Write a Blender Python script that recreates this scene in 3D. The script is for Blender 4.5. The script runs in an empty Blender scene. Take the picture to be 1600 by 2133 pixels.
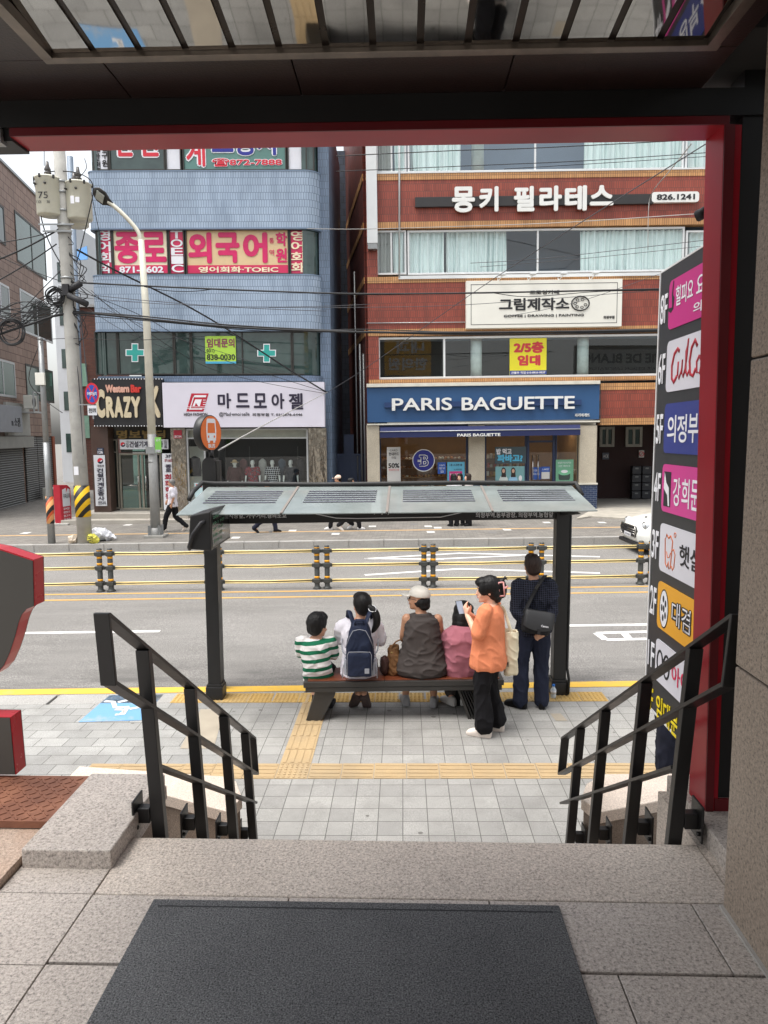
import bpy, bmesh, math, random
from mathutils import Vector, Matrix, noise
from math import sin, cos, pi, radians, atan2, sqrt
random.seed(7)
scene = bpy.context.scene
COL = scene.collection
# ------------------------------------------------------------------ camera
F, W0, H0, CH = 1480.0, 1600.0, 2133.0, 3.08
PITCH, ROLL = math.atan(159.5/1480), -0.004
cam = bpy.data.cameras.new('camera'); camo = bpy.data.objects.new('camera', cam); COL.objects.link(camo)
cam.sensor_fit = 'HORIZONTAL'; cam.sensor_width = 36; cam.lens = F/W0*36
cam.clip_start = .05; cam.clip_end = 2000
CM = Matrix.Translation((0, 0, CH)) @ Matrix.Rotation(pi/2-PITCH, 4, 'X') @ Matrix.Rotation(ROLL, 4, 'Z')
camo.matrix_world = CM
scene.camera = camo
# ------------------------------------------------------------------ sky, sun, exposure
SUN_EL, SUN_AZ = radians(72), radians(240)
w = bpy.data.worlds.new('World'); scene.world = w; w.use_nodes = True
nt = w.node_tree; nt.nodes.clear()
sk = nt.nodes.new('ShaderNodeTexSky'); sk.sky_type = 'NISHITA'; sk.sun_disc = False
sk.sun_elevation = SUN_EL; sk.sun_rotation = SUN_AZ; sk.dust_density = 4.0; sk.air_density = 1.3
hs = nt.nodes.new('ShaderNodeHueSaturation'); hs.inputs['Saturation'].default_value = .22
bgn = nt.nodes.new('ShaderNodeBackground'); bgn.inputs['Strength'].default_value = .15
out = nt.nodes.new('ShaderNodeOutputWorld')
nt.links.new(sk.outputs[0], hs.inputs['Color']); nt.links.new(hs.outputs[0], bgn.inputs[0]); nt.links.new(bgn.outputs[0], out.inputs[0])
sl = bpy.data.lights.new('sun', 'SUN'); sl.energy = 1.5; sl.angle = radians(42); sl.color = (1, .97, .92)
so = bpy.data.objects.new('sun', sl); COL.objects.link(so)
so.rotation_euler = (-(pi/2-SUN_EL), 0, -SUN_AZ)   # light travels away from the sun's azimuth (clockwise from +Y)
so.location = (0, 8, 30)
scene.view_settings.view_transform = 'Standard'; scene.view_settings.look = 'None'
scene.view_settings.exposure = 1.0
scene.render.resolution_x = 768; scene.render.resolution_y = 1024
scene.cycles.max_bounces = 8; scene.cycles.transparent_max_bounces = 12
scene.cycles.caustics_reflective = False; scene.cycles.caustics_refractive = False
# ------------------------------------------------------------------ frames and pixel helpers
I4 = Matrix.Identity(4)
SL = 0.010                                   # the street climbs gently to the right
NEAR = Matrix.Rotation(radians(-1.72), 4, 'Z')   # the entrance building stands a little askew to the street
RED = Matrix.Translation((0, 27, 0)) @ Matrix.Rotation(-SL, 4, 'Y') @ Matrix.Translation((0, -27, 0))
def ray(px, py, fr=I4):
    d = CM.to_3x3() @ Vector(((px-W0/2)/F, -(py-H0/2)/F, -1)); o = Vector((0, 0, CH))
    inv = fr.inverted(); return inv @ o, inv.to_3x3() @ d
def at(px, py, Y, fr=I4):
    o, d = ray(px, py, fr); return o + d*((Y-o.y)/d.y)
def atx(px, py, X, fr=I4):
    o, d = ray(px, py, fr); return o + d*((X-o.x)/d.x)
def atz(px, py, Z, fr=I4):
    o, d = ray(px, py, fr); return o + d*((Z-o.z)/d.z)
def gp(px, py, dz=0):
    o, d = ray(px, py); t = (dz - o.z + SL*o.x)/(d.z - SL*d.x); return o + d*t
def G(x): return SL*x
def C(r, g=None, b=None):
    if g is None: g = b = r
    f = lambda v: (v/255/12.92) if v/255 <= .04045 else ((v/255+.055)/1.055)**2.4
    return (f(r), f(g), f(b), 1)
# ------------------------------------------------------------------ materials
def mul(c, k): return (min(1, c[0]*k), min(1, c[1]*k), min(1, c[2]*k), 1)
class N:
    def __init__(s, name):
        s.m = bpy.data.materials.new(name); s.m.use_nodes = True; s.t = s.m.node_tree
        s.p = s.t.nodes['Principled BSDF']; s.o = s.t.nodes['Material Output']; s._tc = None
    def n(s, typ, **kw):
        x = s.t.nodes.new('ShaderNode'+typ)
        for k, v in kw.items():
            if k in x.inputs: x.inputs[k].default_value = v
            else: setattr(x, k, v)
        return x
    def l(s, a, b): s.t.links.new(a, b)
    def obj(s):
        if not s._tc: s._tc = s.n('TexCoord')
        return s._tc.outputs['Object']
    def map(s, scale=(1, 1, 1), rot=(0, 0, 0), loc=(0, 0, 0)):
        m = s.n('Mapping'); m.inputs['Scale'].default_value = scale; m.inputs['Rotation'].default_value = rot; m.inputs['Location'].default_value = loc
        s.l(s.obj(), m.inputs[0]); return m.outputs[0]
    def noise(s, scale, detail=4, vec=None, rough=.6):
        x = s.n('TexNoise', Scale=scale, Detail=detail, Roughness=rough); s.l(vec if vec else s.obj(), x.inputs['Vector']); return x.outputs['Fac']
    def ramp(s, fac, stops, interp='LINEAR'):
        r = s.n('ValToRGB'); cr = r.color_ramp; cr.interpolation = interp
        while len(cr.elements) < len(stops): cr.elements.new(.5)
        for e, (p, c) in zip(cr.elements, stops): e.position = p; e.color = c if len(c) == 4 else (*c, 1)
        s.l(fac, r.inputs[0]); return r.outputs[0]
    def mix(s, fac, a, b, typ='MIX'):
        x = s.n('MixRGB', blend_type=typ)
        for i, v in ((0, fac), (1, a), (2, b)):
            if hasattr(v, 'links'): s.l(v, x.inputs[i])
            else: x.inputs[i].default_value = v
        return x.outputs[0]
    def math(s, op, a, b=0, c=None):
        x = s.n('Math', operation=op)
        for i, v in enumerate((a, b) if c is None else (a, b, c)):
            if hasattr(v, 'links'): s.l(v, x.inputs[i])
            else: x.inputs[i].default_value = v
        return x.outputs[0]
    def xyz(s):
        x = s.n('SeparateXYZ'); s.l(s.obj(), x.inputs[0]); return x.outputs
    def bump(s, h, strength=.3, dist=.01):
        b = s.n('Bump', Strength=strength, Distance=dist); s.l(h, b.inputs['Height']); s.l(b.outputs[0], s.p.inputs['Normal']); return b
    def base(s, c):
        if hasattr(c, 'links'): s.l(c, s.p.inputs['Base Color'])
        else: s.p.inputs['Base Color'].default_value = c
    def set(s, rough=.6, metal=0, spec=.5):
        s.p.inputs['Roughness'].default_value = rough; s.p.inputs['Metallic'].default_value = metal
        s.p.inputs['Specular IOR Level'].default_value = spec
_mc = {}
def mat(name, c, rough=.6, metal=0, var=.12, scale=3, bump=0, bscale=60, spec=.5, dirt=None):
    """plain surface: base colour with mottling, worn roughness, optional fine bump"""
    if name in _mc: return _mc[name]
    n = N(name); n.set(rough, metal, spec)
    f = n.noise(scale, 6)
    col = n.ramp(f, [(.3, mul(c, 1-var)), (.7, mul(c, 1+var))])
    if dirt:
        g = n.noise(scale*.35, 8, rough=.75); col = n.mix(n.ramp(g, [(.52, (0, 0, 0)), (.75, (.6, .6, .6))]), col, dirt)
    n.base(col)
    n.l(n.ramp(f, [(.2, (max(0, rough-.1),)*3), (.8, (min(1, rough+.1),)*3)]), n.p.inputs['Roughness'])
    if bump: n.bump(n.noise(bscale, 3), bump, .005)
    _mc[name] = n.m; return n.m
def granite(name, c, dark=.45, light=1.35, sc=220, rough=.55, bump=.25, stain=None):
    n = N(name); n.set(rough)
    v = n.noise(sc, 3, rough=.7); v2 = n.noise(sc*2.3, 2); big = n.noise(1.7, 6)
    col = n.ramp(v, [(.37, mul(c, dark)), (.45, mul(c, .9)), (.54, c), (.62, mul(c, light))])
    col = n.mix(.3, col, n.ramp(v2, [(.40, mul(c, .4)), (.60, mul(c, 1.35))]))
    col = n.mix(1, col, n.ramp(big, [(.3, (.82, .81, .80)), (.7, (1.0, 1.0, 1.0))]), 'MULTIPLY')
    if stain:
        s = n.noise(1.1, 7, rough=.7); col = n.mix(n.ramp(s, [(.45, (0, 0, 0)), (.7, (.7, .7, .7))]), col, stain)
    n.base(col); n.bump(v, bump, .004); return n.m
def tiles(name, c1, c2, mortar, w, h, off=.5, ms=.006, plane='xz', rot=0, rough=.5, grime=None, bump=.5, speck=0, bias=0, spec=.5):
    n = N(name); n.set(rough, 0, spec); x = n.xyz(); cb = n.n('CombineXYZ')
    a, b = {'xz': (0, 2), 'xy': (0, 1), 'yz': (1, 2)}[plane]
    n.l(x[a], cb.inputs[0]); n.l(x[b], cb.inputs[1])
    mp = n.n('Mapping'); mp.inputs['Rotation'].default_value = (0, 0, rot); n.l(cb.outputs[0], mp.inputs[0])
    br = n.n('TexBrick', offset=off, squash=1.0); n.l(mp.outputs[0], br.inputs['Vector'])
    br.inputs['Color1'].default_value = c1; br.inputs['Color2'].default_value = c2; br.inputs['Mortar'].default_value = mortar
    br.inputs['Scale'].default_value = 1; br.inputs['Mortar Size'].default_value = ms; br.inputs['Mortar Smooth'].default_value = .2
    br.inputs['Brick Width'].default_value = w; br.inputs['Row Height'].default_value = h; br.inputs['Bias'].default_value = bias
    col = br.outputs['Color']
    g = n.noise(.6, 8, rough=.7)
    col = n.mix(1, col, n.ramp(g, [(.3, (.72, .72, .72)), (.65, (1, 1, 1))]), 'MULTIPLY')
    if speck:
        s = n.noise(260, 2); col = n.mix(speck, col, n.ramp(s, [(.35, (.25, .25, .25)), (.5, (1, 1, 1)), (.65, (1.5, 1.5, 1.5))]), 'MULTIPLY')
    if grime:
        st = n.noise(1, 6, n.map((2.2, 2.2, .25))); col = n.mix(n.ramp(st, [(.5, (0, 0, 0)), (.75, (.55, .55, .55))]), col, grime)
    n.base(col); n.bump(n.math('SUBTRACT', 1, br.outputs['Fac']), bump, .004); return n.m
def glass(name, tint=(.8, .85, .84), refl=1.0, rough=0.0, wave=0):
    n = N(name); n.t.nodes.remove(n.p)
    tr = n.n('BsdfTransparent'); tr.inputs[0].default_value = (*tint, 1)
    gl = n.n('BsdfGlossy', Roughness=rough); gl.inputs[0].default_value = (refl, refl, refl, 1)
    fr = n.n('Fresnel', IOR=1.5); mx = n.n('MixShader'); geo = n.n('NewGeometry')
    if wave:
        b = n.n('Bump', Strength=wave, Distance=.02); n.l(n.noise(.9, 2), b.inputs['Height']); n.l(b.outputs[0], gl.inputs['Normal']); n.l(b.outputs[0], fr.inputs['Normal'])
    n.l(n.math('MULTIPLY', n.math('MINIMUM', n.math('MULTIPLY', fr.outputs[0], 1.7), 1), n.math('SUBTRACT', 1, geo.outputs['Backfacing'])), mx.inputs[0]); n.l(tr.outputs[0], mx.inputs[1]); n.l(gl.outputs[0], mx.inputs[2]); n.l(mx.outputs[0], n.o.inputs[0])
    return n.m
def emit(name, c, k):
    n = N(name); n.base(c); n.p.inputs['Emission Color'].default_value = c; n.p.inputs['Emission Strength'].default_value = k; return n.m
# ------------------------------------------------------------------ objects
ORG = {}; FRM = {}
def thing(name, label, cat, loc=(0, 0, 0), fr=I4, group=None, rz=0):
    o = bpy.data.objects.new(name, None); COL.objects.link(o); o.empty_display_size = .2
    loc = Vector(loc); o.matrix_world = fr @ Matrix.Translation(loc) @ Matrix.Rotation(rz, 4, 'Z')
    o['label'] = label; o['category'] = cat
    if group: o['group'] = group
    ORG[o.name] = loc; return o
def local_thing(*a, **k):
    """a thing whose parts are modelled round its own base"""
    o = thing(*a, **k); ORG[o.name] = Vector((0, 0, 0)); return o
def copy_tree(o, parent=None):
    c = o.copy(); COL.objects.link(c)
    if parent: c.parent = parent
    for ch in o.children: copy_tree(ch, c)
    return c
_tc = {}
def text_mesh(s, bold):
    k = (s, bold)
    if k not in _tc:
        cu = bpy.data.curves.new('t', 'FONT'); cu.body = s; cu.size = 1; cu.offset = bold; cu.extrude = .5; cu.resolution_u = 4; cu.fill_mode = 'BOTH'
        ob = bpy.data.objects.new('t', cu); COL.objects.link(ob)
        me = bpy.data.meshes.new_from_object(ob.evaluated_get(bpy.context.evaluated_depsgraph_get()))
        vs = [tuple(v.co) for v in me.vertices]; fs = [tuple(p.vertices) for p in me.polygons]
        bpy.data.objects.remove(ob); bpy.data.curves.remove(cu); bpy.data.meshes.remove(me)
        _tc[k] = (vs, fs)
    return _tc[k]
class MB:
    def __init__(s, *mats): s.bm = bmesh.new(); s.mats = list(mats); s.i = 0; s.sm = False
    def use(s, m):
        if m not in s.mats: s.mats.append(m)
        s.i = s.mats.index(m); return s
    def face(s, vs):
        try:
            f = s.bm.faces.new(vs); f.material_index = s.i; f.smooth = s.sm; return f
        except ValueError: return None
    def quad(s, *p): return s.face([s.bm.verts.new(q) for q in p])
    def hexa(s, p, bev=0):
        v = [s.bm.verts.new(q) for q in p]
        fs = [s.face([v[i] for i in q]) for q in ((0, 3, 2, 1), (4, 5, 6, 7), (0, 1, 5, 4), (1, 2, 6, 5), (2, 3, 7, 6), (3, 0, 4, 7))]
        if bev:
            es = list({e for f in fs for e in f.edges})
            bmesh.ops.bevel(s.bm, geom=es, offset=bev, segments=2, affect='EDGES', profile=.5, clamp_overlap=True, material=-1)
        return s
    def box(s, x0, x1, y0, y1, z0, z1, bev=0):
        if x0 > x1: x0, x1 = x1, x0
        if y0 > y1: y0, y1 = y1, y0
        if z0 > z1: z0, z1 = z1, z0
        return s.hexa([(x0, y0, z0), (x1, y0, z0), (x1, y1, z0), (x0, y1, z0), (x0, y0, z1), (x1, y0, z1), (x1, y1, z1), (x0, y1, z1)], bev)
    def obox(s, c, sz, R=None, bev=0):
        c = Vector(c); R = R or Matrix.Identity(3); a, b, d = [k/2 for k in sz]
        return s.hexa([c + R @ Vector(p) for p in ((-a, -b, -d), (a, -b, -d), (a, b, -d), (-a, b, -d), (-a, -b, d), (a, -b, d), (a, b, d), (-a, b, d))], bev)
    def prism(s, poly, vec, bev=0):
        poly = [Vector(p) for p in poly]; vec = Vector(vec)
        a = [s.bm.verts.new(p) for p in poly]; b = [s.bm.verts.new(p+vec) for p in poly]; n = len(a)
        fs = [s.face(a[::-1]), s.face(b)] + [s.face([a[i], a[(i+1) % n], b[(i+1) % n], b[i]]) for i in range(n)]
        fs = [f for f in fs if f]
        bmesh.ops.recalc_face_normals(s.bm, faces=fs)
        if bev: bmesh.ops.bevel(s.bm, geom=list({e for f in fs[:2] for e in f.edges}), offset=bev, segments=2, affect='EDGES', profile=.5, clamp_overlap=True, material=-1)
        return s
    def rings(s, rs, cap=True, closed=False):
        vv = [[s.bm.verts.new(p) for p in r] for r in rs]; n = len(vv[0])
        k = len(vv); rng = range(k if closed else k-1)
        for i in rng:
            a, b = vv[i], vv[(i+1) % k]
            for j in range(n): s.face([a[j], a[(j+1) % n], b[(j+1) % n], b[j]])
        if cap and not closed: s.face(vv[0][::-1]); s.face(vv[-1])
        return s
    def tube(s, pts, r, n=8, cap=True, flat=1, smooth=True, closed=False):
        pts = [Vector(p) for p in pts]; rr = r if isinstance(r, (list, tuple)) else [r]*len(pts)
        k = len(pts); rs = []; up = None; osm = s.sm; s.sm = smooth
        for i, p in enumerate(pts):
            a = pts[(i-1) % k] if (closed or i > 0) else p; b = pts[(i+1) % k] if (closed or i < k-1) else p
            t = (b-a).normalized()
            if up is None: up = Vector((0, 0, 1)) if abs(t.z) < .9 else Vector((0, 1, 0))
            x = t.cross(up).normalized(); y = x.cross(t).normalized(); up = y
            rs.append([p + (x*cos(2*pi*j/n) + y*sin(2*pi*j/n)*flat)*rr[i] for j in range(n)])
        s.rings(rs, cap, closed); s.sm = osm; return s
    def lathe(s, prof, c=(0, 0, 0), n=16, R=None, smooth=True):
        c = Vector(c); R = R or Matrix.Identity(3); osm = s.sm; s.sm = smooth
        s.rings([[c + R @ Vector((max(r, 1e-4)*cos(2*pi*j/n), max(r, 1e-4)*sin(2*pi*j/n), z)) for j in range(n)] for r, z in prof]); s.sm = osm; return s
    def ball(s, c, r, n=12, m=8, R=None):
        if not isinstance(r, (tuple, list)): r = (r, r, r)
        c = Vector(c); R = R or Matrix.Identity(3); osm = s.sm; s.sm = True
        s.rings([[c + R @ Vector((r[0]*max(.02, sin(pi*i/m))*cos(2*pi*j/n), r[1]*max(.02, sin(pi*i/m))*sin(2*pi*j/n), -r[2]*cos(pi*i/m))) for j in range(n)] for i in range(m+1)]); s.sm = osm; return s
    def text(s, t, O, U, V, bold=0.0, thick=.012, lift=.003):
        """lettering filling the box O + U + V, standing proud of it; bold strokes are thickened by shifted copies"""
        O, U, V = Vector(O), Vector(U), Vector(V); vs, fs = text_mesh(t, 0); q = bold*1.15
        xs = [v[0] for v in vs]; ys = [v[1] for v in vs]
        x0, x1, y0, y1 = min(xs)-q, max(xs)+q, min(ys)-q, max(ys)+q; Nn = U.cross(V).normalized()
        offs = [(0, 0)] if q < .004 else [(0, 0)]+[(q*cos(k*pi/4), q*sin(k*pi/4)) for k in range(8)]
        for i, (ox, oy) in enumerate(offs):
            vv = [s.bm.verts.new(O + U*((a+ox-x0)/max(1e-6, x1-x0)) + V*((b+oy-y0)/max(1e-6, y1-y0)) + Nn*(lift + thick*(c+.5) + .00025*i)) for a, b, c in vs]
            for f in fs: s.face([vv[j] for j in f])
        return s
    def vtext(s, t, O, U, V, gap=.1, **k):
        O, U, V = Vector(O), Vector(U), Vector(V); n = len(t)
        for i, ch in enumerate(t):
            if ch != ' ': s.text(ch, O + V*((n-1-i+gap/2)/n), U, V*((1-gap)/n), **k)
        return s
    def build(s, name, parent=None, fr=I4, label=None, cat=None, group=None, kind=None, loc=None, smooth=False):
        bm = s.bm
        org = ORG[parent.name] if parent else None
        if not parent:
            if loc is None:
                xs = [v.co for v in bm.verts]
                loc = Vector(((min(v.x for v in xs)+max(v.x for v in xs))/2, (min(v.y for v in xs)+max(v.y for v in xs))/2, min(v.z for v in xs))) if kind is None else Vector((0, 0, 0))
            org = Vector(loc)
        bmesh.ops.translate(bm, verts=bm.verts, vec=-org)
        me = bpy.data.meshes.new(name); bm.to_mesh(me); bm.free()
        for m in s.mats: me.materials.append(m)
        if smooth:
            for p in me.polygons: p.use_smooth = True
        o = bpy.data.objects.new(name, me); COL.objects.link(o)
        if parent: o.parent = parent
        else: o.matrix_world = fr @ Matrix.Translation(org)
        ORG[o.name] = org
        if label: o['label'] = label
        if cat: o['category'] = cat
        if group: o['group'] = group
        if kind: o['kind'] = kind
        return o
def corners(px0, py0, px1, py1, Y, fr=I4):
    """lower left and upper right corner: rows given as (top, bottom) at the left edge, or as (bottom left, top right)"""
    if py0 > py1: return at(px0, py0, Y, fr), at(px1, py1, Y, fr)
    a = at(px0, py1, Y, fr); b = at(px1, py1, Y, fr); b.z = at(px0, py0, Y, fr).z; return a, b
def pbox(mb, px0, py0, px1, py1, Y, d=.1, fr=I4, out=0, bev=0):
    """box whose front face covers the given picture rectangle on the plane y = Y; returns its corners"""
    a, b = corners(px0, py0, px1, py1, Y, fr)
    mb.box(a.x, b.x, Y-out, Y+d, a.z, b.z, bev); return a, b
def ptext(mb, t, px0, py0, px1, py1, Y, fr=I4, bold=0, thick=.012, lift=.003, vert=False, gap=.1):
    a, b = corners(px0, py0, px1, py1, Y, fr)
    f = mb.vtext if vert else mb.text; k = dict(gap=gap) if vert else {}
    return f(t, (a.x, Y, a.z), (b.x-a.x, 0, 0), (0, 0, b.z-a.z), bold=bold, thick=thick, lift=lift, **k)
def rrect(x0, x1, z0, z1, r, y, n=5):
    pts = []
    for cx, cz, a0 in ((x1-r, z1-r, 0), (x0+r, z1-r, pi/2), (x0+r, z0+r, pi), (x1-r, z0+r, 1.5*pi)):
        for i in range(n+1): pts.append((cx+r*cos(a0+pi/2*i/n), y, cz+r*sin(a0+pi/2*i/n)))
    return pts
def disc(c, rx, rz, n=28): return [(c[0]+rx*cos(2*pi*i/n), c[1], c[2]+rz*sin(2*pi*i/n)) for i in range(n)]
# shared materials
M = {}
M['black'] = mat('black_paint', C(24, 23, 23), .42, 0, .15, 8)
M['char'] = mat('charcoal_metal', C(52, 50, 48), .45, .3, .12, 5)
M['white'] = mat('white_paint', C(222, 222, 222), .5, 0, .05, 2)
M['offwhite'] = mat('off_white', C(226, 224, 214), .55, 0, .06, 2)
M['steel'] = mat('galvanised_steel', C(150, 152, 152), .45, .6, .12, 6)
M['chrome'] = mat('chrome', C(180, 176, 170), .12, 1, .1, 3)
M['alu'] = mat('aluminium_frame', C(190, 192, 192), .4, .3, .06, 4)
M['darkframe'] = mat('dark_window_frame', C(50, 48, 44), .5, .2, .1, 4)
M['room'] = mat('dark_room', C(24, 27, 27), .9, 0, .2, 1)
M['yellow'] = mat('yellow_paint', C(238, 176, 32), .55, 0, .1, 9)
M['ink'] = mat('dark_ink', C(30, 29, 32), .6, 0, .1, 4)
M['red'] = mat('red_paint', C(150, 14, 30), .3, 0, .1, 2)
M['glass'] = glass('clear_glass', (.93, .96, .96))
M['gglass'] = glass('green_glass', (.42, .56, .53), .9, 0, .02)
# ================================================================== ENTRANCE (near) ==================================================================
PZ = 1.58; SLAB = 1.65; CZ = 4.26
gr_floor = granite('pink_grey_granite', C(182, 173, 165), dark=.35, light=1.3, sc=95, rough=.5)
gr_edge = granite('worn_edge_granite', C(192, 181, 170), dark=.4, light=1.4, sc=110, rough=.6)
gr_wall = granite('brown_wall_granite', C(150, 136, 122), dark=.3, light=1.3, sc=85, rough=.5)
gr_cap = granite('pale_cap_granite', C(226, 209, 194), dark=.6, sc=150, rough=.65)
gr_side = granite('weathered_side_granite', C(140, 124, 110), dark=.55, sc=120, rough=.7, stain=C(95, 82, 72))
gr_ceil = granite('dark_red_granite', C(40, 25, 23), dark=.5, sc=110, rough=.35)
joint = mat('dark_joint', C(36, 33, 31), .9)
# platform floor: slabs with open joints over a dark bed
mb = MB(joint); g = .004
mb.box(-4.5, 1.6, -4, 2.44, 0.2, PZ-.012)
mb.use(gr_edge); mb.box(-1.028, 1.07, 2.165+g, 2.50, PZ-.06, PZ, .006); mb.box(1.0705, 1.12, 2.165+g, 2.9, PZ-.3, PZ-.004)
mb.use(gr_floor)
rows = [(1.862, 2.165, [-1.03, -.38, .27, .917, 1.3]), (1.40, 1.842+.012, [-1.03, -.10, .593, 1.3]), (.85, 1.40, [-1.03, -.4, .3, 1.3]), (0, .85, [-1.03, -.1, .6, 1.3]), (-1, 0, [-1.03, 0, 1.3]), (-4, -1, [-1.03, 0, 1.3])]
for y0, y1, xs in rows:
    for a, b in zip(xs, xs[1:]): mb.box(a+g/2, b-g/2, y0+g/2, y1-g/2, PZ-.06, PZ, .002)
for y0, y1, xs in [(2.168, 2.9, [-1.352, -1.03]), (1.85, 2.168, [-2.2, -1.6, -1.03]), (1.2, 1.85, [-2.4, -1.03]), (-4, 1.2, [-4.5, -2.5, -1.03])]:
    for a, b in zip(xs, xs[1:]): mb.box(a+g/2, b-g/2, y0+g/2, y1-g/2, PZ-.06, PZ, .002)
mb.use(granite('rust_stained_granite', C(182, 162, 146), sc=95, rough=.5, stain=C(150, 108, 76)))
mb.box(-4.5, -1.352-g/2, 2.17, 2.86, PZ-.06, PZ+.03, .002)
floor = mb.build('platform', kind='structure', fr=NEAR)
# stairs down to the pavement
mb = MB(gr_edge)
for i in range(1, 10):
    z = PZ - i*PZ/9; y = 2.5+(i-1)*.275
    if z > .01: mb.box(-1.03, 1.07, y-.02 if i > 1 else 2.43, y+.275, 0, z, .004)
mb.build('stairs', kind='structure', fr=NEAR)
# door mat
mm = N('mat_pile'); mm.set(.95, 0, .2); a = mm.noise(210, 4); b = mm.noise(3, 5)
mm.base(mm.mix(1, mm.ramp(a, [(.3, C(32, 33, 34)), (.7, C(128, 129, 131))]), mm.ramp(b, [(.3, (.75, .75, .76)), (.7, (1, 1, 1))]), 'MULTIPLY')); mm.bump(a, .8, .006)
mb = MB(mm.m); mb.box(-.816, .489, .62, 2.132, PZ+.001, PZ+.010, .003); mb.use(mat('mat_border', C(40, 42, 45), .9)); mb.box(-.79, .463, 2.095, 2.099, PZ+.010, PZ+.0115)
mb.build('door_mat', fr=NEAR, label='large charcoal ribbed door mat lying on the granite entrance floor', cat='door mat')
# raised granite blocks either side of the stair head
mb = MB(gr_floor); mb.box(-1.342, -1.024, 2.30, 2.862, PZ-.02, SLAB, .006); mb.use(gr_side); mb.box(-1.34, -1.04, 2.52, 2.84, 0, PZ-.022)
mb.build('granite_block', fr=NEAR, label='raised granite block at the left of the stair head, beside the rusty plate', cat='stone block')
mb = MB(gr_floor); mb.box(1.104, 1.75, 2.17, 2.90, PZ-.02, SLAB, .006); mb.use(gr_side); mb.box(1.12, 1.7, 2.52, 2.88, 0, PZ-.022)
mb.build('granite_kerb', fr=NEAR, label='granite kerb stone under the red frame post beside the dark wall', cat='stone block')
# rusty chequer plate
cp = N('rusty_chequer_plate'); cp.set(.65, .1); a = cp.noise(6, 7)
cp.base(cp.ramp(a, [(.3, C(92, 56, 42)), (.55, C(124, 80, 60)), (.75, C(146, 100, 76))])); cp.bump(cp.noise(200, 2), .2, .002)
mb = MB(cp.m); mb.box(-2.4, -1.346, 2.492, 2.85, SLAB-.035, SLAB-.008)
lug = []
for i in range(30):
    for j in range(11):
        x = -2.36+i*.034; y = 2.51+j*.031
        if x > -1.36: continue
        s = 1 if (i+j) % 2 else -1
        mb.obox((x, y, SLAB-.007), (.026, .007, .004), Matrix.Rotation(s*pi/4, 3, 'Z'))
mb.build('chequer_plate', fr=NEAR, label='rust brown chequer plate ramp laid beside the granite block', cat='metal plate')
# side wall, ceiling with mirror panel
bld = thing('entrance_building', 'dark granite entrance porch the view looks out of, with mirrored ceiling', 'building', (0, 0, PZ), NEAR)
mb = MB(gr_wall)
for a, b in ((PZ-.3, 2.372), (2.378, 3.296), (3.302, CZ)): mb.box(1.012, 1.75, -3, 2.150, a, b, .006)
mb.use(joint); mb.box(1.022, 1.74, -3, 2.14, PZ, CZ); mb.use(mat('mortar_fillet', C(160, 156, 150), .9)); mb.box(1.0, 1.012, -3, 2.15, PZ, PZ+.008)
mb.build('side_wall', bld)
mb = MB(gr_ceil); y0m, x0m, x1m = 2.318, -1.10, .916
for a, b in ((-1.75, -.96), (-.957, -.36), (-.357, .34), (.343, 1.02)): mb.box(a, b, y0m+.03, 2.63, CZ, CZ+.05, .003)
mb.box(x1m+.04, 1.02, -2, y0m+.026, CZ, CZ+.05); mb.box(-1.75, x0m-.03, -2, y0m+.026, CZ, CZ+.05)
mb.box(-1.75, 1.02, -2, .3, CZ+.002, CZ+.04)
mb.use(joint); mb.box(-1.75, 1.75, -2, 2.75, CZ+.3, CZ+.34); mb.box(-1.75, 1.75, 2.36, 2.75, CZ+.06, CZ+.299); mb.box(-1.75, 1.75, -2, .25, CZ+.06, CZ+.299)
mb.build('ceiling', bld)
mir = N('mirror_strip'); mir.set(.03, 1); mir.base((.33, .32, .305, 1)); mir.bump(mir.noise(2.2, 2), .06, .02)
mp = MB(M['chrome'])
xs = [-1.10+.144*i for i in range(15)]
mp.use(mat('ceiling_frame', C(120, 112, 104), .35, .8, .3, 9)); mp.box(x0m-.03, x1m+.04, y0m-.004, y0m+.03, CZ-.012, CZ+.02, .002)
for sx in (x0m-.03, x1m+.0): mp.box(sx, sx+.035, .3, y0m, CZ-.012, CZ+.02)
mpo = mp.build('mirror_panel', bld)
mb = MB(mir.m)
for x in xs[:-1]: mb.hexa([(x+.006, .3, CZ+.199), (x+.128, .3, CZ+.199), (x+.128, y0m-.006, CZ+.004), (x+.006, y0m-.006, CZ+.004), (x+.006, .3, CZ+.207), (x+.128, .3, CZ+.207), (x+.128, y0m-.006, CZ+.012), (x+.006, y0m-.006, CZ+.012)])
o = mb.build('strip', mpo); o['kind'] = 'stuff'
mb = MB(mat('dark_gap_metal', C(46, 40, 36), .3, .8)); 
for x in xs[:-1]: mb.hexa([(x+.1275, .3, CZ+.205), (x+.1505, .3, CZ+.205), (x+.1505, y0m-.004, CZ+.010), (x+.1275, y0m-.004, CZ+.010), (x+.1275, .3, CZ+.22), (x+.1505, .3, CZ+.22), (x+.1505, y0m-.004, CZ+.02), (x+.1275, y0m-.004, CZ+.02)])
mb.build('gap_rail', mpo)
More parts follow.
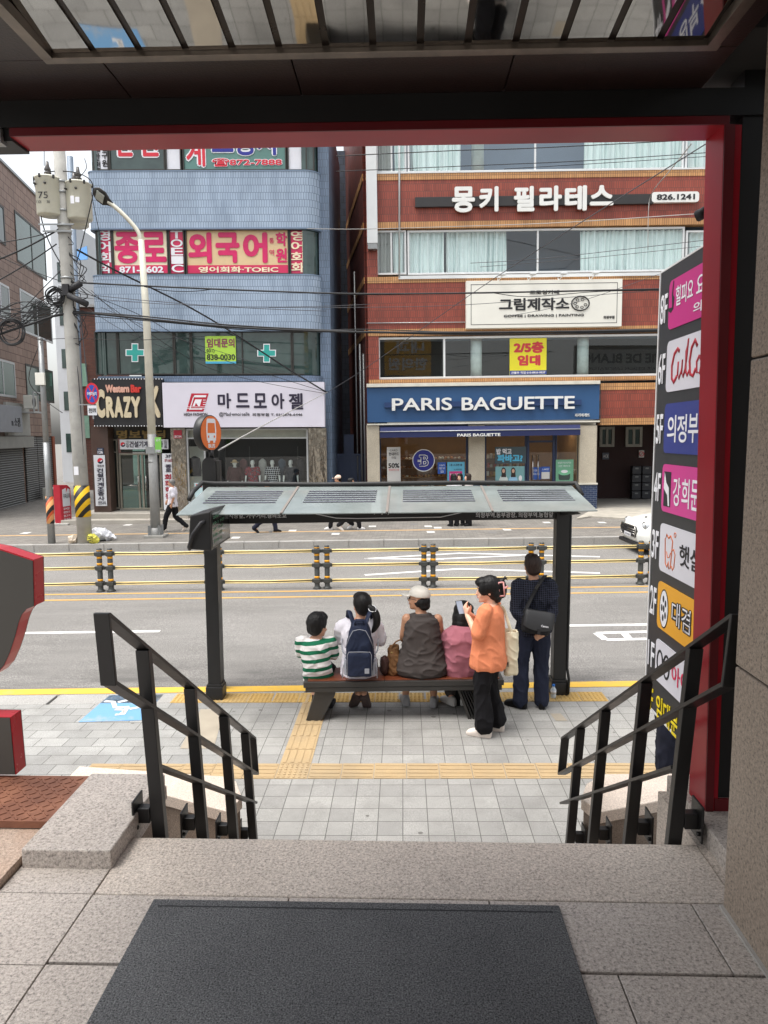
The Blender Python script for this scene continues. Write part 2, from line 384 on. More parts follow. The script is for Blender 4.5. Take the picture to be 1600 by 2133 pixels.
# upper facade of our own building (seen only in the shop windows across the street)
mb = MB(tiles('near_facade', C(150, 146, 140), C(128, 124, 120), C(70, 70, 70), .9, .6, 0, .01))
mb.box(-26, -4.6, 2.4, 2.75, 5.6, 7); mb.box(-4.6, 4.5, 2.4, 2.74, 5.2, 7); mb.box(4.5, 26, 2.4, 2.75, 4.2, 7)
mb.use(M['darkframe'])
for i in range(12):
    for j in range(1): mb.box(-25+i*4.3, -25+i*4.3+3, 2.70, 2.765, 5.7+j*3.6, 6.8+j*3.6)
mb.use(tiles('near_facade_b', C(120, 116, 110), C(108, 104, 100), C(70, 70, 70), .9, .6, 0, .01)); mb.box(-.8, 4.2, 2.4, 2.74, 7.001, 10.6); mb.box(14, 21, 2.4, 2.74, 7.001, 9.6)
mb.build('upper_wall', bld)
mb = MB(mat('clinic_yellow', C(232, 178, 50), .5)); mb.box(0, 3.4, 2.76, 2.84, 7.4, 10.2); o = mb.build('clinic_sign', None, NEAR, 'yellow clinic sign above the entrance, seen mirrored in the strip window across the street', 'sign')
mb = MB(M['white']); mb.text('내과', (2.9, 2.84, 9.0), (-2.2, 0, 0), (0, 0, .9), bold=.03); mb.text('한의원', (3.1, 2.84, 7.8), (-2.8, 0, 0), (0, 0, .9), bold=.03); mb.build('lettering', o)
mb = MB(mat('salon_grey', C(170, 170, 168), .5)); mb.box(14.2, 20.8, 2.76, 2.84, 7.6, 9.3); o = mb.build('salon_sign', None, NEAR, 'grey salon sign on the near side, seen mirrored at the right of the strip window', 'sign')
mb = MB(M['ink']); mb.text('VIE DE BLANC', (20.5, 2.84, 8.3), (-6, 0, 0), (0, 0, .7), bold=.03); mb.text('HAIR DESIGN LABORATORY', (20.3, 2.84, 7.8), (-5.6, 0, 0), (0, 0, .22)); mb.build('lettering', o)
# ------------------------------------------------------------------ red and black portal
prt = thing('entrance_portal', 'red and black metal frame round the entrance opening', 'door frame', (1.2, 2.67, SLAB), NEAR)
redp = N('red_gloss_panel'); redp.set(.3, .0, .3); redp.base(redp.ramp(redp.noise(1.5, 4), [(.3, C(136, 16, 32)), (.7, C(160, 24, 38))]))
dred = mat('dark_red_lip', C(96, 8, 20), .4, 0, .1, 4); blk = mat('matt_black_panel', C(9, 9, 11), .5, 0, .2, 2)
zb = 4.139
mb = MB(redp.m); mb.hexa([(1.142, 2.61, SLAB), (1.19, 2.61, SLAB), (1.19, 2.742, SLAB), (1.135, 2.742, SLAB), (1.098, 2.61, zb), (1.16, 2.61, zb), (1.16, 2.742, zb), (1.092, 2.742, zb)])
mb.use(dred); mb.hexa([(1.143, 2.604, SLAB), (1.172, 2.604, SLAB), (1.172, 2.6097, SLAB), (1.143, 2.6097, SLAB), (1.099, 2.604, zb), (1.135, 2.604, zb), (1.135, 2.6097, zb), (1.099, 2.6097, zb)])
mb.use(blk); mb.box(1.166, 1.75, 2.618, 2.73, SLAB+.05, zb+.2); mb.use(dred); mb.box(1.178, 1.75, 2.607, 2.617, SLAB, SLAB+.05)
mb.build('post', prt)
mb = MB(redp.m); mb.box(-1.40, 1.098, 2.612, 2.742, zb, zb+.03); mb.use(dred); mb.box(-1.40, 1.115, 2.604, 2.6115, zb, zb+.028)
mb.use(blk); mb.box(-1.75, 1.75, 2.606, 2.73, zb+.0305, CZ-.001); mb.box(-1.75, -1.4005, 2.62, 2.74, zb-.01, zb+.03)
mb.build('beam', prt)
mb = MB(M['steel']); a = at(0, 318, 2.64, NEAR); mb.box(-1.75, -1.43, 2.60, 2.64, zb-.022, zb+.0295)
mb.use(joint)
for i in range(5): mb.lathe([(.006, 0), (.006, .004)], (-1.47-.03*i, 2.598, zb+.005*(i % 2)), 8, Matrix.Rotation(pi/2, 3, 'X'))
mb.build('corner_plate', prt)
# ------------------------------------------------------------------ handrails
def leanbox(mb, xa, xb, hw, y0, y1, z0, z1): mb.hexa([(x+d, y, z) for x, z in ((xa, z0), (xb, z1)) for d, y in ((-hw, y0), (hw, y0), (hw, y1), (-hw, y1))], .002)
def handrail(side, X, pix, label):
    k = .042 if side > 0 else .030; XT, XM, XL_, XB = X+side*k, X+side*k*.57, X+side*k*.24, X-side*.008      # the rails splay slightly outwards
    t0, t1 = [atx(*p, XT, NEAR) for p in pix['top']]; m0, m1 = [atx(*p, XM, NEAR) for p in pix['mid']]; l0, l1 = [atx(*p, XL_, NEAR) for p in pix['low']]
    h = thing('handrail', label, 'handrail', (X, pix['ys'][0], 1.0), NEAR, group='handrails of the entrance stairs')
    hw, th = .026, .007
    def strip(name, a, b, X):
        d = (b-a).normalized(); n = Vector((0, -d.z, d.y)) * th
        mb = MB(M['black']); p = []
        for q in (a, b):
            for sx, sn in ((-hw, -1), (hw, -1), (hw, 1), (-hw, 1)): p.append(Vector((X+sx, q.y, q.z)) + n*sn)
        mb.hexa(p, .002); mb.build(name, h)
    t0.y = m0.y = (t0.y+m0.y)/2
    e = (t1.y+m1.y)/2; t1 = t0+(t1-t0)*((e-t0.y)/(t1.y-t0.y)); m1 = m0+(m1-m0)*((e-m0.y)/(m1.y-m0.y))
    strip('top_bar', t0, t1, XT); strip('middle_bar', m0, m1, XM); strip('lower_bar', l0, l1, XL_)
    mb = MB(M['black']); leanbox(mb, XM, XT, hw, t0.y-.012, t0.y+.004, m0.z-.006, t0.z+.006); mb.build('end_plate', h)
    mb = MB(M['black']); e = (t1.y+m1.y)/2; leanbox(mb, XM, XT, hw, e-.004, e+.010, m1.z-.004, t1.z+.004); mb.build('end_plate', h)
    for y in pix['ys']:
        k = (y-t0.y)/(t1.y-t0.y); zt = t0.z+(t1.z-t0.z)*k; zs = PZ-(y-2.5)*.6386-.03
        mb = MB(M['black']); leanbox(mb, XB, XT, hw-.001, y-.018, y+.018, zs+.02, zt-.004); p = mb.build('post', h)
        mb = MB(M['black']); s = side; mb.box(X+s*hw, X+s*.075, y-.02, y+.02, zs+.10, zs+.16, .003); mb.box(X+s*.075, X+s*.083, y-.05, y+.05, zs+.06, zs+.20, .002)
        for b in (-.03, .03): mb.lathe([(.009, 0), (.009, .008), (.004, .011)], (X+s*.075, y+b, zs+.09), 6, Matrix.Rotation(-s*pi/2, 3, 'Y'))
        mb.build('bracket', p)
handrail(-1, -.955, dict(top=((220, 1276), (528, 1540)), mid=((222, 1428), (528, 1610)), low=((322, 1595), (528, 1672)), ys=(2.575, 3.12, 3.69, 4.17)), 'black flat bar handrail on the left of the entrance stairs, beside the red sign')
handrail(1, 1.005, dict(top=((1530, 1278), (1174, 1540)), mid=((1527, 1432), (1174, 1610)), low=((1412, 1598), (1174, 1673)), ys=(2.535, 3.03, 3.62, 4.12)), 'black flat bar handrail on the right of the entrance stairs, before the floor directory')
# cheek walls and wing walls of the stairs
def wing(px, s, xe, cat_label, back):
    t = thing('wing_wall', cat_label, 'wall', (s*1.3, 4.1, 0), NEAR, group='wing walls of the stairs')
    top = [atz(a, b, .87, NEAR) for a, b in px]
    mb = MB(gr_cap); mb.prism([(p.x, p.y, .795) for p in top] + [(x, y, .795) for x, y in back], (0, 0, .075), .006); mb.build('cap', t)
    c = Vector((sum(p.x for p in top)/len(top), sum(p.y for p in top)/len(top), 0))
    poly = [(p.x+(c.x-p.x)*.1, p.y+(c.y-p.y)*.16, 0) for p in top] + [(x, y-.03, 0) for x, y in back]
    mb = MB(gr_side); mb.prism(poly, (0, 0, .793)); mb.build('base', t)
    x0, x1 = (1.09, 1.5) if s > 0 else (-1.5, -1.05)
    prof = [(2.52, 0), (4.05, 0), (4.05, .60), (2.52, 1.53)]
    mb = MB(gr_side); mb.prism([(x0, y, z) for y, z in prof], (x1-x0, 0, 0)); mb.build('cheek', t)
wing([(469, 1617), (492, 1627), (504, 1660), (476, 1691), (341, 1655)], -1, -2.6, 'pale granite capped wing wall at the foot of the stairs, left side', [(-2.2, 4.36), (-2.2, 4.52)])
wing([(1260, 1612), (1222, 1632), (1211, 1662), (1248, 1692), (1404, 1662)], 1, 2.6, 'pale granite capped wing wall at the foot of the stairs, right side', [(2.2, 4.36), (2.2, 4.52)][::1])
# ------------------------------------------------------------------ red edged sign seen from the back, left
t = thing('channel_sign', 'big grey backed sign with glossy red edges beside the left handrail', 'sign', (-1.9, 2.86, SLAB-.008), NEAR)
gy = mat('sign_back_grey', C(66, 64, 60), .55, 0, .06, 1.5); rd = mat('sign_edge_red', C(186, 18, 38), .28, 0, .06, 2)
def chan(name, pts, d=.075):
    P = [at(a, b, 2.83, NEAR) for a, b in pts]
    mb = MB(rd); mb.prism([(p.x, 2.832, p.z) for p in P], (0, d, 0)); q = mb
    c = Vector((sum(p.x for p in P)/len(P), 0, sum(p.z for p in P)/len(P)))
    mb.use(gy); mb.prism([(p.x+(c.x-p.x)*.02, 2.828, p.z+(c.z-p.z)*.02) for p in P], (0, .004, 0))
    mb.use(dred); mb.prism([(p.x, 2.832+d, p.z) for p in P], (0, .006, 0))
    return mb.build(name, t)
cv = [(70, 1262)] + [(70-62*sin(k*pi/2/7)**1.0*(.45+.08*k), 1262+150*(1-cos(k*pi/2/7))+8*k) for k in range(1, 8)]
cv = [(72, 1262), (56, 1268), (46, 1280), (39, 1298), (32, 1326), (20, 1362), (8, 1388), (-6, 1404), (-60, 1425)]
chan('upper_piece', [(-120, 1122), (0, 1143), (70, 1166)] + cv + [(-120, 1425)])
chan('lower_piece', [(-120, 1492), (22, 1494), (33, 1614), (-120, 1614)])
mb = MB(rd); a, b = at(-60, 1425, 2.83, NEAR), at(-110, 1500, 2.83, NEAR); mb.box(b.x, a.x, 2.835, 2.90, b.z, a.z); mb.build('stem', t)
# ------------------------------------------------------------------ floor directory board
DX = 1.45
t = thing('directory_sign', 'tall dark floor directory with coloured company plates behind the red frame post', 'sign', (DX, 3.5, 1.47), NEAR)
mb = MB(mat('directory_black', C(46, 47, 49), .45, 0, .06, 2)); mb.box(DX, DX+.12, 2.75, 4.185, 1.475, 3.985, .003)
mb.use(M['white']); mb.box(DX-.004, DX+.124, 4.1855, 4.20, 1.465, 3.99); mb.box(DX-.002, DX+.12, 2.75, 4.185, 1.462, 1.4745); mb.box(DX-.002, DX+.12, 2.75, 4.185, 3.9855, 3.995)
mb.build('board', t)
mb = MB(M['black']); mb.box(DX+.121, DX+.4, 2.76, 2.84, 2.0, 2.06); mb.box(DX+.121, DX+.4, 2.76, 2.84, 3.4, 3.46); mb.build('wall_bracket', t)
wh = mat('sign_white', C(232, 232, 236), .45, 0, .03, 3)
plates = [('8F', (196, 42, 128), 590, 690), ('6F', (214, 212, 220), 714, 818), ('5F', (46, 58, 132), 842, 943), ('4F', (206, 62, 142), 966, 1063), ('3F', (214, 213, 220), 1088, 1186), ('2F', (228, 164, 40), 1208, 1304), ('1F', (214, 213, 220), 1328, 1414)]
DU = Vector((0, -1, 0))
for fl, c, ya, yb in plates:
    pa = atx(1392-(ya-590)*.03, ya, DX, NEAR); pb = atx(1392-(yb-590)*.03, yb, DX, NEAR); y0 = 4.035; z1, z0 = pa.z, pb.z
    r = [(DX-.006, -q[0], q[2]) for q in rrect(-y0, -2.86, z0, z1, .035, 0)]
    mb = MB(mat('plate_'+fl, C(*c), .4, 0, .04, 3)); mb.prism(r, (.005, 0, 0)); pl = mb.build('company_plate', t)
    h = z1-z0; zc = (z0+z1)/2
    mb = MB(wh)
    mb.text(fl, (DX-.001, 4.165, zc-h*.32), DU*.105, (0, 0, h*.62), bold=.012, thick=.002, lift=.001)
    def lt(s, ya, yb, fa, fb, m, bold=.02, sub=0):
        mb.use(m); mb.text(s, (DX-.0061-sub*.002, ya, z0+h*fa), DU*(ya-yb), (0, 0, h*(fb-fa)), bold=bold, thick=.002, lift=.001)
    ink = M['ink']
    if fl == '8F':
        lt('힐피요', 3.93, 3.70, .42, .82, wh, .012); lt('요가', 3.66, 3.44, .42, .82, wh, .012); lt('의정부점', 3.69, 3.20, .12, .32, wh, .012)
        mb.use(ink); mb.prism([(DX-.0066, y, z0+h*z) for y, z in ((4.035, .40), (4.0, .34), (3.965, .40), (3.955, .62), (3.975, .70), (3.968, .96), (3.975, .98), (3.99, .70), (3.98, .44), (4.035, .45))], (-.0015, 0, 0))
    if fl == '6F':
        mr = mat('script_red', C(168, 30, 48), .5); mb.use(mr)
        def stroke(pp, r=.011): mb.tube([(DX-.008, 3.96-u*.5, z0+h*v) for u, v in pp], r, 6)
        stroke([(.22, .74), (.17, .80), (.08, .72), (.02, .50), (.03, .25), (.09, .17), (.17, .28)]); stroke([(.20, .55), (.19, .30), (.23, .22), (.29, .36), (.31, .56), (.30, .32), (.34, .24), (.40, .40)], .009)
        stroke([(.38, .30), (.42, .60), (.45, .92), (.40, .70), (.41, .34), (.45, .25), (.50, .34)], .009); stroke([(.68, .74), (.62, .86), (.54, .74), (.50, .50), (.53, .26), (.60, .22), (.66, .34)]); stroke([(.74, .56), (.68, .46), (.69, .27), (.76, .24), (.80, .42), (.74, .56), (.84, .54), (.86, .26), (.90, .55), (.98, .58), (1.0, .26)], .009)
    if fl == '5F':
        for i, s in enumerate('의정부'): lt(s, 3.98-.145*i, 3.98-.145*i-.125, .22, .76, wh, .012)
        lt('신경외과', 3.54, 3.0, .22, .76, wh, .012)
    if fl == '4F':
        mb.use(ink); mb.prism([(DX-.0066, y, z0+h*z) for y, z in ((4.0, .12), (4.0, .85), (3.90, .85), (3.90, .12))], (-.001, 0, 0)); mb.use(wh); mb.prism([(DX-.008, y, z0+h*z) for y, z in ((3.992, .84), (3.965, .62), (3.925, .52), (3.91, .14), (3.93, .14), (3.945, .36), (3.985, .45), (4.0, .50))], (-.001, 0, 0))
        for i, s in enumerate('강희문'): lt(s, 3.86-.12*i, 3.86-.12*i-.10, .18, .76, wh, .01)
    if fl == '3F':
        orr = mat('line_orange', C(206, 112, 70), .5); mb.use(orr)
        tooth = [(3.93, .80), (3.90, .74), (3.87, .80), (3.84, .70), (3.85, .45), (3.86, .15), (3.88, .12), (3.89, .26), (3.91, .14), (3.935, .20), (3.945, .45), (3.95, .70)]
        mb.tube([(DX-.007, y, z0+h*z) for y, z in tooth], .006, 6, closed=True); mb.tube([(DX-.007, y, z0+h*z) for y, z in ((3.925, .45), (3.905, .34), (3.88, .36), (3.865, .46))], .004, 6)
        mb.tube([(DX-.007, 3.81+.014*cos(k*pi/4), z0+h*(.85+.045*sin(k*pi/4))) for k in range(8)], .003, 5, closed=True)
        mb.tube([(DX-.007, y, z0+h*z) for y, z in ((3.845, .52), (3.82, .55), (3.80, .46), (3.81, .2), (3.83, .13), (3.845, .2))], .005, 6)
        lt('햇살', 3.74, 3.46, .30, .72, ink, .012)
    if fl == '2F':
        mb.use(wh); mb.prism([(DX-.0062, 3.93+.062*cos(k*pi/12), z0+h*.47+h*.40*sin(k*pi/12)) for k in range(24)], (-.002, 0, 0)); mb.use(ink)
        for q in range(6): mb.prism([(DX-.0085, 3.93+(.03 if q else 0)*cos(q*1.256)+.013*cos(k*pi/6), z0+h*.47+(h*.21 if q else 0)*sin(q*1.256)+h*.075*sin(k*pi/6)) for k in range(12)], (-.001, 0, 0))
        mb.tube([(DX-.008, 3.93+.062*cos(k*pi/12), z0+h*.47+h*.40*sin(k*pi/12)) for k in range(24)], .004, 5, closed=True)
        lt('대겸', 3.82, 3.55, .26, .78, ink, .07); lt('대겸', 3.81, 3.56, .28, .76, wh, .0, 1)
    if fl == '1F':
        mb.use(ink)
        for cy in (3.96, 3.86): mb.tube([(DX-.008, cy+.042*cos(k*pi/10), z0+h*.5+h*.26*sin(k*pi/10)) for k in range(20)], .008, 6, closed=True)
        mb.tube([(DX-.008, 3.92, z0+h*.55), (DX-.008, 3.91, z0+h*.62), (DX-.008, 3.90, z0+h*.55)], .006, 6)
        lt('아이안경', 3.78, 3.30, .28, .72, mat('lens_pink', C(206, 40, 84), .5), .015)
    for v in mb.bm.verts:
        if v.co.x < DX-.0078: v.co.x = DX-.0078+(v.co.x-(DX-.0078))*.22
    mb.build('lettering', pl)
mb = MB(mat('letter_yellow', C(238, 214, 30), .5)); za = atx(1356, 1430, DX, NEAR).z; zb2 = atx(1356, 1478, DX, NEAR).z
mb.text('7F', (DX-.001, 4.165, zb2), DU*.11, (0, 0, za-zb2), bold=.012, thick=.002, lift=.001)
for i, s in enumerate('임대문의'): mb.text(s, (DX-.001, 4.0-.115*i, zb2), DU*.095, (0, 0, za-zb2), bold=.01, thick=.002, lift=.001)
mb.build('vacancy_lettering', t)
# ================================================================== GROUND ==================================================================
RZ = -.10
KN = gp(800, 1438).y; KF = gp(600, 1143, RZ).y
FZ = at(600, 1128, KF).z - SL*at(600, 1128, KF).x      # height of the far pavement at its kerb
def fg(px, py): return gp(px, py, FZ)                   # a point of the far pavement
def sheet(mb, x0, x1, y0, y1, z, t=.0):
    q = [(x0, y0), (x1, y0), (x1, y1), (x0, y1)]
    if t: mb.hexa([(x, y, z-t+SL*x) for x, y in q] + [(x, y, z+SL*x) for x, y in q])
    else: mb.quad(*[(x, y, z+SL*x) for x, y in q])
asp = N('asphalt'); asp.set(.85, 0, .3)
a = asp.noise(75, 4, rough=.8); b = asp.noise(.5, 7, asp.map((.35, 1.2, 1)), .65); c = asp.noise(1.1, 9, asp.map((.5, 1.6, 1)), .75)
col = asp.ramp(a, [(.3, C(76, 75, 73)), (.48, C(120, 118, 115)), (.66, C(172, 169, 165))])
col = asp.mix(1, col, asp.ramp(b, [(.3, (.78, .77, .76)), (.62, (1.02, 1.01, 1))]), 'MULTIPLY')
yy = asp.xyz()[1]; wear = asp.noise(.9, 8, asp.map((.8, 3.5, 1)), .75)      # oil and tyre wear along the bus lane kerb and wheel tracks
edge = asp.ramp(asp.math('DIVIDE', asp.math('SUBTRACT', yy, 8.3), 8), [(0, (1, 1, 1)), (.12, (.9, .9, .9)), (.22, (.15, .15, .15)), (.34, (.45, .45, .45)), (.42, (.1, .1, .1)), (.6, (.4, .4, .4)), (.7, (0, 0, 0))])
col = asp.mix(asp.math('MULTIPLY', edge, asp.ramp(wear, [(.42, (0, 0, 0)), (.62, (.75, .75, .75))])), col, C(84, 82, 80))
v = asp.n('TexVoronoi', feature='DISTANCE_TO_EDGE', Scale=1.6); asp.l(asp.map((.6, 1.5, 1)), v.inputs['Vector'])
ck = asp.math('MULTIPLY', asp.math('LESS_THAN', v.outputs['Distance'], .012), asp.ramp(c, [(.58, (0, 0, 0)), (.68, (.5, .5, .5))]))
asp.base(asp.mix(ck, col, C(70, 68, 66))); asp.bump(a, .5, .006)
mb = MB(asp.m); sheet(mb, -90, 90, KN-.02, KF+.02, RZ); road = mb.build('road', kind='structure')
def paint(name, base, worn):
    n = N(name); n.set(.7); a = n.noise(3, 8, rough=.75); b = n.noise(120, 2)
    n.base(n.mix(n.ramp(a, [(.54, (0, 0, 0)), (.66, (.8, .8, .8))]), n.mix(.25, base, n.ramp(b, [(.35, mul(base, .6)), (.6, base)])), worn)); return n.m
pwhite = paint('road_white', C(222, 220, 216), C(160, 157, 152)); pyel = paint('road_yellow', C(204, 158, 80), C(168, 150, 112)); pkerb = paint('kerb_yellow', C(218, 174, 66), C(176, 156, 96))
def stripe(mb, pts, wd, z=RZ+.004):
    P = [Vector((p.x, p.y, 0)) for p in pts]; L = []
    for i, p in enumerate(P):
        d = (P[min(i+1, len(P)-1)]-P[max(i-1, 0)]).normalized(); L.append((p, Vector((-d.y, d.x, 0))*wd/2))
    for (p, n), (q, m) in zip(L, L[1:]):
        a, b, c, d = p-n, q-m, q+m, p+n; mb.quad(*[(k.x, k.y, z+SL*k.x) for k in (a, b, c, d)])
gr = lambda *p: gp(*p, RZ)
mb = MB(pyel)
for y in (1231, 1243): q = gr(700, y-.5).y; sheet(mb, -40, 40, q-.045, q+.045, RZ+.004)
q = gr(700, 1147).y; sheet(mb, -40, 40, q-.07, q+.07, RZ+.004)
mb.build('yellow_line', road)
mb = MB(pkerb); sheet(mb, -40, 40, gr(800, 1437.5).y, gr(800, 1426).y, RZ+.004); mb.build('kerb_line', road)
mb = MB(pwhite); q = gr(200, 1317).y
for px0, px1 in ((-260, 333), (1178, 1800)): sheet(mb, gr(px0, 1317).x, gr(px1, 1317-.0145*(px1-200)).x, q-.06, q+.06, RZ+.004)
q = gr(480, 1181).y
for px0, px1 in ((-200, 60), (420, 510), (1000, 1270)): sheet(mb, gr(px0, 1181).x, gr(px1, 1181-.0145*(px1-480)).x, q-.06, q+.06, RZ+.004)
for dy in (0, 34):
    stripe(mb, [gr(760, 1164+dy), gr(958, 1152.5+dy*.96), gr(1250, 1160+dy)], .15)
stripe(mb, [gr(915, 1164.5), gr(1085, 1157)], .15); stripe(mb, [gr(760, 1164), gr(925, 1165)], .13)
for x0, y0, x1, y1 in ((1243, 1319, 1352, 1316), (1262, 1333, 1360, 1331), (1243, 1319, 1262, 1333), (1300, 1319, 1312, 1332)): stripe(mb, [gr(x0, y0), gr(x1, y1)], .12)
mb.build('white_line', road)
# pavements
t200 = tiles('pavement_tiles', C(166, 164, 159), C(150, 148, 144), C(92, 90, 86), .2, .2, 0, .0035, 'xy', radians(1.5), .85, C(112, 110, 106), .4, .55)
t300 = tiles('pavement_blocks', C(168, 167, 163), C(148, 147, 144), C(92, 90, 86), .30, .2, .5, .004, 'xy', radians(1.5), .85, C(116, 114, 110), .4, .55)
tfar = tiles('far_paving', C(140, 135, 128), C(118, 114, 108), C(86, 84, 80), .24, .12, .5, .006, 'xy', radians(3), .85, C(120, 116, 108), .4, .4)
kst = granite('kerb_granite', C(168, 166, 162), .6, 1.25, 90, .75)
mb = MB(t200); sheet(mb, -1.62, 60, 2.0, KN-.32, 0); mb.use(t300); sheet(mb, -60, -1.62, 2.0, KN-.32, 0)
npv = mb.build('near_pavement', kind='structure')
mb = MB(kst)
for i in range(-24, 40):
    x = i*1.0+.03*(i % 3); mb.hexa([(a, b, RZ-.05+SL*a) for a, b in ((x, KN-.317), (x+.992, KN-.317), (x+.992, KN), (x, KN))] + [(a, b, .004+SL*a) for a, b in ((x, KN-.317), (x+.992, KN-.317), (x+.992, KN), (x, KN))], .008)
mb.build('kerb_stones', npv)
# tactile paving
tac = granite('tactile_tile', C(188, 162, 122), .75, 1.12, 200, .75, .2, C(150, 134, 108))
tacy = granite('tactile_yellow', C(206, 168, 96), .72, 1.12, 200, .75, .2, C(164, 146, 112))
RT = Matrix.Rotation(radians(-1.5), 3, 'Z')
def tactile(mb, o, nx, ny, kind, s=.3):
    for i in range(nx):
        for j in range(ny):
            c = Vector((o.x, o.y, 0)) + RT @ Vector(((i+.5)*s, (j+.5)*s, 0)); z = SL*c.x
            mb.obox((c.x, c.y, z-.004+random.uniform(-.001, .001)), (s-.006, s-.006, .02), RT)
            if kind == 'dots':
                for a in range(6):
                    for b in range(6): p = c+RT @ Vector(((a-2.5)*.048, (b-2.5)*.048, 0)); mb.lathe([(.015, 0), (.010, .005)], (p.x, p.y, z+.0062), 6)
            else:
                for a in range(4):
                    q = (a-1.5)*.072; p = c+RT @ Vector((0, q, 0) if kind == 'x' else (q, 0, 0))
                    mb.obox((p.x, p.y, z+.0085), (.27, .034, .005) if kind == 'x' else (.034, .27, .005), RT, .002)
o1 = gp(640, 1623); mb = MB(tac)
tactile(mb, o1, 12, 1, 'x'); p = Vector(o1) - RT @ Vector((.3, 0, 0)); tactile(mb, p, 1, 1, 'dots'); p = Vector(o1) - RT @ Vector((2.1, 0, 0)); tactile(mb, p, 6, 1, 'x')
mb.build('tactile_strip', npv)
mb = MB(tac); q = Vector(o1) - RT @ Vector((.3, -.3, 0)); tactile(mb, q, 1, 6, 'y'); mb.build('tactile_strip', npv)
mb = MB(tacy); q = gp(350, 1469); q.y = gp(800, 1463).y + (q.x-0)*(-.0262); tactile(mb, q, 17, 1, 'dots'); mb.build('tactile_strip', npv)
mb = MB(paint('worn_blue', C(108, 156, 198), C(156, 162, 166))); B4 = [gp(*p) for p in ((163, 1505), (294, 1501), (341, 1447), (228, 1449))]
mb.quad(*[(p.x, p.y, .004+SL*p.x) for p in B4]); mb.use(pwhite)
for pp in (((218, 1462), (236, 1463), (240, 1475), (268, 1474)), ((240, 1479), (262, 1480), (252, 1489)), ((266, 1474), (256, 1489), (240, 1490)), ((246, 1464), (278, 1457)), ((270, 1478), (292, 1474))): stripe(mb, [gp(*p) for p in pp], .055, .008)
mb.build('blue_bay', npv)
mb = MB(mat('patched_concrete', C(160, 150, 134), .9, 0, .12, 3, .3, 150)); B4 = [gp(*p) for p in ((375, 1560), (445, 1560), (468, 1478), (418, 1478))]; mb.quad(*[(p.x, p.y, .004+SL*p.x) for p in B4])
B4 = [gp(*p) for p in ((1146, 1487), (1168, 1487), (1182, 1502), (1158, 1502))]; mb.quad(*[(p.x, p.y, .004+SL*p.x) for p in B4]); mb.build('patch', npv)
mb = MB(mat('gum_stain', C(108, 105, 101), .9))
for i in range(46):
    x, y = random.uniform(-3.2, 3.6), random.uniform(4.6, 7.9); r = random.uniform(.012, .03); k = random.uniform(.5, 1)
    mb.face([mb.bm.verts.new((x+r*cos(a*pi/4)*random.uniform(.8, 1.2), y+r*k*sin(a*pi/4), .0025+SL*x)) for a in range(8)])
mb.build('gum_spots', npv)['kind'] = 'stuff'
mb = MB(tfar); sheet(mb, -90, 90, KF+.15, 60, FZ); fpv = mb.build('far_pavement', kind='structure')
mb = MB(kst)
for i in range(-30, 40):
    x = i*1.0; mb.hexa([(a, b, RZ-.05+SL*a) for a, b in ((x, KF), (x+.99, KF), (x+.99, KF+.16), (x, KF+.16))] + [(a, b, FZ+.004+SL*a) for a, b in ((x, KF), (x+.99, KF), (x+.99, KF+.16), (x, KF+.16))], .01)
mb.build('kerb_stones', fpv)
mb = MB(mat('ochre_paver', C(196, 160, 112), .85)); q = fg(700, 1106).y
sheet(mb, -30, 30, q-.14, q+.02, FZ+.004); mb.build('ochre_strip', fpv)
mb = MB(mat('pale_paver', C(206, 204, 200), .85))
for px, py in ((40, 1112), (190, 1118), (255, 1095), (480, 1122), (600, 1107), (690, 1114), (768, 1098), (885, 1098), (905, 1101), (1050, 1105), (1134, 1090), (1250, 1090), (890, 1110)):
    p = fg(px, py); mb.quad(*[(p.x+a, p.y+b, FZ+.005+SL*p.x) for a, b in ((0, 0), (.24, 0), (.24, .12*3), (0, .12*3))])
mb.use(mat('dark_paver', C(112, 110, 108), .85))
for px, py in ((560, 1109), (855, 1094), (1020, 1111), (1245, 1097), (900, 1094)):
    p = fg(px, py); mb.quad(*[(p.x+a, p.y+b, FZ+.005+SL*p.x) for a, b in ((0, 0), (.24, 0), (.24, .36), (0, .36))])
mb.build('odd_pavers', fpv)
mb = MB(mat('ground_far', C(120, 116, 110), .9)); sheet(mb, -400, 400, 60, 500, FZ); sheet(mb, -400, 400, -60, 2.0, -.004); mb.build('ground', kind='structure')
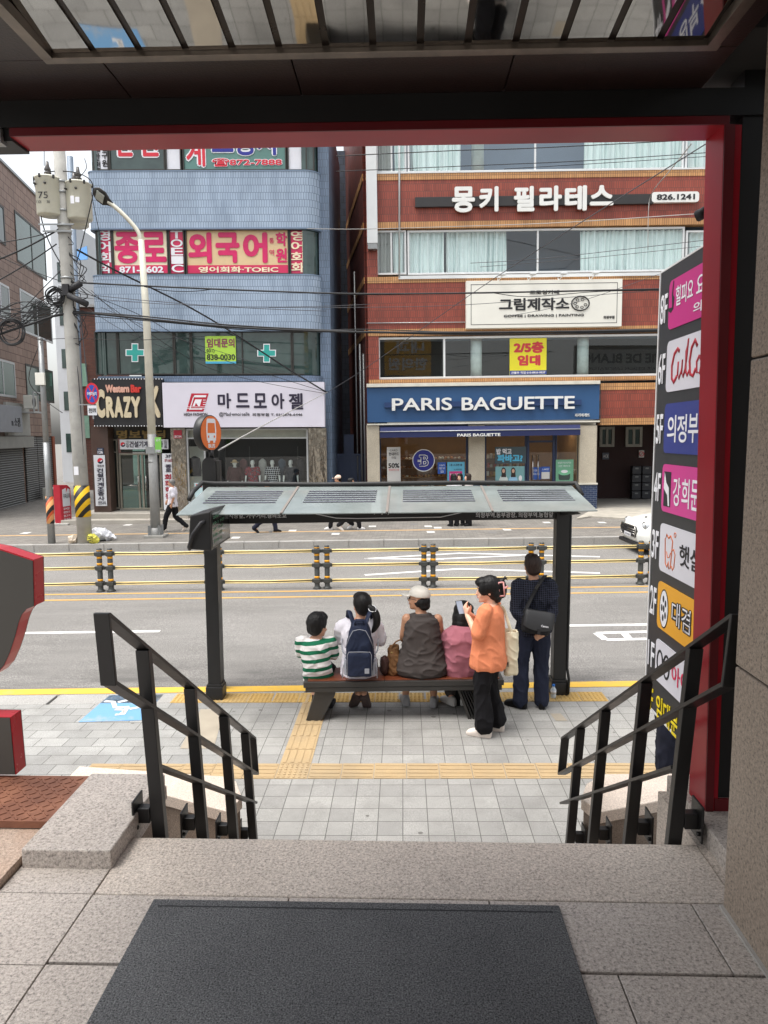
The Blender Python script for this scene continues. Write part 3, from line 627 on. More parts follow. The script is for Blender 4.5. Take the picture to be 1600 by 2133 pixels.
# ================================================================== GUARD FENCE on the centre line ==================================================================
BY = gr(661, 1226).y
cream = mat('rail_cream', C(244, 222, 160), .5, 0, .08, 8)
def post_x(px): return at(px, 1226, BY).x
pairs = [(-12, 8), (210, 232), (437, 459), (661, 682), (883, 902), (1105, 1127), (1333, 1354), (1560, 1582)]
bandm = mat('band_orange_yellow', C(240, 168, 30), .5, 0, .08, 12); pm = mat('post_grey', C(60, 62, 60), .55, 0, .15, 8)
where = ['at far left behind the red edged sign', 'between the red edged sign and the shelter post', 'behind the boy and the girl on the bench', 'behind the woman in the white cap', 'behind the woman in orange', 'right of the standing man, behind the right shelter post', 'far right, ending behind the floor directory']
def fence(i, xa, xb):
    z0 = RZ+SL*(xa+xb)/2
    t = thing('guard_fence', 'yellow and black guard fence panel '+where[i], 'guard fence', ((xa+xb)/2, BY, z0), group='guard fence panels along the road centre')
    for x in (xa, xb):
        zp = RZ+SL*x; tilt = random.uniform(-.012, .012)
        mb = MB(pm); mb.lathe([(.09, 0), (.09, .02), (.062, .045), (.055, .06), (.053, .90), (.045, .915), (0, .917)], (x, BY, zp), 14)
        for h in (.17, .50, .80): mb.box(x-.07, x+.07, BY-.07, BY+.07, zp+h-.045, zp+h+.045, .012); mb.box(x-.105, x+.105, BY-.022, BY+.022, zp+h-.035, zp+h+.035, .006)
        p = mb.build('post', t)
        for h in (.25, .59, .725, .872):
            mb = MB(bandm); r = .055 if h < .8 else .0535; k = .022 if h < .8 else .008; mb.lathe([(r, h-k), (r, h+k)], (x, BY, zp), 14); mb.build('band', p)
    for h in (.17, .50, .80):
        za, zbb = RZ+SL*xa+h, RZ+SL*xb+h; s = random.uniform(0, .012)
        mb = MB(cream)
        for k, (dz, r) in enumerate(((.022, .013), (-.022, .013))):
            mb.tube([(xa+.1, BY, za+dz), ((xa+xb)/2, BY, (za+zbb)/2+dz-s), (xb-.1, BY, zbb+dz)], r, 8)
        mb.use(M['ink']); mb.tube([(xa+.1, BY+.008, za), ((xa+xb)/2, BY+.008, (za+zbb)/2-s), (xb-.1, BY+.008, zbb)], .011, 8)
        mb.build('rail', t)
for i in range(len(pairs)-1): fence(i, post_x(pairs[i][1]), post_x(pairs[i+1][0]))
# ================================================================== BUS SHELTER ==================================================================
PY = gp(455, 1458).y
sh = thing('bus_shelter', 'black bus shelter with a grey glass roof beside the road', 'bus shelter', (0, PY, 0))
for px in (447.5, 1165):
    b = at(px, 1455, PY); x = b.x; z = SL*x
    mb = MB(M['black']); mb.box(x-.075, x+.075, PY, PY+.16, z, 2.28+SL*x, .006); p = mb.build('post', sh)
    mb = MB(M['black']); mb.box(x-.10, x+.10, PY-.025, PY+.185, z, z+.16, .006); mb.box(x-.09, x+.09, PY-.015, PY+.175, z+.16, z+.19, .004); mb.build('base_cover', p)
    mb = MB(M['black']); mb.prism([(x-.03, PY-.62, 2.24), (x-.03, PY+.95, 2.40), (x-.03, PY+.95, 2.36), (x-.03, PY+.16, 2.22), (x-.03, PY-.02, 2.16)], (.06, 0, 0)); mb.build('roof_arm', p)
xl, xr = at(447.5, 1455, PY).x, at(1165, 1455, PY).x
yn, yf = PY-.72, PY+.46
cn = [at(365, 1072, yn), at(1247, 1063, yn)]; k = at(432, 1014, yf), at(1192, 1011, yf)
rg = N('roof_glass'); rg.t.nodes.remove(rg.p); d = rg.n('BsdfDiffuse'); tr = rg.n('BsdfTransparent'); gl = rg.n('BsdfGlossy', Roughness=.06); m1 = rg.n('MixShader'); m2 = rg.n('MixShader'); fr = rg.n('Fresnel', IOR=1.5)
rg.l(rg.ramp(rg.noise(2.5, 6), [(.3, C(136, 145, 143)), (.7, C(162, 170, 168))]), d.inputs[0]); tr.inputs[0].default_value = (.75, .8, .79, 1)
m1.inputs[0].default_value = .74; rg.l(tr.outputs[0], m1.inputs[1]); rg.l(d.outputs[0], m1.inputs[2]); rg.l(fr.outputs[0], m2.inputs[0]); rg.l(m1.outputs[0], m2.inputs[1]); rg.l(gl.outputs[0], m2.inputs[2]); rg.l(m2.outputs[0], rg.o.inputs[0])
def rp(u, v, dz=0):
    a = cn[0].lerp(cn[1], u); b = k[0].lerp(k[1], u); p = a.lerp(b, v); return Vector((p.x, p.y, p.z+dz))
cell = mat('solar_cell', C(78, 78, 90), .3, 0, .1, 5)
for i in range(4):
    u0, u1 = i/4+.002, (i+1)/4-.002
    q = [rp(u0, 0), rp(u1, 0), rp(u1, 1), rp(u0, 1)]
    mb = MB(rg.m); mb.hexa([p+Vector((0, 0, -.012)) for p in q]+q, .002); go = mb.build('roof_panel', sh)
    for j in range(6):
        v0 = .36+j*.082
        mb = MB(cell); q = [rp(u0+.035, v0, .002), rp(u1-.03, v0, .002), rp(u1-.03, v0+.027, .002), rp(u0+.035, v0+.027, .002)]; mb.hexa([Vector(p) for p in q]+[p+Vector((0, 0, .004)) for p in q]); mb.build('cell_strip', go)
mb = MB(mat('seal_grey', C(120, 112, 106), .8))
for i in (1, 2, 3): q = [rp(i/4-.003, 0, .001), rp(i/4+.003, 0, .001), rp(i/4+.003, 1, .001), rp(i/4-.003, 1, .001)]; mb.hexa(q+[p+Vector((0, 0, .008)) for p in q])
mb.build('roof_joint', sh)['kind'] = 'stuff'
mb = MB(M['char']); 
mb.box(xl, xr, yf-.12, yf-.06, 2.30, 2.37); mb.build('roof_rail', sh)
sgn = at(800, 1086, PY+.04).z
mb = MB(M['black']); mb.hexa([(xl+.07, PY+.04, sgn-.025), (xr-.07, PY+.04, sgn+.02), (xr-.07, PY+.12, sgn+.02), (xl+.07, PY+.12, sgn-.025), (xl+.07, PY+.04, sgn+.22), (xr-.07, PY+.04, sgn+.26), (xr-.07, PY+.12, sgn+.26), (xl+.07, PY+.12, sgn+.22)]); rb = mb.build('route_board', sh)
mb = MB(wh)
ptext(mb, '시장앞, 가구거리.경의초교', 477, 1069, 597, 1080, PY+.04, bold=.006, thick=.003); ptext(mb, '의정부역.동부광장, 의정부역.농협앞', 991, 1067, 1152, 1078.5, PY+.04, bold=.006, thick=.003); ptext(mb, 'Uijeongbu Jeil Market', 772, 1063, 845, 1072, PY+.04, thick=.003)
zz = [at(*p, PY+.037) for p in ((650, 1069), (700, 1079), (745, 1080), (918, 1077), (968, 1066))]; mb.tube(zz, .005, 5)
mb.build('lettering', rb)
# hose along the roof edge
pts = [(rp(0, 1)+Vector(v)) for v in ((-.13, -.35, -.12), (-.12, -.2, -.04), (-.06, 0, .05))] + [rp(u, 1.0, .03+.035*cos(u*9)*.25) for u in (.02, .08, .18, .3, .5, .7, .88, .96)] + [rp(1, 1, .03)+Vector((.03, -.05, 0)), rp(1, .8, .0)+Vector((.06, 0, -.06))]
mb = MB(mat('black_hose', C(30, 30, 30), .6)); mb.tube(pts, .028, 10); mb.build('roof_hose', sh)
mb = MB(mat('black_hose', C(30, 30, 30), .6)); b = at(1180, 1455, PY); mb.tube([(xr+.088, PY+.02, 2.2), (xr+.09, PY+.01, 1.2), (xr+.085, PY, .35), (xr+.10, PY-.04, .22), (xr+.09, PY-.05, .05)], .016, 8); mb.build('cable', sh)
# arrivals display hung on the left post
bx = at(440, 1148, 7.05); xs1 = bx.x; xs0 = at(396, 1148, 7.05).x; z0 = bx.z; z1 = z0+.40; y0, y1 = 7.05, 7.95
ad = thing('arrival_display', 'black arrivals display box hung from the left shelter post', 'display', ((xs0+xs1)/2, (y0+y1)/2, z0))
mb = MB(M['black']); mb.hexa([(xs0-.02, y0, z0+.02), (xs1, y0, z0), (xs1, y1, z0), (xs0, y1, z0+.02), (xs0+.01, y0, z1-.04), (xs1, y0, z1), (xs1, y1, z1), (xs0+.01, y1, z1-.04)], .012); mb.build('case', ad)
sc = mat('screen_glass', C(20, 24, 24), .06, 0, .1, 2, spec=.9)
mb = MB(sc); mb.box(xs1+.001, xs1+.004, y0+.05, y1-.04, z0+.03, z1-.03); sco = mb.build('screen', ad)
mb = MB(emit('led_green', C(70, 120, 90), .03))
for i in range(5): mb.text(['206 5분', '10-1 9분', '23 12분', '108 3분', '전좌석'][i], (xs1+.004, y0+.1, z1-.09-.062*i), (0, .55-.05*i, 0), (0, 0, .035), thick=.001, lift=.001)
mb.build('lettering', sco)
mb = MB(M['ink']); mb.tube([(xs0+.15, y0-.005, z0+.3), (xs0+.13, y0-.05, z0+.29), (xs0+.05, y0-.06, z0+.18), (xs0+.0, y0-.03, z0+.05), (xs0-.01, y0+.02, z0+.02)], .02, 8); mb.build('cable', ad)
# BUS sign
bp = gp(440, 1432); bp.y = 8.75; bx0 = at(440, 980, 8.75).x
bs = thing('bus_stop_sign', 'round orange bus stop sign on a dark post behind the shelter roof', 'bus stop sign', (bx0, 8.75, G(bx0)-.1))
zt = at(437, 952, 8.75).z
mb = MB(M['black']); P = [(bx0-.10, 8.7, G(bx0)-.1), (bx0+.07, 8.7, G(bx0)-.1)] + [(bx0-.015+.085*cos(a*pi/8), 8.7, zt-.09+.09*sin(a*pi/8)) for a in range(9)]
mb.prism(P, (0, .12, 0)); mb.use(M['char']); mb.box(bx0+.0705, bx0+.115, 8.71, 8.81, zt-.3, zt-.04, .004); mb.build('post', bs)
dc = at(439, 902, 8.75); nrm = Vector((cos(radians(22)), -sin(radians(22)), 0)); tg = Vector((-nrm.y, nrm.x, 0))*1; R3 = Matrix((tg, Vector((0, 0, 1)), nrm)).transposed()
rad = 37*8.75/1480
mb = MB(M['black']); mb.lathe([(rad-.004, -.10), (rad, -.09), (rad, 0), (rad-.004, .004), (rad-.012, .004)], dc, 36, R3); mb.tube([dc+Vector((0, 0, -rad+.01)), (dc.x, 8.75, zt-.01)], .03, 8); dk = mb.build('disc', bs)
mb = MB(mat('sign_orange', C(226, 110, 38), .45)); mb.prism([dc+nrm*.0045+tg*(cos(a*pi/18)*(rad-.012))+Vector((0, 0, sin(a*pi/18)*(rad-.012))) for a in range(36)], nrm*.003); mb.build('face', dk)
mb = MB(wh); f0 = dc+nrm*.0078
def fp(u, v): return f0+tg*u*rad+Vector((0, 0, v*rad))
mb.prism([fp(u, v) for u, v in ((-.42, -.42), (.42, -.42), (.46, .2), (.40, .72), (.3, .8), (-.3, .8), (-.40, .72), (-.46, .2))], nrm*.002)
for u in (-.34, .16): mb.prism([fp(u, -.54), fp(u+.18, -.54), fp(u+.18, -.42), fp(u, -.42)], nrm*.002)
mb.text('BUS', fp(-.3, -.82), tg*rad*.6, (0, 0, rad*.22), bold=.02, thick=.002, lift=.0)
mb.use(mat('sign_orange', C(226, 110, 38), .45)); mb.prism([fp(u, v)+nrm*.0021 for u, v in ((-.36, .0), (.36, .0), (.32, .56), (-.32, .56))], nrm*.001)
for u in (-.27, .27): mb.prism([fp(u+.07*cos(a*pi/6), -.2+.07*sin(a*pi/6))+nrm*.0021 for a in range(12)], nrm*.001)
mb.build('lettering', dk)
# ================================================================== BENCH ==================================================================
BN = gp(668, 1505).y; SZ = .45
x0 = at(632, 1425, BN).x; x1 = at(1050, 1418, BN).x
bn = thing('park_bench', 'long dark metal bench with a brown plank seat under the shelter roof', 'bench', ((x0+x1)/2, BN+.25, 0))
fm = mat('bench_metal', C(62, 60, 58), .5, .3, .1, 5)
def sz(x): return SZ+SL*x
def bb(mb, xa, xb, ya, yb, za, zb_, bev=.003):
    mb.hexa([(x, y, z+SL*x) for z in (za, zb_) for x, y in ((xa, ya), (xb, ya), (xb, yb), (xa, yb))], bev)
mb = MB(fm); bb(mb, x0, x1, BN, BN+.04, SZ-.062, SZ-.004); bb(mb, x0+.02, x1-.02, BN+.005, BN+.04, SZ-.115, SZ-.066); bb(mb, x0, x1, BN+.46, BN+.50, SZ-.062, SZ-.004); bb(mb, x0, x0+.04, BN+.04, BN+.46, SZ-.062, SZ-.004); bb(mb, x1-.04, x1, BN+.04, BN+.46, SZ-.062, SZ-.004)
bb(mb, x0+.0405, x1-.0405, BN+.041, BN+.459, SZ-.07, SZ-.022); mb.build('frame', bn)
wd = N('seat_wood'); wd.set(.35); wv = wd.noise(5, 5, wd.map((.6, 12, 12))); wd.base(wd.ramp(wv, [(.3, C(86, 44, 28)), (.7, C(120, 64, 40))])); wd.bump(wv, .1, .002)
nb = 5
for i in range(nb):
    xa = x0+.042+(x1-x0-.084)*i/nb; xb = x0+.042+(x1-x0-.084)*(i+1)/nb; mb = MB(wd.m); bb(mb, xa+.002, xb-.002, BN+.042, BN+.458, SZ-.02, SZ+.004, .003); mb.build('seat', bn)
pl = [at(*p, BN+.03) for p in ((661, 1431), (703, 1430), (697, 1450), (668, 1505), (636, 1505))]
mb = MB(fm); mb.prism([(p.x, BN+.03, p.z) for p in pl], (0, .38, 0), .004); mb.build('leg', bn)
pl = [at(*p, BN+.03) for p in ((950, 1428), (1000, 1427), (1052, 1503), (978, 1505))]
mb = MB(fm); a, b, c, d = [Vector((p.x, BN+.03, p.z)) for p in pl]
def seg(u): return a.lerp(b, u), d.lerp(c, u)
mb.prism([*seg(0), *seg(.09)[::-1]], (0, .38, 0)); mb.prism([*seg(.91), *seg(1)[::-1]], (0, .38, 0))
lg = mb.build('leg', bn)
mb = MB(M['black'])
for i in range(8): u = .13+.1*i; p, q = seg(u); p2, q2 = seg(u+.05); mb.prism([p, q, q2, p2], (0, .38, 0))
mb.build('louvre', lg)
# bottle by the right post
b = gp(1160, 1465); b.y = PY-.08; z = SL*b.x
t = local_thing('water_bottle', 'small clear water bottle with a blue cap by the right shelter post', 'bottle', (b.x, b.y, z))
mb = MB(mat('bottle_plastic', C(196, 206, 214), .15, 0, .05, 4, spec=.8)); mb.lathe([(.028, 0), (.032, .006), (.032, .04), (.029, .05), (.032, .06), (.032, .105), (.014, .135), (.013, .142)], (0, 0, 0), 16); mb.build('body', t)
mb = MB(mat('bottle_label', C(226, 226, 230), .5)); mb.lathe([(.033, .055), (.033, .10)], (0, 0, 0), 16); mb.build('wrapper', t)
mb = MB(mat('cap_blue', C(40, 118, 206), .4)); mb.lathe([(.016, .142), (.017, .144), (.017, .162), (.014, .165)], (0, 0, 0), 14); mb.build('cap', t)
# ================================================================== BUILDINGS ACROSS THE STREET ==================================================================
YB, YR = 25.8, 27.6
def window(parent, px0, py0, px1, py1, Y, fr, fm, pm, fw=.06, div=(), d=.10, name='window', hdiv=(), pane=True):
    a, b = corners(px0, py0, px1, py1, Y, fr); mb = MB(fm)
    mb.box(a.x, b.x, Y, Y+d, a.z, a.z+fw, .006); mb.box(a.x, b.x, Y, Y+d, b.z-fw, b.z, .006)
    for x in (a.x, b.x-fw): mb.box(x, x+fw, Y+.002, Y+d-.002, a.z+fw-.002, b.z-fw+.002)
    for p in div: x = at(p, py1, Y, fr).x; mb.box(x-fw*.45, x+fw*.45, Y+.008, Y+d-.01, a.z+fw-.002, b.z-fw+.002)
    for p in hdiv: z = at(px0, p, Y, fr).z; mb.box(a.x+fw-.002, b.x-fw+.002, Y+.010, Y+d-.012, z-fw*.4, z+fw*.4)
    o = mb.build(name, parent)
    if pane: mb = MB(pm); mb.box(a.x+fw*.5, b.x-fw*.5, Y+d*.5, Y+d*.5+.012, a.z+fw*.5, b.z-fw*.5); mb.build('pane', o)
    return o
def lettering(parent, texts, Y, fr=I4, name='lettering', thick=.012):
    mb = MB()
    for t in texts:
        s, x0, y0, x1, y1, m = t[:6]; k = t[6] if len(t) > 6 else {}
        mb.use(m); k = dict(dict(thick=thick), **k); ptext(mb, s, x0, y0, x1, y1, Y-k.pop('up', 0), fr, **k)
    return mb.build(name, parent)
def sign(name, label, cat, px0, py0, px1, py1, Y, m, texts=(), d=.05, fr=I4, thick=.01, group=None, bev=.004, extra=None):
    mb = MB(m); pbox(mb, px0, py0, px1, py1, Y, d, fr, 0, bev)
    o = mb.build(name, None, fr, label, cat, group)
    if texts: lettering(o, texts, Y, fr, thick=thick)
    if extra: extra(o)
    return o
def curtain(parent, px0, py0, px1, py1, Y, fr, m, folds=None):
    a, b = corners(px0, py0, px1, py1, Y, fr); mb = MB(m); mb.sm = True; n = max(12, int((b.x-a.x)/.022)); ph = random.uniform(0, 6); prev = None
    for i in range(n+1):
        x = a.x+(b.x-a.x)*i/n; y = Y+.06*sin(x*34+ph+1.5*sin(x*5))+.025*sin(x*17+ph)
        c = [mb.bm.verts.new((x+.02*(z-b.z)*sin(x*9), y+.01*sin(x*23)*(b.z-z), z)) for z in (a.z, (a.z+b.z)/2, b.z)]
        if prev:
            for k in (0, 1): mb.face([prev[k], c[k], c[k+1], prev[k+1]])
        prev = c
    return mb.build('curtain', parent)
def strip2(o, x0, y0, x1, y1, Y, m, fr=I4, name='strip'):
    mb = MB(m); pbox(mb, x0, y0, x1, y1, Y, .0015, fr); return mb.build(name, o)
gpane = N('dark_green_pane'); gpane.set(.03, 0, .7); gpane.base(gpane.ramp(gpane.noise(.7, 4), [(.3, C(34, 48, 46)), (.7, C(66, 86, 82))]))
film = lambda n, c: mat(n, C(*c), .35, 0, .07, 1.5, spec=.6)
# ------------------------------------------------------------------ blue tiled building
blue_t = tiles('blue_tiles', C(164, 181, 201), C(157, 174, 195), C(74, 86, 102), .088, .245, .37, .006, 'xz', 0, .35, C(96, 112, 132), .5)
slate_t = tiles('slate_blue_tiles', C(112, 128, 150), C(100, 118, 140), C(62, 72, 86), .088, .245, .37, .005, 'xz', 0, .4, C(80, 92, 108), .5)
xl, xr = at(186, 520, YB).x, at(668.5, 520, YB).x
bb_ = thing('blue_building', 'blue tiled building with rounded corners and strip windows, left across the street', 'building', ((xl+xr)/2, YB+3, 0))
def plan(ins=0, r=.55, yb=YB+7, right=True):
    rl = r*.5; P = [(xl+ins, yb)] + [(xl+ins+rl-rl*cos(a*pi/12), YB+ins+rl-rl*sin(a*pi/12)) for a in range(7)]
    P += [(xr-ins-r+r*sin(a*pi/12), YB+ins+r-r*cos(a*pi/12)) for a in range(7)] + [(xr-ins, yb)]
    return P
def bz(py): return at(430, py, YB).z
def band(name, y0, y1, m, ins=0, lip=True):
    mb = MB(m); z1, z0 = bz(y0), bz(y1); mb.prism([(x, y, z0) for x, y in plan(ins)], (0, 0, z1-z0))
    if lip: mb.use(mat('blue_lip', C(112, 130, 152), .5)); mb.prism([(x, y, z0-.05) for x, y in plan(ins-.012)], (0, 0, .049)); mb.prism([(x, y, z1+.001) for x, y in plan(ins-.012)], (0, 0, .04))
    return mb.build(name, bb_)
band('spandrel', 357, 474, blue_t); band('spandrel', 574, 687, blue_t); band('spandrel', 783, 795, slate_t, 0, False)
band('spandrel', 160, 268, blue_t)
mb = MB(M['room']); z0, z1 = 0, bz(160); mb.prism([(x, y, z0) for x, y in plan(1.2, .4)], (0, 0, z1)); mb.build('core', bb_)
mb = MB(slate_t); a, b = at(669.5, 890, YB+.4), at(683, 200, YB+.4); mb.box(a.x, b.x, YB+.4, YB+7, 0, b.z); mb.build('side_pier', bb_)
gcorner = MB(gpane.m)   # curved corner glass of each strip
for y0, y1 in ((268, 355), (476, 572), (689, 781)):
    mb = MB(gpane.m); z1, z0 = bz(y0), bz(y1)
    for side in (0, 1):
        P = plan(.10); P = P[1:8] if side == 0 else P[8:15]
        for (xa, ya), (xb, yb) in zip(P, P[1:]): mb.quad((xa, ya, z0), (xb, yb, z0), (xb, yb, z1), (xa, ya, z1))
    mb.build('corner_glass', bb_)
W = YB+.12
mag = film('film_magenta', (204, 26, 84)); crm = film('film_cream', (232, 218, 188)); sand = film('film_sand', (218, 188, 144)); mgi = mat('ink_magenta', C(206, 24, 96), .4); crl = mat('letter_cream', C(238, 222, 190), .45)
def fwin(px0, px1, m, y0=477, y1=572, texts=(), extra=None, **k):
    o = window(bb_, px0, y0, px1, y1, W, I4, M['darkframe'], m, .045, **k)
    if texts: lettering(o, texts, W+.042, thick=.008)
    if extra: extra(o)
    return o
D, L_ = {'bold': .03}, {'bold': .0}
fwin(204, 236, mag, texts=[('영어회화', 207.5, 479.5, 233, 569.5, wh, dict(vert=True, gap=.06, bold=.02))])
def strip_(y0, y1, x0, x1, m):
    def f(o): mb = MB(m); pbox(mb, x0, y0, x1, y1, W+.037, .008); mb.build('lower_strip', o)
    return f
fwin(236, 352, crm, texts=[('종', 240, 483, 293, 549, mgi, dict(bold=.034)), ('로', 296, 483, 347.5, 546, mgi, dict(bold=.034)), ('871-6602', 249, 555, 341, 568.5, wh, dict(bold=.03, up=.006))], extra=strip_(552.5, 570.5, 238, 350, mag))
fwin(353, 386, mag, texts=[('TOEIC', 358, 480, 383, 568, wh, dict(vert=True, gap=.08, bold=.015))])
fwin(388, 603, sand, texts=[('외', 393, 484, 442, 549, mgi, dict(bold=.04)), ('국', 450, 484, 500, 548, mgi, dict(bold=.04)), ('어', 507, 484, 558, 548, mgi, dict(bold=.04)), ('학', 575, 484, 598, 513, mgi, dict(bold=.03)), ('원', 575, 517, 598, 547, mgi, dict(bold=.03)), ('통', 561, 496, 571, 507, mgi), ('역', 561, 520, 571, 532, mgi), ('영어회화·TOEIC', 414, 555.5, 580, 568, crl, dict(bold=.025, up=.006))], extra=strip_(552.5, 570.5, 390, 601, mag))
fwin(604, 638, mag, texts=[('영어회화', 607, 480, 635, 568, crl, dict(vert=True, gap=.06, bold=.02))])
# top strip
def f_white(o): pass
wf = film('film_white', (222, 222, 228)); gfilm = film('film_green', (86, 128, 120))
fwin(194, 227, wf, 262, 355, texts=[('기계안전', 197, 283, 210, 353, M['ink'], dict(vert=True, bold=.02)), ('연구원', 213, 300, 226, 348, M['ink'], dict(vert=True, bold=.02))])
redi = mat('ink_red', C(206, 36, 56), .4); blui = mat('ink_blue', C(36, 40, 140), .4)
fwin(228, 344, gpane.m, 262, 355, texts=[('안', 238, 268, 283, 329, wh, dict(bold=.075)), ('전', 287, 268, 333, 329, wh, dict(bold=.075)), ('안', 241, 270, 281, 326, redi, dict(bold=.03, up=.009)), ('전', 290, 270, 331, 326, redi, dict(bold=.03, up=.009))])
fwin(345, 378, wf, 262, 355)
fwin(381, 597, gfilm, 262, 355, texts=[('계', 387, 280, 430, 350, wh, dict(bold=.07)), ('계', 389, 281, 428, 347, redi, dict(bold=.02, up=.009)), ('조종사', 440, 262, 585, 326, wh, dict(bold=.06)), ('조종사', 442, 264, 583, 324, blui, dict(bold=.02, up=.009)), ('☎872-7888', 441, 329, 589, 348, wh, dict(bold=.06)), ('☎872-7888', 442.5, 330, 587.5, 347, redi, dict(bold=.02, up=.009))])
fwin(599, 634, wf, 262, 355); fwin(637, 655, gpane.m, 262, 355)
# lower strip, dark green glass with crosses
teal = mat('cross_teal', C(46, 158, 148), .45)
def cross(cx, cy):
    def f(o):
        mb = MB(wh); r = 19
        def cr(k, t, y): mb.prism([at(cx+a*k, cy+b*k, y) for a, b in ((-t, -1), (t, -1), (t, -t), (1, -t), (1, t), (t, t), (t, 1), (-t, 1), (-t, t), (-1, t), (-1, -t), (-t, -t))], (0, .004, 0))
        cr(19.5, .36, W+.030); mb.use(teal); cr(17.5, .31, W+.024); mb.build('green_cross', o)
    return f
for x0, x1, ex in ((200, 247, None), (247.5, 364, cross(281, 734.5)), (364.5, 399, None), (399.5, 609, cross(555.5, 735.5)), (609.5, 643, None)): fwin(x0, x1, gpane.m, 690, 781, extra=ex, div=(505.7,) if x0 == 399.5 else ())
pc = mat('pale_curtain', C(176, 206, 196), .9, 0, .1, 4)
sign('rent_banner', 'lime green rental notice between the two green crosses', 'banner', 428.5, 700, 492, 757.5, W-.01, film('lime', (168, 206, 70)), [('임대문의', 431, 705, 489, 724, mat('plum', C(128, 60, 80), .5), dict(bold=.03)), ('031)', 430.5, 727, 447, 736, M['ink'], dict(bold=.02)), ('838-0030', 431, 738, 490, 750, M['ink'], dict(bold=.02))], d=.008, thick=.004, extra=lambda o: strip2(o, 428.5, 753, 492, 757.5, W-.012, film('sky_strip', (70, 160, 196))))
# shop signs of the blue building
g_cream = mat('crazy_cream', C(204, 190, 160), .45); g_red = mat('crazy_red', C(200, 52, 44), .45); g_rose = mat('crazy_rose', C(206, 158, 140), .45)
def bulbs(o):
    mb = MB(wh)
    for i in range(24):
        for py in (789.5, 887.5): p = at(197+i*6.1, py, YB-.36); mb.ball(p, .022, 6, 4)
    mb.build('edge_bulbs', o)['kind'] = 'stuff'
sign('bar_sign', 'black sign board with cream capitals and a red word over the entrance', 'shop sign', 196, 788.5, 339, 888.5, YB-.35, mat('sign_black', C(26, 25, 27), .5, 0, .15, 2), [('Western', 221, 801.5, 270.5, 818, g_rose, dict(bold=.05)), ('Bar', 273.5, 801.5, 295, 818, g_red, dict(bold=.05)), ('C', 202, 811, 221, 870.5, g_cream, dict(bold=.05)), ('R', 223, 826, 240, 870, g_cream, dict(bold=.05)), ('A', 240, 826, 258, 870, g_cream, dict(bold=.05)), ('Z', 259, 826, 275, 870, g_cream, dict(bold=.05)), ('Y', 275, 826, 294.5, 870, g_cream, dict(bold=.05)), ('K', 313, 804, 335.5, 870, g_cream, dict(bold=.05))], d=.33, thick=.05, extra=bulbs)
navy = mat('ink_navy', C(40, 34, 56), .5); lr = mat('logo_red', C(178, 28, 52), .45)
def logo(o):
    Y = YB-.455; mb = MB(lr)
    P = lambda pts, y=Y: mb.prism([at(180+a/2.963, 680+b/2.963, y) for a, b in pts], (0, .005, 0))
    P(((648, 413), (755, 413), (722, 525), (617, 525))); mb.use(wh)
    for q in (((662, 424), (741, 424), (737, 437), (658, 437)),): P(q, Y-.0055)
    P(((662, 424), (668, 424), (640, 515), (634, 515)), Y-.0055); P(((640, 505), (716, 505), (714, 513), (638, 513)), Y-.006); P(((672, 450), (712, 450), (700, 492), (690, 492), (676, 470), (668, 492), (655, 492)), Y-.006)
    for k in (452, 466, 480): P(((720, k), (738, k), (737, k+4), (719, k+4)), Y-.006)
    for k in (495, 505): P(((618, k), (735, k), (734, k+3), (617, k+3)), Y-.007)
    mb.build('emblem', o)
sign('fashion_sign', 'white shop sign board with a red emblem and dark brush lettering', 'shop sign', 341, 797, 676.5, 890.5, YB-.45, mat('lightbox_white', C(214, 210, 222), .4, 0, .03, 1), [('마', 454, 819, 482, 851, navy, dict(bold=.026)), ('드', 492, 819, 520, 849, navy, dict(bold=.026)), ('모', 529, 819, 556, 850, navy, dict(bold=.026)), ('아', 566, 819, 593, 852, navy, dict(bold=.026)), ('젤', 602, 819, 632, 853, navy, dict(bold=.026)), ('HIGH FASHION', 383.5, 860, 432, 866.5, M['ink'], dict(bold=.01)), ('@Mad·emoi·selle', 457, 858.5, 520, 868.5, M['ink']), ('의정부점 T. 031)876-6446', 526, 860.5, 630, 868, M['ink'], dict(bold=.01))], d=.42, thick=.008, extra=logo)
# ground floor: brown granite, entrance, steel posts, shop window
brown = granite('brown_cladding', C(86, 66, 58), .6, 1.3, 60, .35)
def gz(px, Y, h=.12): return FZ+SL*at(px, 1060, Y).x+h
mb = MB(brown); pbox(mb, 197, 889, 232, 1072, YB, .9); mb.build('ground_wall', bb_)
mb = MB(mat('mortar_dark', C(62, 60, 56), .9)); pbox(mb, 232, 886, 362, 914, YB+.55, .3); mb.build('ground_wall', bb_)
gold = mat('old_gold', C(140, 116, 68), .5, .3)
lettering(bb_, [('명보빌딩', 244, 896, 346, 914, gold, dict(bold=.03))], YB+.54, name='name_letters', thick=.05)
steel_p = N('polished_steel'); steel_p.set(.12, .95); steel_p.base(C(176, 168, 156)); steel_p.bump(steel_p.noise(3.5, 2, steel_p.map((1, 1, .35))), .5, .06)
for x0, x1 in ((361, 392), (645, 682)): mb = MB(steel_p.m); pbox(mb, x0, 891, x1, 1075, YB, .5, bev=.02); mb.build('steel_post', bb_)
door = window(bb_, 252, 944, 340, 1062, YB+.5, I4, mat('door_alu', C(138, 134, 122), .4, .4), M['gglass'], .07, div=(292, 300), name='door')
mb = MB(M['chrome'])
for px in (288, 304): mb.tube([at(px, 990, YB+.42), at(px, 1022, YB+.42)], .02, 8)
mb.tube([at(258, 1011, YB+.44), at(286, 1011, YB+.44)], .018, 8); mb.build('handle', door)
window(bb_, 231, 915, 250, 1060, YB+.5, I4, mat('door_alu', C(138, 134, 122), .4, .4), M['gglass'], .05, hdiv=(942,), name='side_light')
window(bb_, 252, 914, 340, 943, YB+.55, I4, M['darkframe'], M['gglass'], .05, name='fan_light')
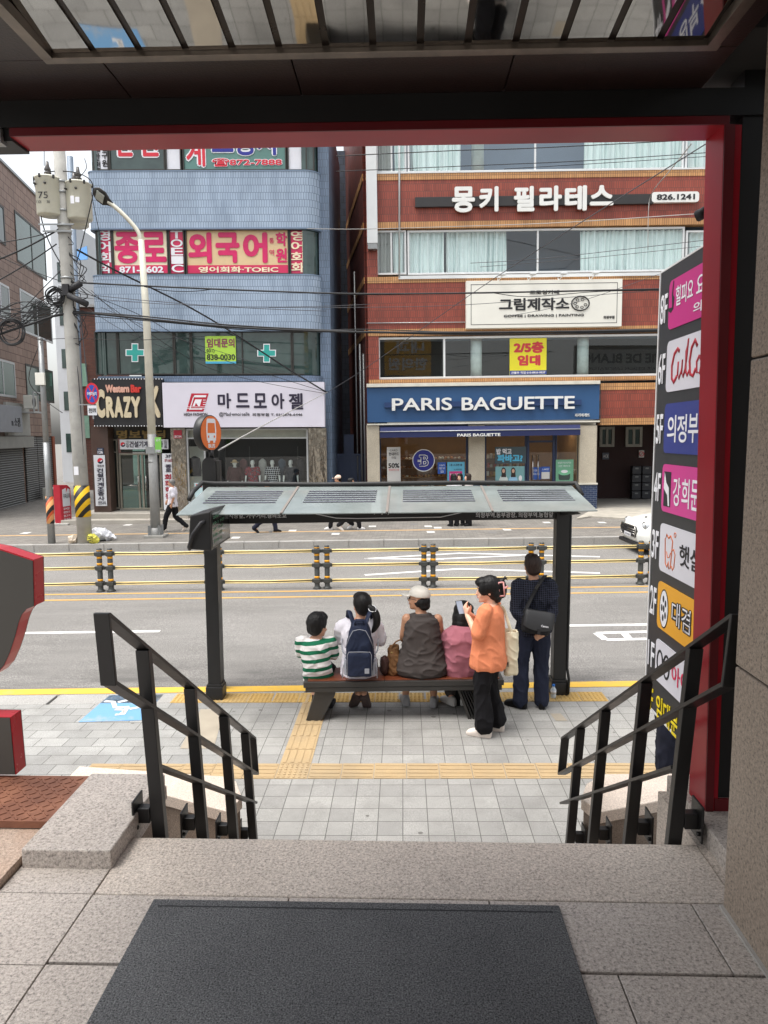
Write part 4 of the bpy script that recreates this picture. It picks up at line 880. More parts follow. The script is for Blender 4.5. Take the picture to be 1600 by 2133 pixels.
mb = MB(granite('step_stone', C(176, 170, 160), .7, 1.2, 80, .7)); a = at(186, 1068, YB); z = a.z; mb.box(a.x-.2, at(400, 1068, YB).x, YB-.55, YB+1.5, -.3, z+.02, .01); mb.box(a.x-.6, at(700, 1068, YB).x, YB-1.0, YB+1.5, -.3, FZ+SL*(-9)+.14, .01); mb.build('step', bb_)
mb = MB(mat('shop_floor', C(150, 146, 138), .5)); mb.box(at(235, 1060, YB).x, at(645, 1060, YB).x, YB+.2, YB+1.15, -.1, gz(430, YB)+.02); mb.build('shop_floor', bb_)
sw = window(bb_, 393, 893, 644, 1068, YB+.05, I4, M['alu'], M['glass'], .06, div=(430,), hdiv=(913,), name='shop_window')
mb = MB(mat('shop_beige', C(206, 200, 186), .8)); pbox(mb, 393, 895, 644, 912, YB+.25, .9); mb.build('shop_soffit', bb_)
mb = MB(mat('shop_back', C(26, 25, 26), .8, 0, .3, .8)); pbox(mb, 393, 895, 644, 1075, YB+1.1, .05); mb.use(M['offwhite']); pbox(mb, 398, 930, 428, 1060, YB+1.05, .04); mb.build('shop_back', bb_)
mb = MB(M['char']); 
for px in (470, 520, 620): pbox(mb, px, 930, px+1.5, 1000, YB+.95, .03)
mb.tube([at(440, 1000, YB+.8), at(640, 1000, YB+.8)], .015, 6); mb.build('clothes_rail', bb_)
def hang(px, y0, y1, c, label, wd=9):
    YH = YB+(.55 if wd > 9 else .85); mb = MB(mat('coat_%d' % c[0], C(*c), .9, 0, .2, 8)); a, b = at(px, y1, YH), at(px, y0, YH); h = b.z-a.z; k = wd*.0174
    mb.rings([[(a.x+k*u*cos(t*pi/6)*1.2, YH+.08*u*sin(t*pi/6), a.z+h*v) for t in range(12)] for u, v in ((1.0, 0), (1.05, .3), (.95, .7), (.85, .88), (.3, .98), (.1, 1))]); mb.sm = True
    mb.build('coat', None, I4, label, 'coat', smooth=True)
hang(407, 950, 992, (34, 36, 44), 'dark coat hanging at the left edge of the fashion shop window', 11)
for px_, c_, l_ in ((452, (60, 58, 62), 'grey coat on the back rail, left end of the fashion window'), (508, (96, 60, 62), 'maroon coat on the back rail between the first two mannequins'), (548, (180, 178, 172), 'pale coat on the back rail between the middle mannequins'), (588, (70, 84, 96), 'blue grey coat on the back rail between the last two mannequins'), (626, (40, 40, 46), 'dark coat on the back rail, right end of the fashion window')): hang(px_, 955, 1003, c_, l_, 8)
sign('sale_poster', 'pale blue poster with a red 30% behind the shop window', 'poster', 406, 1006, 425, 1036, YB+.02, film('pale_blue', (190, 216, 220)), [('30%', 407.5, 1008, 421, 1015, redi, dict(bold=.03))], d=.012, thick=.004)
sign('red_notice', 'small red and white notice at the top of the steel post', 'notice', 362, 896, 379, 913, YB-.02, film('notice_red', (186, 36, 62)), [('SECOM', 363.5, 907, 378, 911.5, wh, dict(bold=.03))], d=.015, thick=.003)
wsg = mat('sign_plate_white', C(214, 216, 220), .45, 0, .04, 2)
def taeguk(cx, cy, r, Y):
    def f(o):
        mb = MB(navy); c = at(cx, cy, Y); k = r*.0174
        mb.prism(disc((c.x, Y-.004, c.z), k, k, 20), (0, .003, 0)); mb.use(wh); mb.prism(disc((c.x+k*.15, Y-.006, c.z+k*.25), k*.55, k*.5, 16), (0, .0015, 0)); mb.use(redi); mb.prism([(c.x+k*cos(a), Y-.008, c.z+k*sin(a)) for a in [i*pi/8+.5 for i in range(9)]], (0, .0015, 0)); mb.build('emblem', o)
    return f
sign('lintel_sign', 'white plate with dark letters over the glass entrance doors', 'sign', 250, 915.5, 351, 936, YB+.2, wsg, [('국토부', 263, 918, 269, 933, navy, dict(vert=True)), ('건설기계조종사', 270, 919, 340, 932, navy, dict(bold=.02)), ('안전교육', 342, 917, 348, 934, navy, dict(vert=True))], d=.08, extra=taeguk(256, 926, 5, YB+.2))
sign('address_plate', 'small dark house number plate 126 on the brown column', 'number plate', 202.5, 933, 216, 946.5, YB-.03, film('plate_navy', (44, 54, 78)), [('126', 204, 939, 214.5, 945, wh, dict(bold=.02)), ('평화로', 205, 935, 213, 937.5, wh)], d=.02, thick=.004)
sign('column_sign', 'tall white plate with vertical dark letters on the brown column', 'sign', 199.5, 948, 223, 1054, YB-.05, wsg, [('국토부', 203, 968, 217, 973, navy), ('건설기계조종사', 204.5, 975, 218, 1043, navy, dict(vert=True, bold=.02, gap=.12)), ('안전교육', 205, 1044, 221, 1051, navy)], d=.03, extra=taeguk(209, 960, 6, YB-.05))
maroon = mat('ink_maroon', C(150, 30, 50), .5)
sign('door_side_sign', 'tall white plate with navy and maroon letters right of the entrance', 'sign', 341.5, 944.5, 361, 1062, YB-.02, wsg, [('3F', 345, 947, 357, 953.5, navy, dict(bold=.02)), ('871-6602', 343.5, 956, 359, 962, maroon), ('종로', 345, 967, 357.5, 983.5, navy, dict(vert=True, bold=.03)), ('회화학원', 345, 987, 358.5, 1040, maroon, dict(vert=True, bold=.03, gap=.08))], d=.03)
# lantern, drain on the left corner
mb = MB(mat('pipe_bluegrey', C(120, 134, 150), .5)); a = at(168, 900, YB-.6); mb.tube([(a.x, YB-.6, -.1), (a.x+.1, YB-.6, 12.5)], .10, 10)
mb.build('drainpipe', None, I4, 'blue grey drainpipe behind the utility pole', 'pipe')
# ------------------------------------------------------------------ dark slate building in the gap, gate
a, b = at(676, 1000, 34), at(735, 200, 34)
gt = thing('slate_building', 'dark slate tiled building filling the gap between the two shops', 'building', ((a.x+b.x)/2, 36, 0))
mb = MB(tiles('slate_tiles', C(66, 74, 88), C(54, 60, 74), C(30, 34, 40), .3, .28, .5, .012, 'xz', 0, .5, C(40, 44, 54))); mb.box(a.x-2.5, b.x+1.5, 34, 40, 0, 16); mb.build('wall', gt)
mb = MB(M['darkframe']); 
for py in (420, 570, 735): pbox(mb, 668, py, 690, py+30, 33.8, .2)
mb.build('window_hood', gt)
gate = mat('gate_blue', C(40, 52, 78), .5, 0, .12, 2)
a, b = at(684, 1056, YR+1.2), at(764, 945, YR+1.2)
t = thing('side_gate', 'dark blue panelled gate closing the gap between the buildings', 'gate', ((a.x+b.x)/2, YR+1.2, 0))
mb = MB(gate); mb.box(a.x, b.x, YR+1.2, YR+1.26, 0, b.z)
for i in range(8): x = a.x+(b.x-a.x)*i/7; mb.box(x-.02, x+.02, YR+1.17, YR+1.199, .1, b.z-.05)
mb.box(a.x, b.x, YR+1.16, YR+1.169, b.z-.08, b.z); mb.build('panel', t)
mb = MB(gate); pbox(mb, 717, 905, 737, 948, YR+1.3, .4); mb.build('meter_box', t)
# ------------------------------------------------------------------ red brick building
R_ = RED
def rb(px, py, Y=YR): return at(px, py, Y, R_)
rt = thing('brick_building', 'red brick building with tan bands and white framed strip windows, right across the street', 'building', rb(1100, 1056)*1.0, R_)
brick = tiles('red_tile_brick', C(160, 76, 58), C(142, 64, 50), C(92, 56, 48), .085, .27, .43, .007, 'xz', 0, .5, C(104, 56, 46), .5)
tan = tiles('tan_tile_brick', C(214, 160, 104), C(196, 142, 90), C(108, 78, 56), .085, .27, 0, .008, 'xz', 0, .5, C(160, 120, 84), .5)
XL, XR = rb(763.5, 500).x, rb(1760, 500).x
def rband(name, y0, y1, m, out=0, x0=None, x1=None):
    mb = MB(m); z1, z0 = rb(785, y0).z, rb(785, y1).z; mb.box(x0 if x0 is not None else XL, x1 if x1 is not None else XR, YR-out, YR+.35, z0, z1); return mb.build(name, rt)
rband('tan_band', 361.5, 376, tan, .02); rband('brick_wall', 376.2, 463, brick); rband('tan_band', 463.2, 477, tan, .02)
rband('tan_band', 577, 590, tan, .02); rband('brick_wall', 590.2, 686, brick); rband('tan_band', 686.2, 700, tan, .02); rband('tan_band', 791, 799, tan, .01)
rband('tan_band', 150, 165, tan, .02); rband('brick_wall', 60, 149.8, brick)
xw = rb(786, 500).x
for y0, y1 in ((165.2, 361.3), (477.2, 576.8), (700.2, 790.8)): rband('brick_pier', y0, y1, brick, 0, XL, xw)
x2 = rb(1250.5, 900).x
rband('tan_band', 805, 819, tan, .02, x2); rband('brick_wall', 819.2, 878, brick, 0, x2); rband('tan_band', 878.2, 892, tan, .02, x2)
mb = MB(mat('sky_tint_room', C(122, 136, 152), .9, 0, .1, .6)); mb.box(XL, XR, YR+2.2, YR+2.3, rb(785, 800).z, rb(785, 60).z)  # wall colour is bluish to imitate sky reflected in the panes
for py in (384, 583, 690): z = rb(785, py).z; mb.box(XL, XR, YR+.36, YR+2.2, z-.2, z)
mb.box(XL+.05, XL+.2, YR+.36, YR+2.2, 0, rb(785, 60).z)
mb.build('rooms', rt)
p1, p2 = rb(764, 900), rb(727, 900, YR+7)
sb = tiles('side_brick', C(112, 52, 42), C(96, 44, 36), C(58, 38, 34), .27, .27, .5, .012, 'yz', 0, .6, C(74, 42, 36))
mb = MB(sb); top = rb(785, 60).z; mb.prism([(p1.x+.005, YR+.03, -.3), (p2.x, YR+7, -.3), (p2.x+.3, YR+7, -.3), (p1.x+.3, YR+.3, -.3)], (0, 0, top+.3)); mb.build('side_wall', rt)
mb = MB(tan)
for y0, y1 in ((361, 376), (463, 477), (577, 590), (686, 700)):
    z1, z0 = rb(785, y0).z, rb(785, y1).z
    mb.prism([(p1.x-.015, YR-.0, z0), (p2.x-.02, YR+7, z0), (p2.x+.02, YR+7, z0), (p1.x+.02, YR+.04, z0)], (0, 0, z1-z0))
mb.build('side_band', rt)
mb = MB(M['steel']); q = rb(741, 700, YR+1.5); 
for dx, r in ((0, .03), (.18, .045), (.32, .045)): mb.tube([(q.x+dx, YR+1.2-dx*2, .2), (q.x+dx, YR+1.2-dx*2, 9.5 if dx == 0 else 7.2-dx*3)], r, 8)
mb.build('side_pipe', rt)
cn__ = N('curtain_white'); cn__.set(.85); cn__.base(cn__.ramp(cn__.noise(1, 3, cn__.map((26, 1, .3))), [(.34, C(178, 196, 195)), (.44, C(236, 246, 244)), (.6, C(244, 252, 250))])); cur = cn__.m; cur_g = mat('blind_grey', C(166, 166, 160), .85, 0, .06, 6); wfr = mat('frame_white', C(216, 218, 218), .4, 0, .04, 3); colm = mat('column_white', C(206, 216, 212), .7)  # white curtain colour has the dark lines of its folds painted in
YW = YR+.08
for y0, y1, tag in ((160, 360.5, 'A'), (480, 572.5, 'B')):
    o = window(rt, 784, y0, 847, y1, YW, R_, wfr, M['glass'], .07, div=(816,))
    curtain(o, 787, y0+2, 815, y1-3, YW+.16, R_, cur_g); curtain(o, 819, y0+2, 845, y1-3, YW+.16, R_, cur)
    o = window(rt, 849.5, y0, 1424, y1, YW, R_, wfr, M['glass'], .07, div=(1120,) if tag == 'B' else (1115,))
    if tag == 'A': curtain(o, 853, y0+2, 961, y1-3, YW+.2, R_, cur); curtain(o, 1217, y0+2, 1420, y1-8, YW+.2, R_, cur)
    else: curtain(o, 853, y0+2, 925, y1-3, YW+.2, R_, cur); curtain(o, 929, y0+2, 1054, y1-3, YW+.24, R_, cur); curtain(o, 1207, y0+2, 1420, y1-8, YW+.2, R_, cur)
    mb = MB(colm); pa, pb_ = rb(982, y1, YW+.5), rb(1010, y0, YW+.5)
    if tag == 'A': mb.lathe([(.24, pa.z), (.24, pb_.z)], ((pa.x+pb_.x)/2, YW+.6, 0), 20); mb.build('column', rt)
    o = window(rt, 1427, y0, 1700, y1, YW, R_, wfr, M['glass'], .07); curtain(o, 1432, y0+2, 1470 if tag == 'A' else 1560, y1-10, YW+.2, R_, cur)
mb = MB(wfr); z = rb(785, 581).z; mb.box(rb(830, 581).x, XR, YR-.06, YR+.08, z-.03, z+.09); mb.build('sill', rt)
mb = MB(wfr); z = rb(785, 362).z; mb.box(xw, XR, YR-.04, YR+.08, z-.01, z+.05); mb.build('sill', rt)
# lower strip window with rent banner and round columns
o = window(rt, 788, 703, 1700, 790.5, YW, R_, wfr, M['glass'], .08, div=(926,))
mb = MB(mat('grey_room', C(54, 54, 52), .9, 0, .25, .7)); mb.box(xw, XR, YR+1.6, YR+1.7, rb(785, 791).z, rb(785, 700).z); mb.build('back_wall', rt)
for px in (992, 1214): c = rb(px, 745, YW+.45); mb = MB(colm); mb.lathe([(.22, rb(785, 792).z), (.22, rb(785, 700).z)], (c.x, YW+.45, 0), 20); mb.build('column', rt)
sign('rent_notice', 'yellow rental notice with red letters in the strip window over the bakery', 'banner', 1061.5, 781.5, 1139, 704, YW+.02, film('vivid_yellow', (224, 214, 40)), [('2/5층', 1070, 736, 1133, 711, mat('ink_rust', C(196, 54, 62), .5), dict(bold=.05)), ('임대', 1078, 762, 1126, 739, mat('ink_rust', C(196, 54, 62), .5), dict(bold=.05)), ('건물주 직접 010-8933-9537', 1065, 779, 1136, 773, wh, dict(bold=.02, up=.006))], d=.012, fr=R_, thick=.003, extra=lambda o: strip2(o, 1062, 781, 1138.5, 771, YW+.0165, film('banner_blue', (52, 68, 140)), R_))
mb = MB(wfr); a, b = rb(765, 507, YR-.25), rb(782, 160, YR-.25); mb.box(a.x, b.x, YR-.3, YR-.02, a.z, b.z, .01); mb.use(M['steel']); mb.box(a.x+.02, b.x-.02, YR-.28, YR-.04, a.z-.2, a.z-.001); mb.build('duct', rt)
mb = MB(M['alu']); a, b = rb(832, 578, YR-.05), rb(832, 160, YR-.05); mb.tube([a, b], .035, 8); mb.build('pipe', rt)
mb = MB(M['alu']); mb.tube([rb(764, 673, YR-.03), rb(972, 671, YR-.03)], .018, 6); mb.build('conduit', rt)
# raised letter sign
bar = mat('sign_bar', C(44, 42, 42), .5, 0, .15, 3); letw = mat('letter_white', C(226, 226, 222), .4, 0, .03, 3)
sign('studio_sign', 'black sign bar with big white raised letters on the red brick, middle storey', 'shop sign', 865, 431, 1362, 403.5, YR-.14, bar, [('몽', 941.5, 443.5, 989, 389.5, letw, dict(bold=.034)), ('키', 998, 442, 1038, 389, letw, dict(bold=.034)), ('필', 1070, 441.5, 1113, 388.5, letw, dict(bold=.034)), ('라', 1123, 440.5, 1170, 387.5, letw, dict(bold=.034)), ('테', 1176, 440, 1222, 387, letw, dict(bold=.034)), ('스', 1228, 429, 1277.5, 386.5, letw, dict(bold=.034))], d=.13, fr=R_, thick=.07)
def capsule(o_): pass
a, b = rb(1358, 421.5, YR-.16), rb(1457, 398.5, YR-.16)
mb = MB(letw); mb.prism(rrect(a.x, b.x, a.z, b.z, .1, YR-.16), (0, .15, 0)); o = mb.build('phone_sign', None, R_, 'white rounded plate with a phone number at the end of the black sign bar', 'sign')
lettering(o, [('826.1241', 1368, 416.5, 1448, 403.5, M['ink'], dict(bold=.03))], YR-.16, R_, thick=.006)
def cafe_extra(o):
    Y = YR-.32; mb = MB(M['ink']); a, b = rb(981, 677, Y), rb(1287, 588, Y)
    for x0, x1, z0, z1 in ((a.x, b.x, a.z, a.z+.02), (a.x, b.x, b.z-.02, b.z), (a.x, a.x+.02, a.z+.02, b.z-.02), (b.x-.02, b.x, a.z+.02, b.z-.02)): mb.box(x0, x1, Y-.004, Y-.0005, z0, z1)
    mb.build('border', o); mb = MB(M['ink']); c = rb(1209, 632, Y)
    def ring(rx, rz, cx, cz, r): mb.tube([(c.x+cx+rx*cos(k*pi/10), Y-.02, c.z+cz+rz*sin(k*pi/10)) for k in range(20)], r, 6, closed=True)
    ring(.33, .26, 0, 0, .022)
    for k in range(6): ring(.055, .045, .2*cos(k*.95+1.2), .155*sin(k*.95+1.2), .010)
    mb.build('palette', o)
sign('cafe_sign', 'cream framed cafe sign board with a painter palette under four small lamps', 'shop sign', 971.5, 684, 1297, 580.5, YR-.32, mat('sign_cream', C(228, 226, 216), .5, 0, .03, 2), [('드로잉카페', 1103.5, 613.5, 1165, 604, M['ink'], dict(bold=.02)), ('그림제작소', 1039.5, 647.5, 1186, 619.5, M['ink'], dict(bold=.025)), ('COFFEE | DRAWING | PAINTING', 1049.5, 662.5, 1216, 653.5, M['ink'], dict(bold=.015)), ('의정부점', 1257, 664, 1280, 657.5, M['ink'], dict(bold=.02))], d=.3, fr=R_, thick=.015, extra=cafe_extra)
lampl = ['leftmost', 'second from the left', 'third from the left', 'rightmost']
for i, px in enumerate((1045, 1108, 1172, 1238)):
    c = rb(px, 576-.0145*(px-1045), YR-.4); t = thing('sign_lamp', 'small white lamp over the cream cafe sign, '+lampl[i]+' of the four', 'lamp', c, R_, 'lamps over the cafe sign')
    mb = MB(wfr); mb.box(c.x-.11, c.x+.11, c.y-.3, c.y-.1, c.z, c.z+.07, .015); mb.build('lamp_head', t)
    mb = MB(wfr); mb.tube([(c.x-.08, YR-.02, c.z+.02), (c.x-.10, YR-.2, c.z-.12), (c.x-.03, YR-.45, c.z-.05), (c.x, c.y-.2, c.z)], .014, 6); mb.build('arm', t)
# bakery front
pbl = mat('fascia_blue', C(44, 84, 128), .45, 0, .05, 1); corn = mat('cornice_cream', C(214, 210, 196), .6)
bk = thing('bakery', 'bakery shop front with blue fascia, stone pillars and large windows', 'shop front', rb(1005, 1056, YR-.4), R_)
YS = YR-.35
def kb(name, m, x0, y0, x1, y1, Y, d, bev=.006): mb = MB(m); pbox(mb, x0, y0, x1, y1, Y, d, R_, 0, bev); return mb.build(name, bk)
kb('cornice', corn, 763.5, 806.5, 1251, 792.5, YS-.12, .45); kb('cornice', corn, 764.5, 886, 1250, 876, YS-.06, .4)
fas = kb('fascia', pbl, 765.5, 880, 1249.5, 800.5, YS, .33)
mb = MB(mat('fascia_bar', C(34, 60, 104), .45)); pbox(mb, 801, 849, 1211.5, 832.5, YS-.10, .1, R_); mb.build('letter_rail', fas)
lettering(fas, [('PARIS', 816.5, 856, 941.5, 828, letw, dict(bold=.016)), ('BAGUETTE', 961.5, 855, 1197, 824.5, letw, dict(bold=.016)), ('파리바게뜨', 1197, 868.5, 1228, 861, letw, dict(bold=.015, up=-.098))], YS-.10, R_, thick=.05)
stone = granite('travertine', C(208, 198, 178), .85, 1.1, 30, .6); btile = tiles('navy_tile', C(44, 62, 96), C(36, 52, 84), C(120, 130, 146), .22, .075, .5, .006, 'xz', 0, .25)
for x0, x1 in ((765.5, 790), (976.5, 1010), (1206, 1244)):
    kb('pillar', stone, x0, 1007, x1, 886, YS+.02, .4); kb('pillar_moulding', corn, x0-1.5, 1010, x1+1.5, 1006, YS-.04, .5); kb('pillar_base', btile, x0-.5, 1060, x1+.5, 1010, YS-.0, .45)
fd = mat('frame_navy', C(30, 46, 78), .4)
w1 = window(bk, 791, 886, 975.5, 1058, YS+.2, R_, fd, M['glass'], .08, name='shop_window', div=(912.7,) if 0 else ())
w2 = window(bk, 1010.5, 886, 1096, 1056, YS+.2, R_, fd, M['glass'], .05, name='shop_window')
dr = window(bk, 1097, 886, 1155, 1056, YS+.2, R_, fd, M['glass'], .09, name='door', hdiv=(920,), div=(1126,) if 0 else ())
mb = MB(M['chrome'])
for px in (1110, 1121): mb.tube([rb(px, 948, YS+.12), rb(px, 1006, YS+.12)], .022, 8)
mb.build('handle', dr)
window(bk, 1156, 886, 1205, 1056, YS+.2, R_, fd, M['glass'], .05, name='shop_window')
# awning
a, b = rb(792.5, 890, YS-.02), rb(1208.5, 884, YS-.02); c, d = rb(791.5, 899, YS-.75), rb(1209, 899, YS-.75); z2 = rb(791.5, 912, YS-.75).z
awn = mat('awning_navy', C(27, 36, 80), .7, 0, .08, 3)
mb = MB(awn); mb.hexa([(c.x, YS-.75, c.z-.012), (d.x, YS-.75, c.z-.012), (b.x, YS-.03, a.z-.03), (a.x, YS-.03, a.z-.03), (c.x, YS-.75, c.z), (d.x, YS-.75, c.z), (b.x, YS-.03, a.z), (a.x, YS-.03, a.z)]); mb.box(c.x, d.x, YS-.76, YS-.745, z2, c.z-.013)
aw = mb.build('awning', None, R_, 'navy blue fabric awning over the bakery windows', 'awning')
mb = MB(M['alu']); mb.tube([(c.x, YS-.765, c.z-.005), (d.x, YS-.765, c.z-.005)], .018, 6); mb.build('front_rail', aw)
lettering(aw, [('PARIS BAGUETTE', 952.5, 909.5, 1042.5, 902, letw, dict(bold=.03))], YS-.76, R_, thick=.006)
# bakery interior
warm = mat('bakery_wall', C(150, 116, 84), .8, 0, .15, 1); zf = rb(1000, 1057, YS).z
mb = MB(warm); mb.box(rb(792, 1000).x, rb(1205, 1000).x, YS+3.4, YS+3.5, zf, zf+3.2); mb.use(mat('bakery_floor', C(150, 140, 128), .4)); mb.box(rb(768, 1000).x, rb(1240, 1000).x, YS+.1, YS+3.5, zf-.3, zf); mb.use(M['offwhite']); mb.box(rb(768, 1000).x, rb(1240, 1000).x, YS+.4, YS+3.5, zf+3.1, zf+3.2)
for px in (790, 1206): x = rb(px, 1000).x; mb.use(warm); mb.box(x-.05, x+.05, YS+.45, YS+3.4, zf, zf+3.1)
mb.build('interior', bk)
for i, px in enumerate((850, 940, 1060, 1160)):
    c = rb(px, 905, YS+1.7); mb = MB(emit('warm_lamp', C(255, 226, 180), 5)); mb.box(c.x-.5, c.x+.5, YS+1.2, YS+1.4, zf+3.06, zf+3.095); mb.build('ceiling_lamp', bk)
crust = [mat('crust_a', C(186, 122, 62), .6, 0, .25, 25), mat('crust_b', C(150, 88, 44), .6, 0, .25, 25), mat('crust_c', C(214, 168, 104), .6, 0, .2, 25), mat('wrap_white', C(222, 214, 200), .4, 0, .1, 20), mat('wrap_red', C(176, 62, 50), .4, 0, .1, 20)]
shf = mat('shelf_wood', C(140, 96, 62), .5, 0, .12, 4)
for x0, x1, lab in ((797, 972, 'bread shelves behind the left bakery window'), (1014, 1094, 'shelves of small packets behind the right bakery window')):
    a, b = rb(x0, 1050, YS+.9), rb(x1, 1050, YS+.9)
    t = thing('bakery_shelf', lab, 'shelf', ((a.x+b.x)/2, YS+1.1, zf), R_)
    for j, h in enumerate((.35, .75, 1.15, 1.5, 1.85)):
        mb = MB(shf); mb.box(a.x, b.x, YS+.9, YS+1.3, zf+h-.03, zf+h, .004); mb.build('shelf_board', t)
        n = int((b.x-a.x)/.13); mb = MB(*crust)
        for i in range(n):
            x = a.x+.07+(b.x-a.x-.1)*i/n+random.uniform(-.02, .02); mb.i = random.choice((0, 0, 1, 1, 2, 3) if x0 < 900 else (3, 3, 4, 2, 0))
            if x0 < 900: mb.ball((x, YS+1.0+random.uniform(0, .15), zf+h+.04), (.06, random.uniform(.05, .09), random.uniform(.035, .06)), 8, 5)
            else: mb.box(x-.045, x+.045, YS+1.0, YS+1.1, zf+h+.001, zf+h+random.uniform(.10, .2), .01)
        mb.build('bread' if x0 < 900 else 'packets', t)['kind'] = 'stuff'
    mb = MB(shf); mb.box(a.x, b.x, YS+1.301, YS+1.34, zf, zf+2.0); mb.build('shelf_back', t)
YP = YS+.19
sky_c = film('poster_cyan', (96, 176, 206)); pbn = film('poster_blue', (36, 84, 168)); pinkp = film('poster_pink', (206, 52, 130)); pgrey = film('poster_grey', (206, 204, 200)); pgreen = film('poster_green', (110, 168, 136))
sign('menu_poster', 'tall pale grey poster on the left side of the bakery window', 'poster', 807, 1010, 834, 931, YP, pgrey, [('현대카드', 810, 949, 831, 942, M['ink'], dict(bold=.02)), ('마일', 816, 956, 825, 951, M['ink']), ('50%', 809, 975, 832, 964.5, M['ink'], dict(bold=.03)), ('현대포인트 사용', 810, 981, 831, 976.5, redi), ('CARD', 812, 940, 828, 936, M['ink'])], d=.008, fr=R_, thick=.003)
c = rb(882.5, 959, YP); mb = MB(letw); mb.prism(disc((c.x, YP, c.z), .43, .43, 40), (0, .008, 0)); mb.use(mat('badge_blue', C(34, 40, 130), .4)); mb.prism(disc((c.x, YP-.004, c.z), .40, .40, 40), (0, .003, 0))
o = mb.build('round_badge', None, R_, 'round blue badge with an outlined letter on the bakery window', 'sticker')
mb = MB(letw)
def bpath(pts, r=.018): mb.tube([(c.x+u*.4, YP-.012, c.z+v*.4) for u, v in pts], r, 6)
bpath([(-.42, .52), (.12, .52), (.34, .42), (.38, .22), (.26, .06), (.42, -.08), (.46, -.28), (.34, -.48), (.1, -.56), (-.42, -.56), (-.42, -.36), (-.26, -.36), (-.26, .32), (-.42, .32), (-.42, .52)])
bpath([(-.02, .34), (.14, .32), (.18, .22), (.14, .14), (-.02, .12), (-.02, .34)]); bpath([(-.02, -.08), (.18, -.10), (.24, -.22), (.16, -.34), (-.02, -.36), (-.02, -.08)]); bpath([(-.6, .02), (-.26, .02)]); bpath([(-.6, -.1), (-.26, -.1)])
mb.build('letter', o)
sign('blue_leaflet', 'small blue leaflet right of the round badge on the bakery window', 'poster', 912, 987, 929, 963, YP, pbn, [('오늘의', 915, 971, 926, 967, wh), ('특별한 하루', 914, 978, 927, 973, wh), ('50', 918, 985, 924, 980, wh)], d=.006, fr=R_, thick=.002)
sign('event_poster', 'cyan event poster with a pink block beside the middle stone pillar', 'poster', 932, 1006, 968, 962, YP, sky_c, [('1초 스크린 팝', 937, 971, 963, 966, navy, dict(bold=.02)), ('4,900원', 946, 980, 962, 976, navy), ('U+ 4,900', 938, 991, 961, 985.5, wh, dict(bold=.02, up=.004))], d=.006, fr=R_, thick=.002, extra=lambda o: strip2(o, 936, 1001, 963, 981.5, YP-.003, pinkp, R_))
dk_ = film('banner_dark', (62, 78, 84))
sign('meal_banner', 'dark banner with white and cyan lettering on the right bakery window', 'banner', 1031, 966, 1096, 930, YP, dk_, [('밥 먹고', 1034, 947, 1066, 934, wh, dict(bold=.04)), ('파바고?', 1036, 963, 1089, 946, mat('ink_cyan', C(90, 190, 226), .4), dict(bold=.05))], d=.008, fr=R_, thick=.004)
sk_ = mat('poster_skin', C(206, 164, 140), .6)
def duo(o):
    mb = MB(wh); a = rb(1050, 1000, YP-.004); k = .0186
    for cx, col, hair in ((1049, (206, 214, 210), 1), (1069, (150, 196, 226), 2)):
        c = rb(cx, 1008, YP); mb.use(mat('print_%d' % cx, C(*col), .5)); mb.prism([(c.x+u*k, YP-.003, c.z+v*k) for u, v in ((-9, 0), (9, 0), (9, 10), (6, 16), (2, 18), (-2, 18), (-6, 16), (-9, 10))], (0, .002, 0))
        mb.use(mat('print_hair', C(44, 32, 30), .6)); mb.prism([(c.x+u*k, YP-.005, c.z+v*k) for u, v in ((-5, 14), (-4, 22), (-5, 28), (-3, 33), (0, 34.5), (3, 33), (5, 28), (4.5, 22), (5.5, 14), (3, 14), (-3, 14))], (0, .0015, 0))
        mb.use(sk_); mb.prism([(c.x+3*k*cos(t*pi/8), YP-.007, c.z+(27+4.2*sin(t*pi/8))*k) for t in range(16)], (0, .0015, 0))
    mb.use(wh); mb.prism([(rb(1084, 1004, YP).x+3.5*k*cos(t*pi/8), YP-.004, rb(1084, 996, YP).z+6*k*sin(t*pi/8)) for t in range(16)], (0, .0015, 0)); mb.build('printed_figures', o)
sign('advert_board', 'cyan advert board with two printed young women in the right bakery window', 'poster', 1032, 1010, 1093, 971, YP, film('ad_pale', (120, 168, 172)), [], d=.006, fr=R_, extra=duo)
sign('door_poster', 'blue poster on the bakery door, left one of two', 'poster', 1108, 999, 1126.5, 973, YP-.02, pbn, [('오늘도', 1111, 982, 1123, 977, wh), ('파바세요', 1110, 990, 1124, 985, wh)], d=.006, fr=R_, thick=.002)
sign('price_poster', 'blue and white poster with 1,440 on the bakery door, right one of two', 'poster', 1127.5, 998, 1145.5, 972, YP-.02, pbn, [('1,440원', 1130, 980, 1143, 975, wh)], d=.006, fr=R_, thick=.002, extra=lambda o: strip2(o, 1128, 997.5, 1145, 983, YP-.024, pgrey, R_))
def cake(o):
    c = rb(1175.5, 1000, YP); k = .0186; mb = MB(mat('cake_dark', C(58, 74, 70), .5)); mb.prism([(c.x+u*k, YP-.004, c.z+v*k) for u, v in ((-12, 4), (-10, 0), (10, 0), (12, 4), (12, 14), (-12, 14))], (0, .003, 0)); mb.use(mat('cake_green', C(120, 190, 150), .5)); mb.prism([(c.x+13*k*cos(t*pi/12), YP-.006, c.z+(16+6*sin(t*pi/12))*k) for t in range(24)], (0, .0015, 0)); mb.use(wh); mb.prism([(c.x+7*k*cos(t*pi/12), YP-.008, c.z+(18+3.2*sin(t*pi/12))*k) for t in range(24)], (0, .0015, 0)); mb.build('printed_cake', o)
